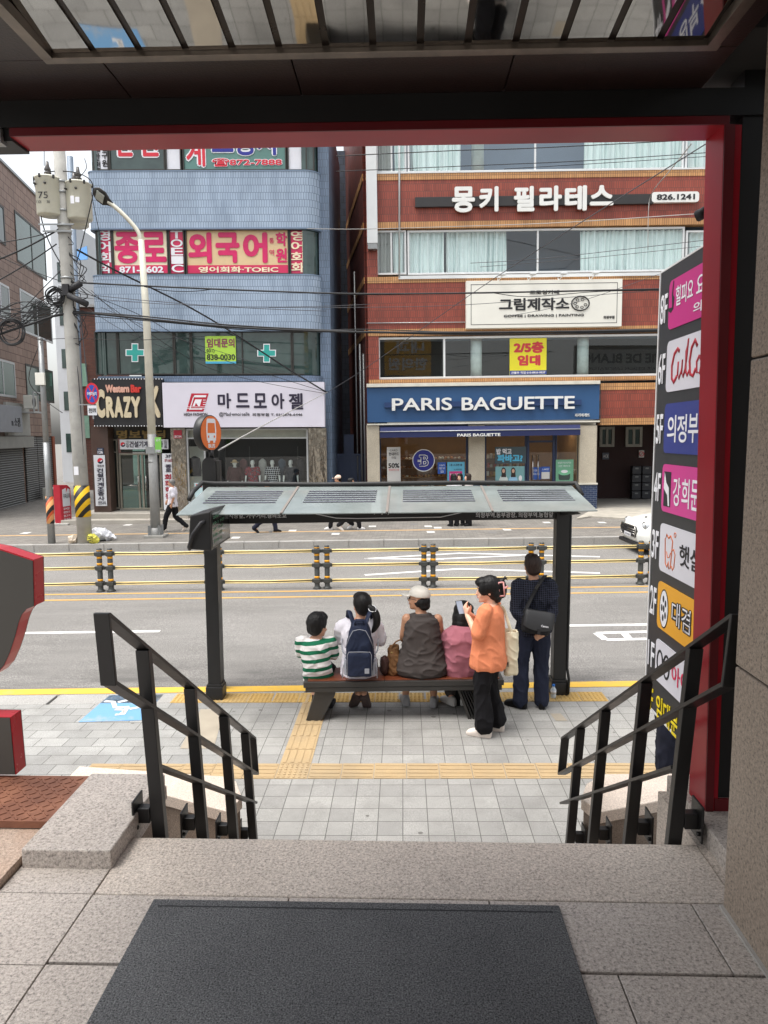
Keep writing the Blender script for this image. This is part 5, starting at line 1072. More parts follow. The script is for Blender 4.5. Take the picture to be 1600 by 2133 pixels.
sign('cake_poster', 'green poster with a printed cake in the window right of the bakery door', 'poster', 1157.5, 1004, 1195, 957, YP, pgreen, [('생일엔 피스타치오', 1162, 966, 1190, 961.5, wh), ('그린 케이크', 1162, 973, 1188, 968.5, wh)], d=.006, fr=R_, thick=.002, extra=cake)
# garage bay on the right
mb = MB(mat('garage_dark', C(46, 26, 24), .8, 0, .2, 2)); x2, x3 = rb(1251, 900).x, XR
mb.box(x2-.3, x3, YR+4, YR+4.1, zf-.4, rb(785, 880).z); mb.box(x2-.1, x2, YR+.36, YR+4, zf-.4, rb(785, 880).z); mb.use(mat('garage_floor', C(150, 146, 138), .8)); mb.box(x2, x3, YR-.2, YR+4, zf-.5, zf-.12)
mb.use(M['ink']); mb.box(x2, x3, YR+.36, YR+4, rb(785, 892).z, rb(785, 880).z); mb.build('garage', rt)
for x0, x1 in ((1249, 1280), (1303, 1338)): window(rt, x0, 889, x1, 931, YR+3.9, R_, mat('frame_beige', C(150, 148, 140), .6), gpane.m, .12, div=((x0+x1)/2,), name='garage_window')
sign('garage_plaque', 'dim round plaque on the garage wall', 'sign', 1255, 957, 1269, 943, YR+3.95, film('plaque_dark', (60, 66, 80)), [('ACE', 1256.5, 953, 1267.5, 947, pgrey)], d=.03, fr=R_, thick=.004)
def nos(o):
    c = rb(1336.5, 945.5, YR+3.9); mb = MB(redi); mb.tube([(c.x+.1*cos(k*pi/8), YR+3.895, c.z+.1*sin(k*pi/8)) for k in range(16)], .014, 6, closed=True); mb.tube([(c.x-.07, YR+3.89, c.z-.07), (c.x+.07, YR+3.89, c.z+.07)], .012, 6); mb.build('ban_ring', o)
sign('no_smoking_sign', 'small pale no smoking sign in the dark garage', 'sign', 1331, 953, 1342, 938, YR+3.92, pgrey, [], d=.02, fr=R_, extra=nos)
crl_ = ['bottom', 'second from the bottom', 'third from the bottom', 'top']
for j in range(4):
    for i, px in enumerate((1324, 1345)):
        c = rb(px, 1030, YR+3.3); h = .36; t = thing('plastic_crate', 'dark plastic crate in the garage, %s of the %s stack' % (crl_[j], ('left', 'right')[i]), 'crate', (c.x, YR+3.3, zf-.1+h*j), R_, 'crates in the garage')
        mb = MB(mat('crate_dark', C(30, 32, 38), .5)); z = zf-.1+h*j; mb.box(c.x-.19, c.x+.19, YR+3.2, YR+3.5, z+.01, z+h-.01, .015); mb.build('body', t)
        mb = MB(mat('crate_slot', C(110, 112, 112), .5)); mb.box(c.x-.07, c.x+.07, YR+3.195, YR+3.199, z+h*.62, z+h*.8); mb.build('handle_slot', t)
mb = MB(mat('rough_concrete', C(170, 164, 152), .9, 0, .2, 3)); a, b = at(1215, 1075, YR-1.5), at(1375, 1058, YR-1.5); P = [fg(*p) for p in ((1200, 1083), (1230, 1078), (1300, 1082), (1372, 1080), (1372, 1060), (1240, 1060))]; mb.prism([(p.x, p.y, p.z) for p in P], (0, 0, .05)); mb.build('ramp', fpv)
# ------------------------------------------------------------------ brown tiled building on the left (side street)
A = Vector((-16.4, 29.0, 0)); Bp = Vector((-17.75, 38.2, 0)); dx = (Bp-A).normalized(); LEFT = Matrix.Translation(A) @ Matrix(((dx.x, -dx.y, 0), (dx.y, dx.x, 0), (0, 0, 1))).to_4x4()
ll = (Bp-A).length
def lf(px, py): return at(px, py, 0, LEFT)
lt_ = thing('tile_building', 'brown tiled building along the side street at the far left', 'building', (ll/2, 2, -.3), LEFT)
btl = tiles('brown_wall_tiles', C(168, 138, 122), C(154, 126, 110), C(108, 74, 60), .62, .36, .5, .02, 'xz', 0, .6, C(120, 100, 90))
ztop = lf(60, 395).z
mb = MB(btl); mb.box(-3, ll, .10, 6, -.4, ztop); 
zsh = lf(60, 908).z; mb.box(-3, ll-.01, 0, .099, zsh, ztop); mb.use(M['steel']); mb.box(-3.05, ll+.05, -.06, 6.05, ztop+.001, ztop+.12); mb.build('wall', lt_)
grn = mat('pane_green', C(70, 100, 92), .1, 0, .15, 1, spec=.6)
for x0, y0, x1, y1, fm in ((-25, 405, 10, 487, M['darkframe']), (35, 442, 95, 544, M['darkframe']), (-18, 578, 21, 655, wfr), (45, 603, 108, 690, wfr), (-20, 742, 33, 822, M['alu']), (56, 758, 112, 832, M['darkframe'])):
    a, b = lf(x0, y1), lf(x1, y1); tpx = lf(x0, y0); m = (x0+x1)/2
    mb = MB(fm); z0, z1 = min(a.z, b.z), tpx.z
    z1 = min(z1, z0+2.6); fw = .1
    mb.box(a.x, b.x, -.03, .02, z0, z0+fw); mb.box(a.x, b.x, -.03, .02, z1-fw, z1)
    for x in (a.x, (a.x+b.x)/2-.04, b.x-fw): mb.box(x, x+fw, -.028, .018, z0+fw-.002, z1-fw+.002)
    o = mb.build('window', lt_); mb = MB(grn if y0 > 700 or y0 == 442 else gpane.m); mb.box(a.x+.05, b.x-.05, -.012, -.004, z0+.05, z1-.05); mb.build('pane', o)
shu = N('shutter_steel'); shu.set(.5, .4); xx = shu.xyz(); wv = shu.n('TexWave', bands_direction='Z', Scale=3.0, Distortion=0); shu.l(shu.obj(), wv.inputs[0]); shu.base(shu.ramp(wv.outputs['Fac'], [(.2, C(70, 70, 68)), (.6, C(126, 126, 122))])); shu.bump(wv.outputs['Fac'], .8, .05)
for x0, x1, lab in ((-40, 54, 0), (60, 84, 0), (85, 116, 0)):
    a, b = lf(x0, 1040), lf(x1, 1040); mb = MB(shu.m); mb.box(a.x, b.x, .02, .09, -.35, zsh-.05 if x0 > 0 else zsh-.55); mb.build('shutter', lt_)
mb = MB(mat('shutter_box', C(160, 158, 150), .6)); a, b = lf(-60, 930), lf(60, 930); mb.box(a.x, b.x, -.25, .02, zsh-.54, zsh-.02); mb.use(mat('corrugated', C(180, 178, 170), .6)); mb.box(lf(10, 900).x, b.x, -.12, -.001, zsh+.01, zsh+1.5); mb.build('shutter_housing', lt_)
mb = MB(mat('orange_trim', C(150, 74, 44), .6)); a = lf(117, 1000); mb.box(a.x, ll, -.04, .098, -.3, zsh-.02); mb.build('door_jamb', lt_)
a, b = lf(-40, 900), lf(23, 845); mb = MB(mat('sign_grey', C(150, 152, 158), .5)); mb.box(a.x, b.x, -.45, -.26, a.z, b.z-.05, .01); o = mb.build('grey_sign', None, LEFT, 'plain grey shop sign over the shutter at the far left', 'shop sign')
mb = MB(M['ink']); q = lf(2, 888); mb.text('n 소점', (q.x, -.45, q.z), (1.0, 0, 0), (0, 0, .4)); mb.build('lettering', o)
def ac(px, z, label, cage=False, Y=-.5):
    c = lf(px, 900); t = thing('air_conditioner', label, 'air conditioner', (c.x, Y, z), LEFT)
    mb = MB(M['offwhite']); mb.box(c.x-.45, c.x+.45, Y-.18, Y+.18, z, z+.62, .02); cs = mb.build('case', t)
    mb = MB(M['char']); mb.lathe([(.24, 0), (.24, .01), (.05, .012)], (c.x-.1, Y-.18, z+.31), 20, Matrix.Rotation(pi/2, 3, 'X')); mb.build('fan_grille', cs)
    if cage:
        mb = MB(M['alu'])
        for x in (-.6, 0, .6): mb.box(c.x+x-.025, c.x+x+.025, Y-.35, Y-.30, z-.15, z+.8)
        for zz in (-.15, .75): mb.box(c.x-.6, c.x+.6, Y-.352, Y-.298, z+zz-.02, z+zz+.03)
        mb.box(c.x-.7, c.x+.7, Y-.35, 0-.002+.0, z-.2, z-.152); mb.build('cage', t)
ac(44, lf(44, 852).z, 'air conditioner in a metal cage under the window of the brown building', True); ac(78, -.1, 'air conditioner standing on the ground by the shutters', False, -.4)
# houses closing the side street
b1 = thing('white_house', 'narrow white building closing the end of the side street', 'building', (-19.5, 50, 0))
mb = MB(mat('render_white', C(200, 204, 208), .8, 0, .08, .5)); a, b = at(104, 470, 50), at(158, 470, 50); mb.box(a.x, b.x, 50, 56, -1, a.z); mb.build('wall', b1)
for k in range(5):
    mb = MB(gpane.m); z = 2+k*2.9; mb.box(a.x+.35, b.x-.4, 49.97, 49.995, z, z+1.3); mb.build('window', b1)
mb = MB(mat('tarp_blue', C(96, 150, 206), .7, 0, .1, 2)); q = at(150, 545, 46), at(184, 512, 46); mb.prism([(q[0].x, 45.8, q[0].z), (q[1].x, 45.8, q[0].z+.1), (q[1].x-.1, 46, q[1].z), (q[0].x+.3, 46, q[1].z-.25)], (0, .06, 0)); mb.build('tarpaulin', None, I4, 'light blue tarpaulin hanging behind the utility pole', 'tarpaulin')
b2 = thing('brick_house', 'dark red brick house behind the utility pole', 'building', (-17.5, 42, 0))
mb = MB(tiles('house_brick', C(134, 84, 70), C(110, 66, 56), C(90, 80, 74), .24, .08, .5, .012, 'xz', 0, .8)); a, b = at(150, 640, 42), at(200, 640, 42); mb.box(a.x, b.x, 42, 47, -1, a.z); mb.build('wall', b2)
mb = MB(M['alu']); mb.box(a.x-.1, b.x+.1, 41.9, 47.1, a.z+.001, a.z+.15); mb.build('roof', b2)
for k in (3.0, 6.0): mb = MB(mat('sash_mint', C(150, 190, 170), .4)); mb.box(b.x-1.3, b.x-.7, 41.96, 41.995, k, k+1.3); mb.build('window', b2)
# ================================================================== PEDESTRIAN BODIES: builders ==================================================================
def vlerp(a, b, t): return Vector(a)*(1-t)+Vector(b)*t
def spline(pts, k=4):
    P = [Vector(p) for p in pts]; out = []
    for i in range(len(P)-1):
        p0, p1, p2, p3 = P[max(0, i-1)], P[i], P[i+1], P[min(len(P)-1, i+2)]
        for j in range(k):
            t = j/k; out.append(.5*((2*p1)+(p2-p0)*t+(2*p0-5*p1+4*p2-p3)*t*t+(3*p1-p0-3*p2+p3)*t**3))
    return out+[P[-1]]
def limb(mb, pts, rad, k=4, n=12, flat=1):
    R = []
    for i in range(len(rad)-1): R += [rad[i]+(rad[i+1]-rad[i])*(j/k) for j in range(k)]
    R.append(rad[-1]); P = spline(pts, k); mb.tube(P, R, n, flat=flat); mb.ball(P[0], R[0]*.98, 10, 6); mb.ball(P[-1], R[-1]*.98, 10, 6)
def fuse(mb, vox, name, parent, m, smooth=4, fold=None, sub=None):
    """one continuous skin over overlapping volumes"""
    me = bpy.data.meshes.new('tmp'); mb.bm.to_mesh(me); mb.bm.free(); ob = bpy.data.objects.new('tmp', me); COL.objects.link(ob)
    md = ob.modifiers.new('r', 'REMESH'); md.mode = 'VOXEL'; md.voxel_size = vox
    ms = ob.modifiers.new('s', 'SMOOTH'); ms.factor = .5; ms.iterations = smooth
    me2 = bpy.data.meshes.new_from_object(ob.evaluated_get(bpy.context.evaluated_depsgraph_get()))
    bpy.data.objects.remove(ob); bpy.data.meshes.remove(me)
    bm = bmesh.new(); bm.from_mesh(me2); bpy.data.meshes.remove(me2)
    if fold:
        bm.normal_update()
        for v in bm.verts: v.co += v.normal*fold(v.co)
    r = MB(m); r.bm.free(); r.bm = bm
    for f in bm.faces: f.material_index = 0; f.smooth = True
    return r.build(name, parent, smooth=True)
def folds(amp, fx=9, fz=4, seed=0, amp2=None):
    """cloth creases: soft swells, drawn out folds and fine crumples"""
    def f(c):
        w_ = Vector((noise.noise(c*3+Vector((seed, 0, 0))), noise.noise(c*3+Vector((0, seed, 5))), 0))*.09
        p = c+w_
        a = (1-min(1, abs(noise.noise(Vector((p.x*fx*.8+seed, p.y*fx*.8, p.z*fz*.7))))))**5
        b = (1-min(1, abs(noise.noise(Vector((p.x*fx*1.3+p.z*5, p.y*fx*1.3+seed, p.z*fz*1.2-p.x*3))))))**6
        d_ = noise.noise(c*22+Vector((seed, 0, 0)))
        return amp*(1.25*a+1.0*b-.72)+amp*.12*d_
    return f
def strands(amp, seed=0):
    return lambda c: amp*noise.noise(Vector((c.x*70+seed, c.y*70, c.z*9)))+amp*.6*noise.noise(Vector((c.x*25, c.y*25+seed, c.z*6)))
SIT = dict(pel=(0, 0, .535), waist=(0, -.015, .68), chest=(0, -.01, .88), neck=(0, .0, 1.06), head=(0, .03, 1.20), shL=(-.175, -.005, 1.005), shR=(.175, -.005, 1.005), elL=(-.225, .08, .76), elR=(.225, .08, .76), wrL=(-.12, .27, .68), wrR=(.12, .27, .68), hipL=(-.085, .02, .53), hipR=(.085, .02, .53), knL=(-.11, .42, .49), knR=(.11, .42, .49), anL=(-.11, .24, .09), anR=(.11, .24, .09), tL=(-.1, 1, 0), tR=(.1, 1, 0), hdL=(.5, .8, -.2), hdR=(-.5, .8, -.2))
STAND = dict(pel=(0, 0, .92), waist=(0, .005, 1.07), chest=(0, -.01, 1.26), neck=(0, -.015, 1.44), head=(0, .02, 1.585), shL=(-.18, -.015, 1.385), shR=(.18, -.015, 1.385), elL=(-.225, -.03, 1.11), elR=(.225, -.03, 1.11), wrL=(-.225, .05, .87), wrR=(.225, .05, .87), hipL=(-.085, 0, .90), hipR=(.085, 0, .90), knL=(-.095, .02, .49), knR=(.095, .02, .49), anL=(-.10, -.02, .085), anR=(.10, -.02, .085), tL=(-.15, 1, 0), tR=(.15, 1, 0), hdL=(.1, .2, -1), hdR=(-.1, .2, -1))
def pose(base, s=1, **k):
    J = dict(base); J.update(k); return {a: (v if isinstance(v, (int, float)) else Vector(v)*s if a[0] != 't' and a[:2] not in ('hd', 'nm') else Vector(v)) for a, v in J.items()} | {'s': s}
def spine_rings(mb, J, rows, infl=0, n=20):
    P = [J['pel'], J['waist'], J['chest'], J['neck']]; s = J['s']; rs = []
    pel_dn = J['pel']-(J['waist']-J['pel']).normalized()*.12*s
    def pt(u):
        if u < 0: return J["pel"]+(pel_dn-J["pel"])*(-u)
        i = min(2, int(u)); return P[i].lerp(P[i+1], u-i)
    for u, w_, d_ in rows:
        c = pt(u); t = (pt(min(3, u+.15))-pt(max(-1.6, u-.15))).normalized(); f = max(0, min(1, u/3))
        hx = (J['hipR']-J['hipL']).normalized().lerp((J['shR']-J['shL']).normalized(), f); x = (hx-t*hx.dot(t)).normalized(); y = t.cross(x).normalized()
        rs.append([c + x*((w_*s+infl)*(abs(cos(a))**.85*(1 if cos(a) > 0 else -1))) + y*((d_*s+infl)*sin(a)) for a in [2*pi*j/n for j in range(n)]])
    mb.rings(rs)
TORSO = [(-.9, .10, .08), (-.5, .15, .115), (0, .168, .125), (.5, .158, .112), (1, .142, .102), (1.5, .152, .112), (2, .165, .12), (2.35, .172, .112), (2.6, .162, .098), (2.8, .12, .08), (3, .062, .062)]
def head_mat(J, yaw=0, pitch=0, roll=0): return Matrix.Translation(J['head']) @ Matrix.Rotation(yaw, 4, 'Z') @ Matrix.Rotation(pitch, 4, 'X') @ Matrix.Rotation(roll, 4, 'Y') @ Matrix.Scale(J.get('hs', J['s'] if J['s'] > .9 else (J['s']+.9)/2), 4)
def head(mb, Hm):
    R3 = Hm.to_3x3()
    rows = [(-.112, .022, .020, .060), (-.10, .040, .045, .045), (-.08, .052, .064, .028), (-.05, .060, .080, .014), (-.015, .067, .090, .004), (.02, .072, .095, 0), (.05, .073, .095, -.004), (.08, .066, .085, -.006), (.10, .048, .062, -.006), (.113, .018, .025, -.006)]
    mb.rings([[Hm @ Vector((w_*cos(a), yo+d_*sin(a)*(1 if sin(a) < 0 else .98), z)) for a in [2*pi*j/18 for j in range(18)]] for z, w_, d_, yo in rows])
    mb.tube([Hm @ Vector(p) for p in ((0, .088, .012), (0, .102, -.015), (0, .112, -.033), (0, .096, -.043))], [.008, .010, .014, .010], 8)
    mb.tube([Hm @ Vector(p) for p in ((-.022, .086, -.064), (0, .096, -.063), (.022, .086, -.064))], [.006, .011, .006], 8)
    mb.ball(Hm @ Vector((0, .078, -.098)), .020, 8, 6)
    for sx in (-1, 1):
        mb.ball(Hm @ Vector((sx*.073, -.008, -.012)), (.009, .019, .032), 8, 6, R3); mb.ball(Hm @ Vector((sx*.040, .066, -.04)), .022, 8, 6)
def face_parts(Hm, body):
    mb = MB(mat('eye_dark', C(26, 20, 18), .2)); R3 = Hm.to_3x3()
    for sx in (-1, 1): mb.ball(Hm @ Vector((sx*.031, .084, .004)), (.013, .010, .006), 8, 6, R3); mb.tube([Hm @ Vector(p) for p in ((sx*.016, .093, .022), (sx*.033, .089, .026), (sx*.050, .074, .020))], .0035, 5)
    mb.build('eyes', body); mb = MB(mat('lip', C(176, 96, 88), .4)); mb.tube([Hm @ Vector(p) for p in ((-.018, .094, -.064), (0, .105, -.062), (.018, .094, -.064))], [.003, .0045, .003], 6); mb.build('lips', body)
def hand(mb, wr, d, nrm, side, curl=.6, k=1.0):
    d = d.normalized(); x = d.cross(nrm).normalized()*side; nn = nrm.normalized()
    mb.rings([[wr + d*(u*k) + x*(a*cos(t)*k) + nn*(b*sin(t)*k) for t in [2*pi*j/10 for j in range(10)]] for u, a, b in ((-.01, .024, .020), (.02, .032, .019), (.06, .040, .016), (.088, .038, .013))])
    for i, (o, L) in enumerate(((-.030, .068), (-.010, .078), (.011, .072), (.030, .056))):
        c = curl*(1+.1*i); p = wr + d*.084*k + x*o*k; a1 = c*.5; a2 = c*1.1; q = p + (d*cos(a1)-nn*sin(a1))*L*.5*k; r = q + (d*cos(a2)-nn*sin(a2))*L*.5*k
        mb.tube([p-d*.01, p, q, r], [.009*k, .0088*k, .008*k, .0065*k], 7)
    b0 = wr + d*.022*k - x*.028*k; mb.tube([b0, b0+(d*.030-x*.022-nn*.012)*k, b0+(d*.060-x*.026-nn*.022)*k], [.012*k, .010*k, .0075*k], 7)
def shoe(mb, an, t, s=1, pitch=0, L=1):
    t = Vector(t); t.z = 0; t.normalize(); yaw = atan2(-t.x, t.y); M3 = Matrix.Translation((an.x, an.y, an.z-.085*s)) @ Matrix.Rotation(yaw, 4, 'Z') @ Matrix.Rotation(pitch, 4, 'X')
    rows = [(-.080, .024, .07), (-.06, .038, .105), (-.02, .041, .115), (.03, .042, .110), (.08, .047, .086), (.13, .050, .070), (.168, .044, .056), (.192, .024, .034)]
    mb.rings([[M3 @ Vector((w_*s*(abs(cos(a))**.7)*(1 if cos(a) > 0 else -1), y*s*L, (h*s*(.5+.5*sin(a)) if sin(a) > -.3 else 0.0))) for a in [2*pi*j/14 for j in range(14)]] for y, w_, h in rows])
def person(label, loc, rz, J, skin, top, low, shoes, hair=None, yaw=0, pitch=0, vox=.009, group=None, face=False, extras=None, hroll=0):
    """top = (material, sleeve 0..2, rows, inflation, fold); low = (material, length 0..2, inflation); shoes = material"""
    t = local_thing('person', label, 'person', loc, I4, group, rz); s = J['s']; mb = MB(skin)
    spine_rings(mb, J, TORSO); Hm = head_mat(J, yaw, pitch, hroll); head(mb, Hm)
    mb.tube([J['neck']-Vector((0, 0, .04)), J['neck'].lerp(J['head'], .3), J['head']+Vector((0, -.015, -.05))], [.062*s, .054*s, .052*s], 12)
    for k, sd in (('L', -1), ('R', 1)):
        sh, el, wr = J['sh'+k], J['el'+k], J['wr'+k]
        limb(mb, [sh, sh.lerp(el, .5), el, el.lerp(wr, .4), wr], [.052*s, .046*s, .039*s, .038*s, .026*s])
        hd = J['hd'+k]; nn = J.get('nm'+k) or Vector((0, 1, 0)).cross(hd) if abs(hd.y) < .9*hd.length else Vector((-sd, 0, .3)); nn = J.get('nm'+k, nn)
        hand(mb, wr, Vector(hd), Vector(nn) if Vector(nn).length > .01 else Vector((1, 0, 0)), sd, J.get('curl', .7), s*1.0)
        hp, kn, an = J['hip'+k], J['kn'+k], J['an'+k]
        limb(mb, [hp, hp.lerp(kn, .5), kn, kn.lerp(an, .35), an], [.085*s, .074*s, .056*s, .054*s, .036*s])
        limb(mb, [an, an+Vector(J['t'+k]).normalized()*.10*s-Vector((0, 0, .05*s))], [.034*s, .03*s], 2)
    body = fuse(mb, vox, 'body', t, skin, 3)
    if face: face_parts(Hm, body)
    if top:
        m, slv, rows, inf, fold = top; mb = MB(m); spine_rings(mb, J, rows, inf)
        for k in 'LR':
            sh, el, wr = J['sh'+k], J['el'+k], J['wr'+k]; cen = J['chest'].lerp(J['neck'], .55)
            if slv > 0:
                e = sh.lerp(el, min(1, slv)) if slv <= 1 else el.lerp(wr, slv-1)
                pts = [cen.lerp(sh, .55), sh, sh.lerp(el, .5*min(1, slv))] + ([e] if slv <= 1 else [el, e]); rad = [.070*s, .062*s+inf*.8, .058*s+inf*1.1] + ([.054*s+inf*1.3] if slv <= 1 else [.050*s+inf, .036*s+inf*.8])
                limb(mb, pts, rad)
            else: limb(mb, [cen.lerp(sh, .3), cen.lerp(sh, .78)], [.06*s, .048*s], 2)
        fuse(mb, vox*1.1, 'top', t, m, 4, fold)
    if low:
        m, ln, inf = low[:3]; mb = MB(m); spine_rings(mb, J, [(-.9, .12, .10), (-.4, .155, .12), (0, .172, .13), (.5, .162, .118), (.75, .15, .108)], inf*.7)
        flare = low[3] if len(low) > 3 else .0
        for k in 'LR':
            hp, kn, an = J['hip'+k], J['kn'+k], J['an'+k]; e = hp.lerp(kn, ln) if ln <= 1 else kn.lerp(an, ln-1)
            limb(mb, [hp, hp.lerp(kn, .5)] + ([e] if ln <= 1 else [kn, kn.lerp(e, .5), e]), [.092*s+inf, .080*s+inf] + ([.068*s+inf*1.3] if ln <= 1 else [.062*s+inf, .058*s+inf+flare*.5, .050*s+inf+flare]))
        fuse(mb, vox*1.2, 'trousers', t, m, 4, folds(.010, 9, 2.2, 3))
    if shoes:
        for k in 'LR':
            mb = MB(shoes); shoe(mb, J['an'+k], J['t'+k], s, J.get('p'+k, 0)); fuse(mb, max(.006, vox*.8), 'shoe', t, shoes, 2)
    if hair: hair(t, Hm, J)
    if extras: extras(t, Hm, J)
    return t
def hairmat(name, c):
    n = N(name); n.set(.5, 0, .28); f = n.noise(1, 4, n.map((160, 160, 14))); n.base(n.ramp(f, [(.3, mul(c, .5)), (.7, mul(c, 1.6))])); n.bump(f, .5, .004); return n.m
blackhair = hairmat('black_hair', C(19, 17, 17)); greyhair = hairmat('grey_hair', C(120, 118, 116)); brownhair = hairmat('dark_brown_hair', C(48, 36, 32))
def hair_short(m, vox=.008, amp=.005, low=-.055, top=.128, w_=.086):
    def f(t, Hm, J):
        mb = MB(m); R3 = Hm.to_3x3()
        mb.ball(Hm @ Vector((0, -.022, .028)), (w_, .102, .100), 18, 12, R3); mb.ball(Hm @ Vector((0, -.045, -.02)), (w_*.88, .068, .075), 14, 10, R3); mb.ball(Hm @ Vector((0, .035, .075)), (w_*.8, .062, .048), 12, 8, R3)
        fuse(mb, vox, 'hair', t, m, 2, strands(amp))
    return f
def hair_bob(m, vox=.008):
    def f(t, Hm, J):
        mb = MB(m); R3 = Hm.to_3x3(); hair_core = ((0, -.02, .03), (.090, .104, .102)), ((0, -.04, -.04), (.092, .078, .10)), ((0, -.045, -.10), (.084, .066, .06)), ((0, .035, .075), (.078, .066, .05)), ((-.070, .025, -.03), (.026, .045, .085)), ((.070, .025, -.03), (.026, .045, .085))
        for c, r in hair_core: mb.ball(Hm @ Vector(c), r, 14, 10, R3)
        fuse(mb, vox, 'hair', t, m, 3, strands(.003))
    return f
def rows_shift(rows, dw=0, dd=0, cut=None): return [(u, w_+dw, d_+dd) for u, w_, d_ in rows if cut is None or u >= cut]
SHIRT = [(-.95, .165, .125), (-.6, .172, .13), (0, .172, .13), (.5, .162, .118), (1, .152, .112), (1.5, .158, .116), (2, .168, .122), (2.35, .174, .114), (2.6, .164, .10), (2.8, .125, .082), (2.92, .075, .066)]
skinA = mat('skin_light', C(222, 176, 150), .5, 0, .06, 9); skinB = mat('skin_tan', C(196, 146, 116), .5, 0, .06, 9); skinC = mat('skin_warm', C(208, 158, 130), .5, 0, .06, 9)
def fabric(name, c, var=.1, rough=.9):
    n = N(name); n.set(rough, 0, .2); f = n.noise(5, 5); g_ = n.noise(420, 1); col = n.ramp(f, [(.3, mul(c, 1-var)), (.7, mul(c, 1+var))]); n.base(n.mix(.25, col, n.ramp(g_, [(.35, mul(c, .6)), (.65, mul(c, 1.25))]))); n.bump(g_, .15, .002); return n.m
# ================================================================== PEOPLE at the bus stop ==================================================================
BNY = BN+.22
def seat_at(px, py=1400, dy=0): p = at(px, py, BNY+dy); return p.x
# boy in the striped shirt
st = N('striped_shirt'); st.set(.9, 0, .2); z = st.xyz(); b = st.noise(6, 3)
zz = st.math('ADD', st.math('ADD', z[2], st.math('MULTIPLY', z[0], -.10)), st.math('MULTIPLY', b, .012)); fr_ = st.math('FRACT', st.math('DIVIDE', zz, .098))
st.base(st.mix(st.math('GREATER_THAN', fr_, .57), C(222, 218, 216), C(30, 104, 74))); st.bump(st.noise(400, 1), .15, .002)
x = seat_at(663); ztop = at(664, 1270, BNY).z; s = (ztop-.45)/.865
J = pose(SIT, s, pel=(0, 0, .55), chest=(-.03, -.04, .87), waist=(-.015, -.04, .69), neck=(-.02, -.015, 1.05), head=(.0, .02, 1.195), shL=(-.215, -.03, .99), shR=(.16, -.03, .985), elL=(-.23, .12, .76), elR=(.215, .10, .75), knL=(-.12, .36, .50), knR=(.13, .36, .50), anL=(-.07, .24, .11), anR=(.14, .22, .11))
J['hs'] = 1.2
boy = person('boy with short black hair in a green and white striped shirt, leftmost on the bench', (x, BNY, SL*x), 0, J, skinC, (st.m, .8, rows_shift(SHIRT, .012, .012), .014, folds(.010, 5, 7, 1)), (fabric('boy_shorts', C(34, 34, 40)), .95, .012), fabric('boy_trainers', C(50, 50, 54), .4), hair_short(blackhair, .008, .006, w_=.092), yaw=radians(-32), pitch=radians(-8), vox=.009)
mb = MB(fabric('black_sock', C(28, 28, 32)))
for k in 'LR': mb.tube([J['an'+k]+Vector((0, 0, .06)), J['an'+k]-Vector((0, 0, .01))], .042*s, 10)
mb.build('socks', boy)
mb = MB(wh); c = J['neck']; mb.tube([c+Vector((.075*cos(a*pi/8), .07*sin(a*pi/8), -.02+.02*sin(a*pi/8))) for a in range(16)], .012, 8, closed=True); mb.build('collar', boy)
# girl with the ponytail
x = seat_at(748); ztop = at(759, 1240, BNY).z; s = (ztop-.45)/.872
J = pose(SIT, s, pel=(0, 0, .545), waist=(0, -.02, .69), head=(.035, .03, 1.20), neck=(.02, .0, 1.06), shL=(-.175, 0, .985), shR=(.185, -.01, .985), elL=(-.20, .12, .78), elR=(.24, .10, .765), wrL=(-.08, .3, .72), wrR=(.10, .28, .72), knL=(-.08, .42, .50), knR=(.10, .42, .50), anL=(.05, .09, .19), anR=(-.02, .13, .17), tL=(.25, .9, 0), tR=(-.5, .9, 0), pL=-.85, pR=-.75)
J['hs'] = 1.18
def ponytail(t, Hm, J):
    hair_short(blackhair, .008, .003, w_=.088)(t, Hm, J)
    mb = MB(blackhair); P = [Hm @ Vector(p) for p in ((.03, -.10, .0), (.065, -.135, -.03), (.085, -.15, -.09), (.085, -.145, -.16), (.06, -.135, -.215), (.04, -.13, -.24))]
    limb(mb, P, [.032, .036, .042, .040, .026, .008], 3); fuse(mb, .007, 'ponytail', t, blackhair, 2, strands(.003))
    mb = MB(wh); c = Hm @ Vector((.055, -.128, -.018))
    for k in (0, 1): mb.tube([c+Vector((.042*cos(a*pi/6+k), -.012+.03*sin(a*pi/6), .036*sin(a*pi/6+k)*(1 if k else .7))) for a in range(12)], .0035, 5, closed=True)
    mb.build('hair_tie', t)
whitecot = fabric('white_cotton', C(224, 220, 228), .05)
girl = person('girl with a black ponytail and white t-shirt, wearing a backpack on the bench', (x, BNY, SL*x), 0, J, skinC, (whitecot, .85, rows_shift(SHIRT, .01, .008), .014, folds(.012, 6, 5, 5)), (fabric('navy_shorts', C(28, 29, 38)), 1.02, .02), fabric('brown_trainers', C(92, 80, 78), .35), ponytail, yaw=radians(22), pitch=radians(-4), vox=.009)
GX, GS, GJ = x, s, J
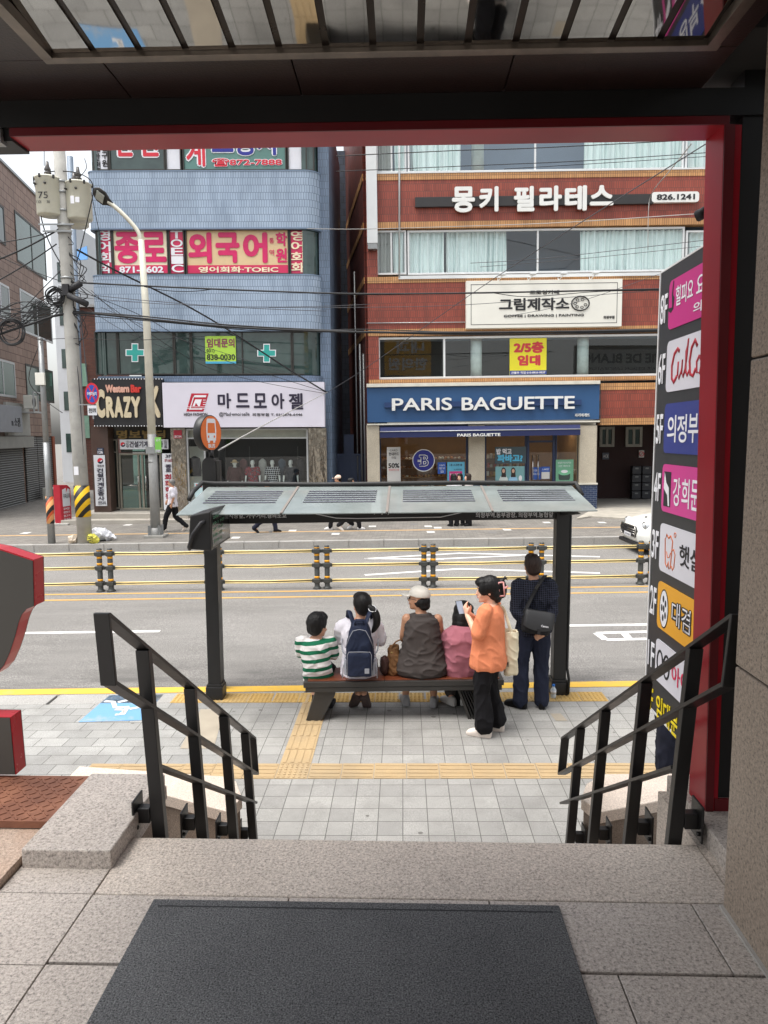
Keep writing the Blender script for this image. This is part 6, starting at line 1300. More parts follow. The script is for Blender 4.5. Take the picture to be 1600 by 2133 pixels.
# backpack worn by the girl
def gw(px, py, dy): return at(px, py, BNY+dy)
bx0, bx1 = gw(720, 1350, -.2).x, gw(779, 1350, -.2).x; zt, zb_ = gw(750, 1290, -.2).z, gw(750, 1406, -.2).z; cx = (bx0+bx1)/2
nvy = fabric('navy_nylon', C(33, 40, 60), .1, .6); gpip = fabric('grey_piping', C(136, 138, 146), .08); ngrey = fabric('grey_nylon', C(150, 152, 160), .08)
bp_ = local_thing('backpack', 'navy backpack with grey piping and a front pocket, worn by the girl on the bench', 'backpack', (cx, BNY-.2, zb_))
h = zt-zb_; hw = (bx1-bx0)/2
mb = MB(nvy)
mb.rings([[(hw*w_*(abs(cos(a))**.55)*(1 if cos(a) > 0 else -1), .01+.10*d_*(abs(sin(a))**.6)*(1 if sin(a) > 0 else -1), z*h) for a in [2*pi*j/24 for j in range(24)]] for z, w_, d_ in ((0, .82, .6), (.03, .95, .95), (.3, 1, 1.05), (.6, .92, 1), (.78, .75, .85), (.88, .62, .7), (.95, .5, .5), (1, .3, .3))])
fuse(mb, .010, 'bag_body', bp_, nvy, 3, folds(.006, 9, 5, 2))
mb = MB(nvy); mb.rings([[(hw*.82*w_*(abs(cos(a))**.35)*(1 if cos(a) > 0 else -1), -.10-.035*d_*(.5+.5*sin(-a)), .03*h+z*h*.44) for a in [2*pi*j/24 for j in range(24)]] for z, w_, d_ in ((0, .92, .6), (.05, 1, 1), (.85, 1, 1), (.96, .92, .8), (1, .8, .3))])
pk = fuse(mb, .008, 'front_pocket', bp_, nvy, 2, folds(.003, 12, 8, 4))
mb = MB(gpip); z0 = .04*h; z1 = .03*h+.44*h
mb.tube([(-hw*.84, -.115, z0), (-hw*.84, -.118, z1-.03), (-hw*.74, -.118, z1), (0, -.124, z1+.004), (hw*.74, -.118, z1), (hw*.84, -.118, z1-.03), (hw*.84, -.115, z0)], .0045, 6)
mb.tube([(-hw*.98, -.06, .52*h), (-hw*.70, -.098, .72*h), (-hw*.45, -.085, .83*h), (0, -.09, .86*h), (hw*.45, -.085, .83*h), (hw*.70, -.098, .72*h), (hw*.98, -.06, .52*h)], .0045, 6); mb.build('piping', bp_)
mb = MB(ngrey); mb.box(hw*.36, hw*.68, -.142, -.138, .10*h, .19*h, .001); mb.build('tag', pk)
mb = MB(nvy); mb.tube([(-.05, -.045, .93*h), (-.04, -.055, 1.0*h), (.04, -.055, 1.0*h), (.05, -.045, .93*h)], .009, 7); mb.build('top_handle', bp_)
for sx in (-1, 1):
    mb = MB(nvy); P = spline([(sx*.05, -.02, .86*h), (sx*.09, .04, 1.03*h), (sx*.115, .12, 1.10*h), (sx*.13, .22, 1.0*h), (sx*.14, .30, .8*h)], 4); mb.tube(P, .028, 8, flat=.35); mb.build('shoulder_strap', bp_)
    mb = MB(ngrey); mb.tube(spline([(sx*hw*1.0, .02, .35*h), (sx*hw*1.25, .06, .42*h), (sx*hw*1.3, .12, .6*h)], 4), .007, 6); mb.tube([(sx*hw*1.02, .0, .33*h), (sx*hw*1.2, -.02, .12*h), (sx*hw*1.22, -.03, -.04*h)], .006, 6); mb.build('side_strap', bp_)
    mb = MB(ngrey); mb.rings([[(sx*(hw*.93+.03*cos(a)), .01+.06*sin(a), z) for a in [2*pi*j/10 for j in range(10)]] for z in (.02*h, .30*h)]); mb.build('side_pocket', bp_)
# woman in the white cap
x = seat_at(879); ztop = at(870, 1228, BNY).z; s = (ztop-.45)/.89
J = pose(SIT, s, pel=(0, 0, .535), waist=(0, -.01, .69), shL=(-.155, 0, 1.005), shR=(.16, 0, 1.0), head=(-.03, .02, 1.205), neck=(-.008, 0, 1.06), elL=(-.19, .07, .78), elR=(.20, .08, .78), knL=(-.14, .40, .50), knR=(.14, .40, .50), anL=(-.16, .22, .10), anR=(.135, .17, .10), tL=(-.12, 1, 0), tR=(.15, 1, 0))
J['hs'] = 1.14
lin = fabric('taupe_linen', C(74, 68, 66), .12)
def cap_extras(t, Hm, J):
    wc = fabric('cap_cotton', C(226, 220, 210), .05); R3 = Hm.to_3x3(); mb = MB(wc)
    mb.rings([[Hm @ Vector((w_*cos(a), -.004+d_*sin(a), z)) for a in [2*pi*j/20 for j in range(20)]] for z, w_, d_ in ((.030, .091, .110), (.06, .090, .108), (.09, .080, .094), (.115, .055, .066), (.128, .02, .026))])
    mb.prism([Hm @ Vector((.082*sin(k*pi/10), .07+.115*abs(cos(k*pi/10))**.8, .028-.014*abs(cos(k*pi/10))-.010*abs(sin(k*pi/10)))) for k in range(-5, 6)], Hm.to_3x3() @ Vector((0, 0, .016)))
    fuse(mb, .008, 'cap', t, wc, 3)
    mb = MB(M['ink'])
    for sx in (-1, 1):
        mb.tube([Hm @ Vector((sx*.033+.02*cos(a*pi/7), .100, .0+.016*sin(a*pi/7))) for a in range(14)], .0028, 5, closed=True); mb.tube([Hm @ Vector(p) for p in ((sx*.053, .098, .004), (sx*.078, .06, .006), (sx*.079, -.01, .004))], .0028, 5)
    mb.tube([Hm @ Vector((-.013, .100, .002)), Hm @ Vector((.013, .100, .002))], .0028, 5); mb.build('glasses', t)
def hair_cap(t, Hm, J):
    mb = MB(blackhair); R3 = Hm.to_3x3()
    for c, r in (((0, -.045, -.02), (.083, .072, .07)), ((0, -.065, -.062), (.074, .052, .04)), ((-.055, -.02, -.03), (.03, .045, .04)), ((.055, -.02, -.03), (.03, .045, .04))): mb.ball(Hm @ Vector(c), r, 12, 8, R3)
    fuse(mb, .008, 'hair', t, blackhair, 2, strands(.007, 4))
drs = [(-.98, .20, .13), (-.7, .262, .165), (-.3, .268, .17), (0, .258, .165), (.5, .228, .145), (1, .196, .128), (1.5, .178, .122), (2, .168, .12), (2.4, .160, .11), (2.65, .142, .094), (2.8, .102, .08), (2.95, .078, .074), (3.0, .074, .072)]
lady = person('woman in a white cap and glasses in a dark sleeveless linen top, on the bench', (x, BNY, SL*x), 0, J, skinB, (lin, 0, drs, .022, folds(.012, 4, 9, 7)), (fabric('dark_skirt', C(44, 42, 44)), .9, .03), fabric('silver_shoes', C(150, 150, 152), .25, .5), hair_cap, yaw=radians(62), pitch=radians(4), vox=.009, face=True, extras=cap_extras)
# slouchy brown bag on the bench
bgx0, bgx1 = at(794, 1390, BNY).x, at(836, 1390, BNY).x; zt2 = at(815, 1343, BNY).z
br_ = fabric('tan_leather', C(118, 84, 54), .2, .6); bd = fabric('dark_leather', C(62, 42, 38), .2, .5); zs = SZ+.004+SL*bgx0
hb = local_thing('handbag', 'slouchy brown leather bag on the bench between the girl and the woman in the cap', 'bag', ((bgx0+bgx1)/2, BNY, zs))
hw2 = (bgx1-bgx0)/2; hh = zt2-zs
mb = MB(br_); mb.rings([[(hw2*(.25+w_*.75*cos(a)), .08*d_*sin(a), z*hh) for a in [2*pi*j/18 for j in range(18)]] for z, w_, d_ in ((0, .95, .9), (.1, 1, 1), (.5, .85, .9), (.8, .7, .6), (1, .62, .25))]); fuse(mb, .009, 'bag_body', hb, br_, 2, folds(.012, 14, 10, 9))
mb = MB(bd); mb.ball((-hw2*.62, -.02, hh*.32), (hw2*.55, .08, hh*.34), 14, 9); fuse(mb, .009, 'side_pouch', hb, bd, 2, folds(.008, 12, 8, 2))
mb = MB(br_); mb.tube(spline([(0, -.03, hh*.9), (.05, -.03, hh*1.12), (.13, 0, hh*1.15), (.16, .02, hh*.8)], 4), .008, 7); mb.build('handle', hb)
mb = MB(gold); mb.lathe([(.012, 0), (.012, .004)], (hw2*.05, -.075, hh*.8), 10, Matrix.Rotation(pi/2, 3, 'X')); mb.build('stud', hb)
# woman in the pink t-shirt
x = seat_at(956); ztop = at(966, 1253, BNY).z; s = (ztop-.45)/.865
J = pose(SIT, s, pel=(.02, 0, .535), waist=(.015, -.05, .69), chest=(.02, -.05, .88), neck=(.04, .03, 1.03), head=(.06, .10, 1.15), shL=(-.125, -.02, .955), shR=(.18, -.03, .955), elL=(-.18, .08, .74), elR=(.24, .12, .76), wrL=(-.02, .28, .70), wrR=(.08, .28, .70), knL=(-.10, .42, .5), knR=(.14, .42, .5), anL=(-.07, .21, .105), anR=(.08, .24, .10), tL=(-.55, .8, 0), tR=(.1, 1, 0))
J['hs'] = 1.2
pink = fabric('dusty_pink', C(172, 108, 120), .08)
def pink_ex(t, Hm, J):
    mb = MB(M['ink']); n_ = J['neck']; mb.tube(spline([n_+Vector((-.10, .0, -.03)), n_+Vector((-.06, -.10, -.03)), n_+Vector((.02, -.135, -.05)), n_+Vector((.08, -.13, -.14))], 5), .018, 8, flat=.35); mb.build('strap', t)
person('woman with a black bob in a dusty pink t-shirt, rightmost on the bench', (x, BNY, SL*x), 0, J, skinC, (pink, .85, rows_shift(SHIRT, .014, .014), .016, folds(.012, 5, 6, 11)), (fabric('grey_slacks', C(72, 68, 66)), 1.85, .015), fabric('grey_white_shoes', C(190, 188, 184), .2), hair_bob(blackhair), yaw=radians(-25), pitch=radians(-24), vox=.009, extras=pink_ex)
bk0 = gp(965, 1476); bkp = local_thing('floor_bag', 'black rucksack on the ground behind the right bench leg', 'bag', (bk0.x, bk0.y+.15, SL*bk0.x))
mb = MB(M['ink']); mb.rings([[(.13*w_*cos(a), .09*w_*sin(a), z) for a in [2*pi*j/16 for j in range(16)]] for z, w_ in ((0, .9), (.03, 1), (.2, .95), (.29, .6), (.31, .2))]); mfb = fabric('black_nylon', C(26, 26, 28)); fuse(mb, .01, 'bag_body', bkp, mfb, 2, folds(.012, 9, 8, 5))
mb = MB(mfb); mb.tube(spline([(.08, -.09, .05), (.16, -.14, .02), (.2, -.12, .01), (.14, -.06, .10)], 4), .012, 7); mb.build('strap', bkp)
# standing woman in the orange t-shirt with a phone
f0 = gp(1012, 1530); wy = f0.y+.04; wx = at(1014, 1400, wy).x; ztop = at(1025, 1203, wy).z; s = (ztop-SL*wx)/1.70
rzw = radians(70)
J = pose(STAND, s, pel=(0, -.015, .90), waist=(0, -.01, 1.06), chest=(0, -.035, 1.25), neck=(0, -.035, 1.425), head=(0, .0, 1.57), shL=(-.175, -.01, 1.375), shR=(.175, -.03, 1.375), elL=(-.21, .06, 1.125), elR=(.22, .07, 1.115), wrL=(-.08, .20, 1.30), wrR=(.03, .20, 1.285), hdL=(.25, .35, .9), hdR=(-.2, .45, .85), nmL=(-.6, .6, -.1), nmR=(.6, .6, -.1), curl=.9, anL=(-.10, .0, .085), anR=(.10, -.10, .085), knL=(-.10, .03, .49), knR=(.10, -.02, .49), tL=(.05, 1, 0), tR=(-.15, 1, 0))
J['hs'] = 1.08
orange = fabric('orange_cotton', C(224, 136, 98), .06)
ovs = [(-1.35, .195, .17), (-1.0, .208, .178), (-.6, .204, .172), (-.2, .198, .165), (.5, .186, .152), (1, .182, .142), (1.5, .18, .138), (2, .178, .13), (2.35, .178, .118), (2.6, .166, .102), (2.8, .125, .085), (2.93, .08, .07)]
def hair_up(t, Hm, J):
    mb = MB(blackhair); R3 = Hm.to_3x3()
    for c, r in (((0, -.024, .03), (.096, .112, .108)), ((0, -.055, -.03), (.088, .074, .085)), ((0, .045, .078), (.080, .068, .048)), ((0, -.08, -.08), (.06, .045, .055)), ((0, -.135, .0), (.048, .044, .095)), ((-.070, .045, .022), (.022, .046, .062)), ((.070, .045, .022), (.022, .046, .062))): mb.ball(Hm @ Vector(c), r, 14, 10, R3)
    for i in range(7): mb.tube([Hm @ Vector((random.uniform(-.02, .02), -.135, .07)), Hm @ Vector((random.uniform(-.05, .05), -.165-.02*random.random(), .10)), Hm @ Vector((random.uniform(-.06, .06), -.19, .085+random.uniform(-.03, .03)))], [.010, .007, .004], 6)
    fuse(mb, .007, 'hair', t, blackhair, 3, strands(.003, 2))
    mb = MB(mat('clip_pink', C(226, 160, 156), .3)); 
    for sx in (-1,):
        P = [Hm @ Vector((sx*.056, -.122+a, .002+b)) for a, b in ((-.024, -.062), (.024, -.062), (.024, .066), (-.024, .066))]; mb.tube([P[0], P[1]], .008, 6); mb.tube([P[1], P[2]], .008, 6); mb.tube([P[2], P[3]], .008, 6); mb.tube([P[3], P[0]], .008, 6)
        mb.tube([Hm @ Vector((sx*.05, -.15, .01)), Hm @ Vector((0, -.185, .01)), Hm @ Vector((.04, -.15, .01))], .012, 7)
    mb.build('hair_clip', t)
    mb = MB(M['ink']); 
ow = person('young woman in a loose orange t-shirt and black trousers holding up a phone', (wx, wy, SL*wx), rzw, J, skinA, (orange, .92, ovs, .016, folds(.010, 7, 1.4, 13)), (fabric('black_crepe', C(25, 24, 27), .2), 1.9, .022, .03), fabric('cream_trainers', C(226, 214, 204), .08), hair_up, yaw=radians(18), pitch=radians(-6), vox=.0075, face=True)
Mw = ow.matrix_world
ph = (J['wrL']+J['wrR'])*.5+Vector((.0, .085, .065)); php = Mw @ ph
t = local_thing('phone', 'dark smartphone held up by the woman in orange', 'phone', php, I4, None, rzw)
Rp = Matrix.Rotation(radians(-48), 3, 'Z') @ Matrix.Rotation(radians(-34), 3, 'X')
mb = MB(M['ink']); mb.obox((0, 0, 0), (.074, .009, .152), Rp, .003); mb.build('case', t); mb = MB(mat('phone_screen', C(150, 160, 176), .08, 0, .05, 3)); mb.obox(Rp @ Vector((0, -.0052, 0)), (.066, .001, .138), Rp); mb.build('screen', t)
# cream tote bag behind her
ty = wy+.06; ta, tb = at(1046, 1405, ty), at(1079, 1312, ty); cot = fabric('cream_canvas', C(224, 212, 184), .06)
tt = local_thing('tote_bag', 'cream canvas tote bag hanging from the shoulder of the woman in orange', 'bag', ((ta.x+tb.x)/2, ty, ta.z)); hw = (tb.x-ta.x)/2*1.08; h = tb.z-ta.z
mb = MB(cot); mb.rings([[(hw*w_*(abs(cos(a))**.6)*(1 if cos(a) > 0 else -1)+sh, .085*d_*sin(a), z*h) for a in [2*pi*j/20 for j in range(20)]] for z, w_, d_, sh in ((0, .78, .6, .01), (.05, .9, .9, .008), (.5, .95, 1, 0), (.85, 1, .9, -.004), (1, .98, .8, -.008), (.96, .85, .65, -.008), (.6, .75, .6, 0))]); fuse(mb, .008, 'bag_body', tt, cot, 2, folds(.008, 11, 5, 6))
o0 = Vector(((ta.x+tb.x)/2, ty, ta.z))
for dy, dx_ in ((-.06, .0), (.06, .01)):
    P = [at(1066, 1322, ty+dy)-o0, at(1060, 1300, ty+dy)-o0, at(1052, 1275, ty)-o0, at(1046, 1264, ty-.02)-o0, at(1038, 1262, ty-.04)-o0]; mb = MB(cot); mb.tube(spline(P, 4), .016, 8, flat=.4); mb.build('strap', tt)
mb = MB(M['ink']); mb.box(-hw*.5, -hw*.35, -.093, -.090, .24*h, .34*h); mb.build('tag', tt)
# standing man in the dark checked jacket
f0 = gp(1098, 1471); my = f0.y-.02; mx = at(1108, 1400, my).x; ztop = at(1100, 1153, my).z; s = (ztop-SL*mx)/1.73
pl = N('checked_jacket'); pl.set(.9, 0, .2); q = pl.xyz()
def lines(v, p, w_): return pl.math('LESS_THAN', pl.math('FRACT', pl.math('DIVIDE', v, p)), w_)
grid = pl.math('MAXIMUM', lines(q[0], .024, .14), lines(q[2], .024, .14)); pl.base(pl.mix(grid, C(24, 25, 32), C(62, 66, 84))); pl.bump(pl.noise(300, 1), .2, .002)
J = pose(STAND, s, shL=(-.17, -.01, 1.385), shR=(.18, -.01, 1.385), elL=(-.195, -.08, 1.10), elR=(.20, -.08, 1.10), hs=1.12, wrL=(-.03, -.19, .955), wrR=(.095, -.20, .90), hdL=(1, -.1, -.25), hdR=(-.9, -.15, -.35), nmL=(0, 1, 0), nmR=(0, 1, 0), curl=.9, anL=(-.13, -.02, .085), anR=(.11, -.02, .085), knL=(-.115, .02, .49), knR=(.105, .02, .49), tL=(-.75, .6, 0), tR=(.12, 1, 0), head=(-.012, .02, 1.59))
jk = [(-.75, .17, .13), (-.3, .175, .135), (.3, .165, .125), (1, .155, .115), (1.5, .16, .115), (2, .17, .118), (2.35, .172, .11), (2.6, .16, .098), (2.8, .122, .084), (2.96, .08, .075), (3.05, .07, .07)]
man = person('man with dark hair in a navy checked jacket standing by the right shelter post', (mx, my, SL*mx), 0, J, skinB, (pl.m, 1.9, jk, .014, folds(.011, 6, 5, 17)), (fabric('navy_trousers', C(38, 42, 58), .12), 2.0, .018, .022), fabric('black_shoes', C(22, 21, 22), .2, .35), hair_short(brownhair, .008, .005, w_=.084), yaw=radians(6), vox=.008)
cy_ = my-.235; ca, cb = at(1087, 1319, cy_), at(1150, 1272, cy_); cbm = fabric('black_canvas', C(34, 34, 36), .15, .7); c0 = Vector(((ca.x+cb.x)/2, cy_, ca.z)); hw = (cb.x-ca.x)/2; h = cb.z-ca.z
cbg = local_thing('camera_bag', 'black shoulder camera bag hanging on the back of the standing man', 'bag', c0)
tl = Matrix.Rotation(radians(10), 3, 'Y')
def cr_(x, y, z): return tl @ Vector((x, y, z-h*.5))+Vector((0, 0, h*.5))
mb = MB(cbm); mb.rings([[cr_(hw*w_*(abs(cos(a))**.5)*(1 if cos(a) > 0 else -1), .075*d_*(abs(sin(a))**.7)*(1 if sin(a) > 0 else -1), z*h*1.0) for a in [2*pi*j/22 for j in range(22)]] for z, w_, d_ in ((0, .85, .8), (.06, .95, 1), (.5, 1, 1.05), (.85, .98, .9), (1, .85, .6))]); fuse(mb, .008, 'bag_body', cbg, cbm, 2, folds(.004, 12, 12, 3))
mb = MB(mat('flap_black', C(42, 42, 44), .6, 0, .1, 20)); mb.rings([[cr_(u*hw*1.02, -.087-(.014 if abs(u) < .9 else 0)+k, z) for u, z, k in P] for P in ([(u, h*(.36-.16*(1-u*u)), 0) for u in [i/6-1 for i in range(13)]], [(u, h*.8, .006) for u in [i/6-1 for i in range(13)]], [(u, h*1.02, .05) for u in [i/6-1 for i in range(13)]])], cap=False); mb.build('flap', cbg, smooth=True)
mb = MB(wh); mb.text('Canon', cr_(hw*.15, -.106, h*.42), tl @ Vector((hw*.5, 0, 0)), tl @ Vector((0, 0, .022)), bold=.02, thick=.002, lift=.001); mb.build('lettering', cbg)
mb = MB(M['ink']); mb.obox(cr_(hw*.1, -.105, h*.2), (.03, .012, .06), tl, .003); mb.build('buckle', cbg)
mb = MB(cbm); P = [at(1092, 1276, cy_)-c0, at(1106, 1248, my-.16)-c0, at(1118, 1225, my-.155)-c0, at(1130, 1206, my-.12)-c0, at(1136, 1199, my-.02)-c0, at(1132, 1203, my+.08)-c0]; mb.tube(spline(P, 4), .026, 8, flat=.3); mb.build('strap', cbg)
mb = MB(M['char']); p = at(1119, 1222, my-.168)-c0; mb.obox(p, (.06, .012, .03), Matrix.Rotation(radians(-58), 3, 'Y'), .003); mb.build('slider', cbg)
# somebody half hidden behind the directory
hx = at(1398, 1570, 5.3, NEAR); hp = NEAR @ hx
J = pose(STAND, 1.0, elL=(-.2, -.08, 1.15), elR=(.2, -.08, 1.15), wrL=(-.02, -.19, .98), wrR=(.05, -.2, .95), hdL=(1, -.1, -.2), hdR=(-1, -.1, -.2), nmL=(0, 1, 0), nmR=(0, 1, 0))
person('person in dark trousers, mostly hidden behind the floor directory', (hp.x+.03, hp.y, SL*hp.x), radians(70), J, skinB, (fabric('dark_jersey', C(40, 40, 46)), 1.8, SHIRT, .02, folds(.006)), (fabric('navy_work_trousers', C(30, 32, 44)), 2.0, .05), fabric('black_shoes_b', C(22, 21, 22)), hair_short(brownhair), vox=.014)
# ------------------------------------------------------------------ pedestrians on the far pavement
WALK = dict(STAND, hipL=(-.085, .02, .89), hipR=(.085, -.02, .89), knL=(-.09, .20, .50), knR=(.09, -.06, .48), anL=(-.09, .28, .09), anR=(.09, -.40, .16), elL=(-.22, -.10, 1.13), elR=(.22, .06, 1.12), wrL=(-.21, -.02, .90), wrR=(.2, .26, .98), tL=(0, 1, 0), tR=(0, 1, 0), pR=-.6)
def walker(label, px, py, rz, s, skin, top, low, shoes, hair, yaw=0, **k):
    p = fg(px, py); return person(label, (p.x, p.y, p.z), rz, pose(WALK, s, **k), skin, (top, k.pop('slv', .8) if 'slv' in k else .8, SHIRT, .018, folds(.01)), (low, 2.0, .02), shoes, hair, yaw, vox=.014, group='pedestrians on the far pavement')
white_tr = fabric('white_trainers', C(220, 218, 216), .08); black_tr = fabric('black_trainers', C(30, 29, 30), .1)
blk_l = fabric('black_slacks', C(30, 30, 33)); nav_l = fabric('navy_slacks', C(40, 42, 56))
def capped(m, hm):
    def f(t, Hm, J):
        hair_short(hm, .012, .003)(t, Hm, J); mb = MB(m)
        mb.rings([[Hm @ Vector((w_*cos(a), -.004+d_*sin(a), z)) for a in [2*pi*j/16 for j in range(16)]] for z, w_, d_ in ((.02, .095, .115), (.06, .094, .112), (.10, .078, .09), (.13, .03, .036))])
        for yy, w_ in ((.11, .066), (.15, .06), (.18, .04)): mb.tube([Hm @ Vector((sx*w_, yy, .026)) for sx in (-1, 0, 1)], .012, 6)
        fuse(mb, .011, 'cap', t, m, 2)
    return f
walker('grey haired man in a white shirt and black trousers walking left past the lamp post', 362, 1107, radians(90), .985, skinB, whitecot, blk_l, fabric('beige_shoes', C(206, 196, 184)), hair_short(greyhair, .012, .004))
walker('man in a dark cap walking right, only his legs showing under the shelter board', 556, 1109, radians(-90), .96, skinB, fabric('grey_tee', C(96, 96, 100)), nav_l, black_tr, capped(fabric('dark_cap', C(40, 38, 40)), blackhair))
walker('man in a pale cap and dark shirt walking left beyond the shelter roof', 707, 1103, radians(90), 1.02, skinB, fabric('black_tee', C(34, 33, 35)), blk_l, white_tr, capped(fabric('pale_cap', C(224, 196, 176)), blackhair))
walker('walker in black behind the man in the pale cap', 731, 1104, radians(-90), .97, skinB, fabric('black_tee_b', C(40, 38, 40)), blk_l, white_tr, hair_short(blackhair, .012))
def lh(t, Hm, J):
    hair_bob(blackhair, .012)(t, Hm, J); mb = MB(blackhair); limb(mb, [Hm @ Vector(p) for p in ((0, -.06, 0), (0, -.085, -.10), (0, -.08, -.22))], [.07, .07, .05], 3); fuse(mb, .012, 'long_hair', t, blackhair, 2)
for i, (px, py, rz, lab, c) in enumerate(((945, 1096, 20, 'woman with long black hair in a white top, left of three women before the bakery', (220, 218, 220)), (958, 1094, 150, 'smiling woman facing the street, middle of three women before the bakery', (60, 54, 58)), (975, 1095, 100, 'woman with brown hair walking left, right of three women before the bakery', (206, 200, 196)))):
    p = fg(px, py); person(lab, (p.x, p.y, p.z), radians(rz), pose(STAND, 1.0), skinA, (fabric('walker_top_%d' % i, C(*c)), .8, SHIRT, .016, folds(.008)), (blk_l, 2.0, .02), black_tr, lh if i < 2 else hair_bob(brownhair, .012), vox=.014, face=(i == 1), group='pedestrians on the far pavement')
# ------------------------------------------------------------------ shop window mannequins
mw = mat('mannequin_white', C(226, 226, 220), .35, 0, .03, 3)
def printed(name, a, b, sc, cell=False):
    n = N(name); n.set(.9, 0, .2)
    if cell: q = n.xyz(); f = n.math('MAXIMUM', n.math('LESS_THAN', n.math('FRACT', n.math('DIVIDE', n.math('ADD', q[0], n.math('MULTIPLY', q[2], .2)), sc)), .16), n.math('LESS_THAN', n.math('FRACT', n.math('DIVIDE', q[2], sc)), .16)); n.base(n.mix(f, a, b))
    else: n.base(n.ramp(n.noise(sc, 2), [(.42, a), (.5, b), (.58, C(120, 120, 124))], 'CONSTANT'))
    return n.m
pv = at(560, 1040, YB+.6).y
mb = MB(M['offwhite']); a, b = at(455, 1036, YB+.35), at(640, 1036, YB+.85); mb.box(a.x, b.x, YB+.3, YB+.95, -.05, at(560, 958, pv).z-1.70, .01); plz = at(560, 958, pv).z-1.70
mb.build('display_plinth', None, I4, 'low white plinth under the mannequins in the fashion window', 'plinth')
def straw(t, Hm, J):
    m = fabric('straw', C(206, 178, 136), .1); mb = MB(m); mb.rings([[Hm @ Vector((w_*cos(a), w_*1.1*sin(a), z)) for a in [2*pi*j/18 for j in range(18)]] for z, w_ in ((.03, .15), (.045, .15), (.05, .085), (.12, .07), (.13, .03))]); mb.build('hat', t, smooth=True)
for px, top, lab, hr in ((490, fabric('maroon_jacket', C(72, 44, 44)), 'mannequin in a maroon jacket and straw hat, leftmost in the fashion window', straw), (527, printed('red_print', C(150, 60, 66), C(48, 44, 52), 22), 'mannequin in a red printed blouse, second in the fashion window', None), (568, printed('check_print', C(26, 26, 30), C(220, 220, 222), .075, True), 'mannequin in a black and white checked blouse, third in the fashion window', None), (606, fabric('dark_cardigan', C(52, 54, 60)), 'mannequin in a dark cardigan, rightmost in the fashion window', None)):
    q = at(px, 1000, pv); J = pose(STAND, 1.0, elL=(-.25, .0, 1.12), elR=(.25, .0, 1.12), wrL=(-.27, .04, .9), wrR=(.27, .04, .9))
    person(lab, (q.x, pv, plz), pi, J, mw, (top, .75 if px > 500 else 1.7, SHIRT, .02, folds(.008)), (nav_l if px != 527 else fabric('green_slacks', C(40, 100, 80)), 2.0, .01), None, hr, yaw=radians(-20 if px > 590 else 10), vox=.013, group='mannequins in the fashion window')['category'] = 'mannequin'
for o in COL.objects:
    if o.parent is None and o.get('category') == 'mannequin': o.name = 'mannequin'
# ================================================================== POLES, CABLES AND SMALL STREET THINGS ==================================================================
conc = mat('pole_concrete', C(168, 166, 160), .85, 0, .14, 3, .3, 80, dirt=C(120, 116, 110))
u0 = fg(178, 1131); UY = u0.y; uz = u0.z
def up(px, py): return at(px, py, UY)
base, topp = Vector((up(177, 1120).x, UY, uz)), up(119, 250)
up_ = thing('utility_pole', 'grey concrete utility pole with transformers and tangled cables', 'utility pole', base)
ax = (topp-base).normalized()
def ux(py): p = up(150, py); t = (p.z-base.z)/(topp.z-base.z); return base.lerp(topp, t)
mb = MB(conc); mb.tube([base-ax*.3, base.lerp(topp, .3), base.lerp(topp, .7), topp], [.205, .19, .17, .15], 20); mb.build('shaft', up_)
hz = N('hazard_wrap'); hz.set(.45); q = hz.xyz(); v = hz.math('FRACT', hz.math('DIVIDE', hz.math('SUBTRACT', q[2], hz.math('MULTIPLY', q[0], 1.2)), .36)); hz.base(hz.mix(hz.math('GREATER_THAN', v, .5), C(30, 30, 32), C(240, 190, 20)))
a, b = ux(1076), ux(1011); mb = MB(hz.m); mb.tube([a, b], .212, 24); mb.build('hazard_wrap', up_)
mb = MB(wh); p = ux(980); mb.obox(p+Vector((-.03, -.21, 0)), (.13, .006, .24), None); mb.build('paper_notice', up_)
mb = MB(M['steel'])
for py in (380, 402, 440, 470, 485, 580, 838, 872): mb.lathe([(.185, -.03), (.185, .03)], ux(py), 18)
mb.build('clamp', up_)['kind'] = 'stuff'
mb = MB(M['steel'])
for py, l in ((472, .6), (486, .5)): p = ux(py); mb.box(p.x-l, p.x+l*.6, UY-.24, UY-.20, p.z-.02, p.z+.02)
p = ux(402); mb.box(p.x-.5, p.x+.6, UY-.04, UY+.04, p.z-.05, p.z+.05); p = ux(448); mb.box(p.x-.5, p.x+.6, UY-.04, UY+.04, p.z-.05, p.z+.05); mb.build('cross_arm', up_)
mb = MB(M['ink']); p = ux(615); mb.tube([p+Vector((.12, -.2, .1)), p+Vector((.45, -.25, .28))], .09, 12); mb.tube([p+Vector((.1, -.25, -.05)), p+Vector((.62, -.3, -.30))], .085, 12); mb.box(p.x-.05, p.x+.12, UY-.3, UY-.2, p.z-.05, p.z+.25); mb.build('cable_splice', up_)
tcan = mat('transformer_cream', C(214, 212, 196), .45, 0, .06, 2, dirt=C(184, 180, 164))
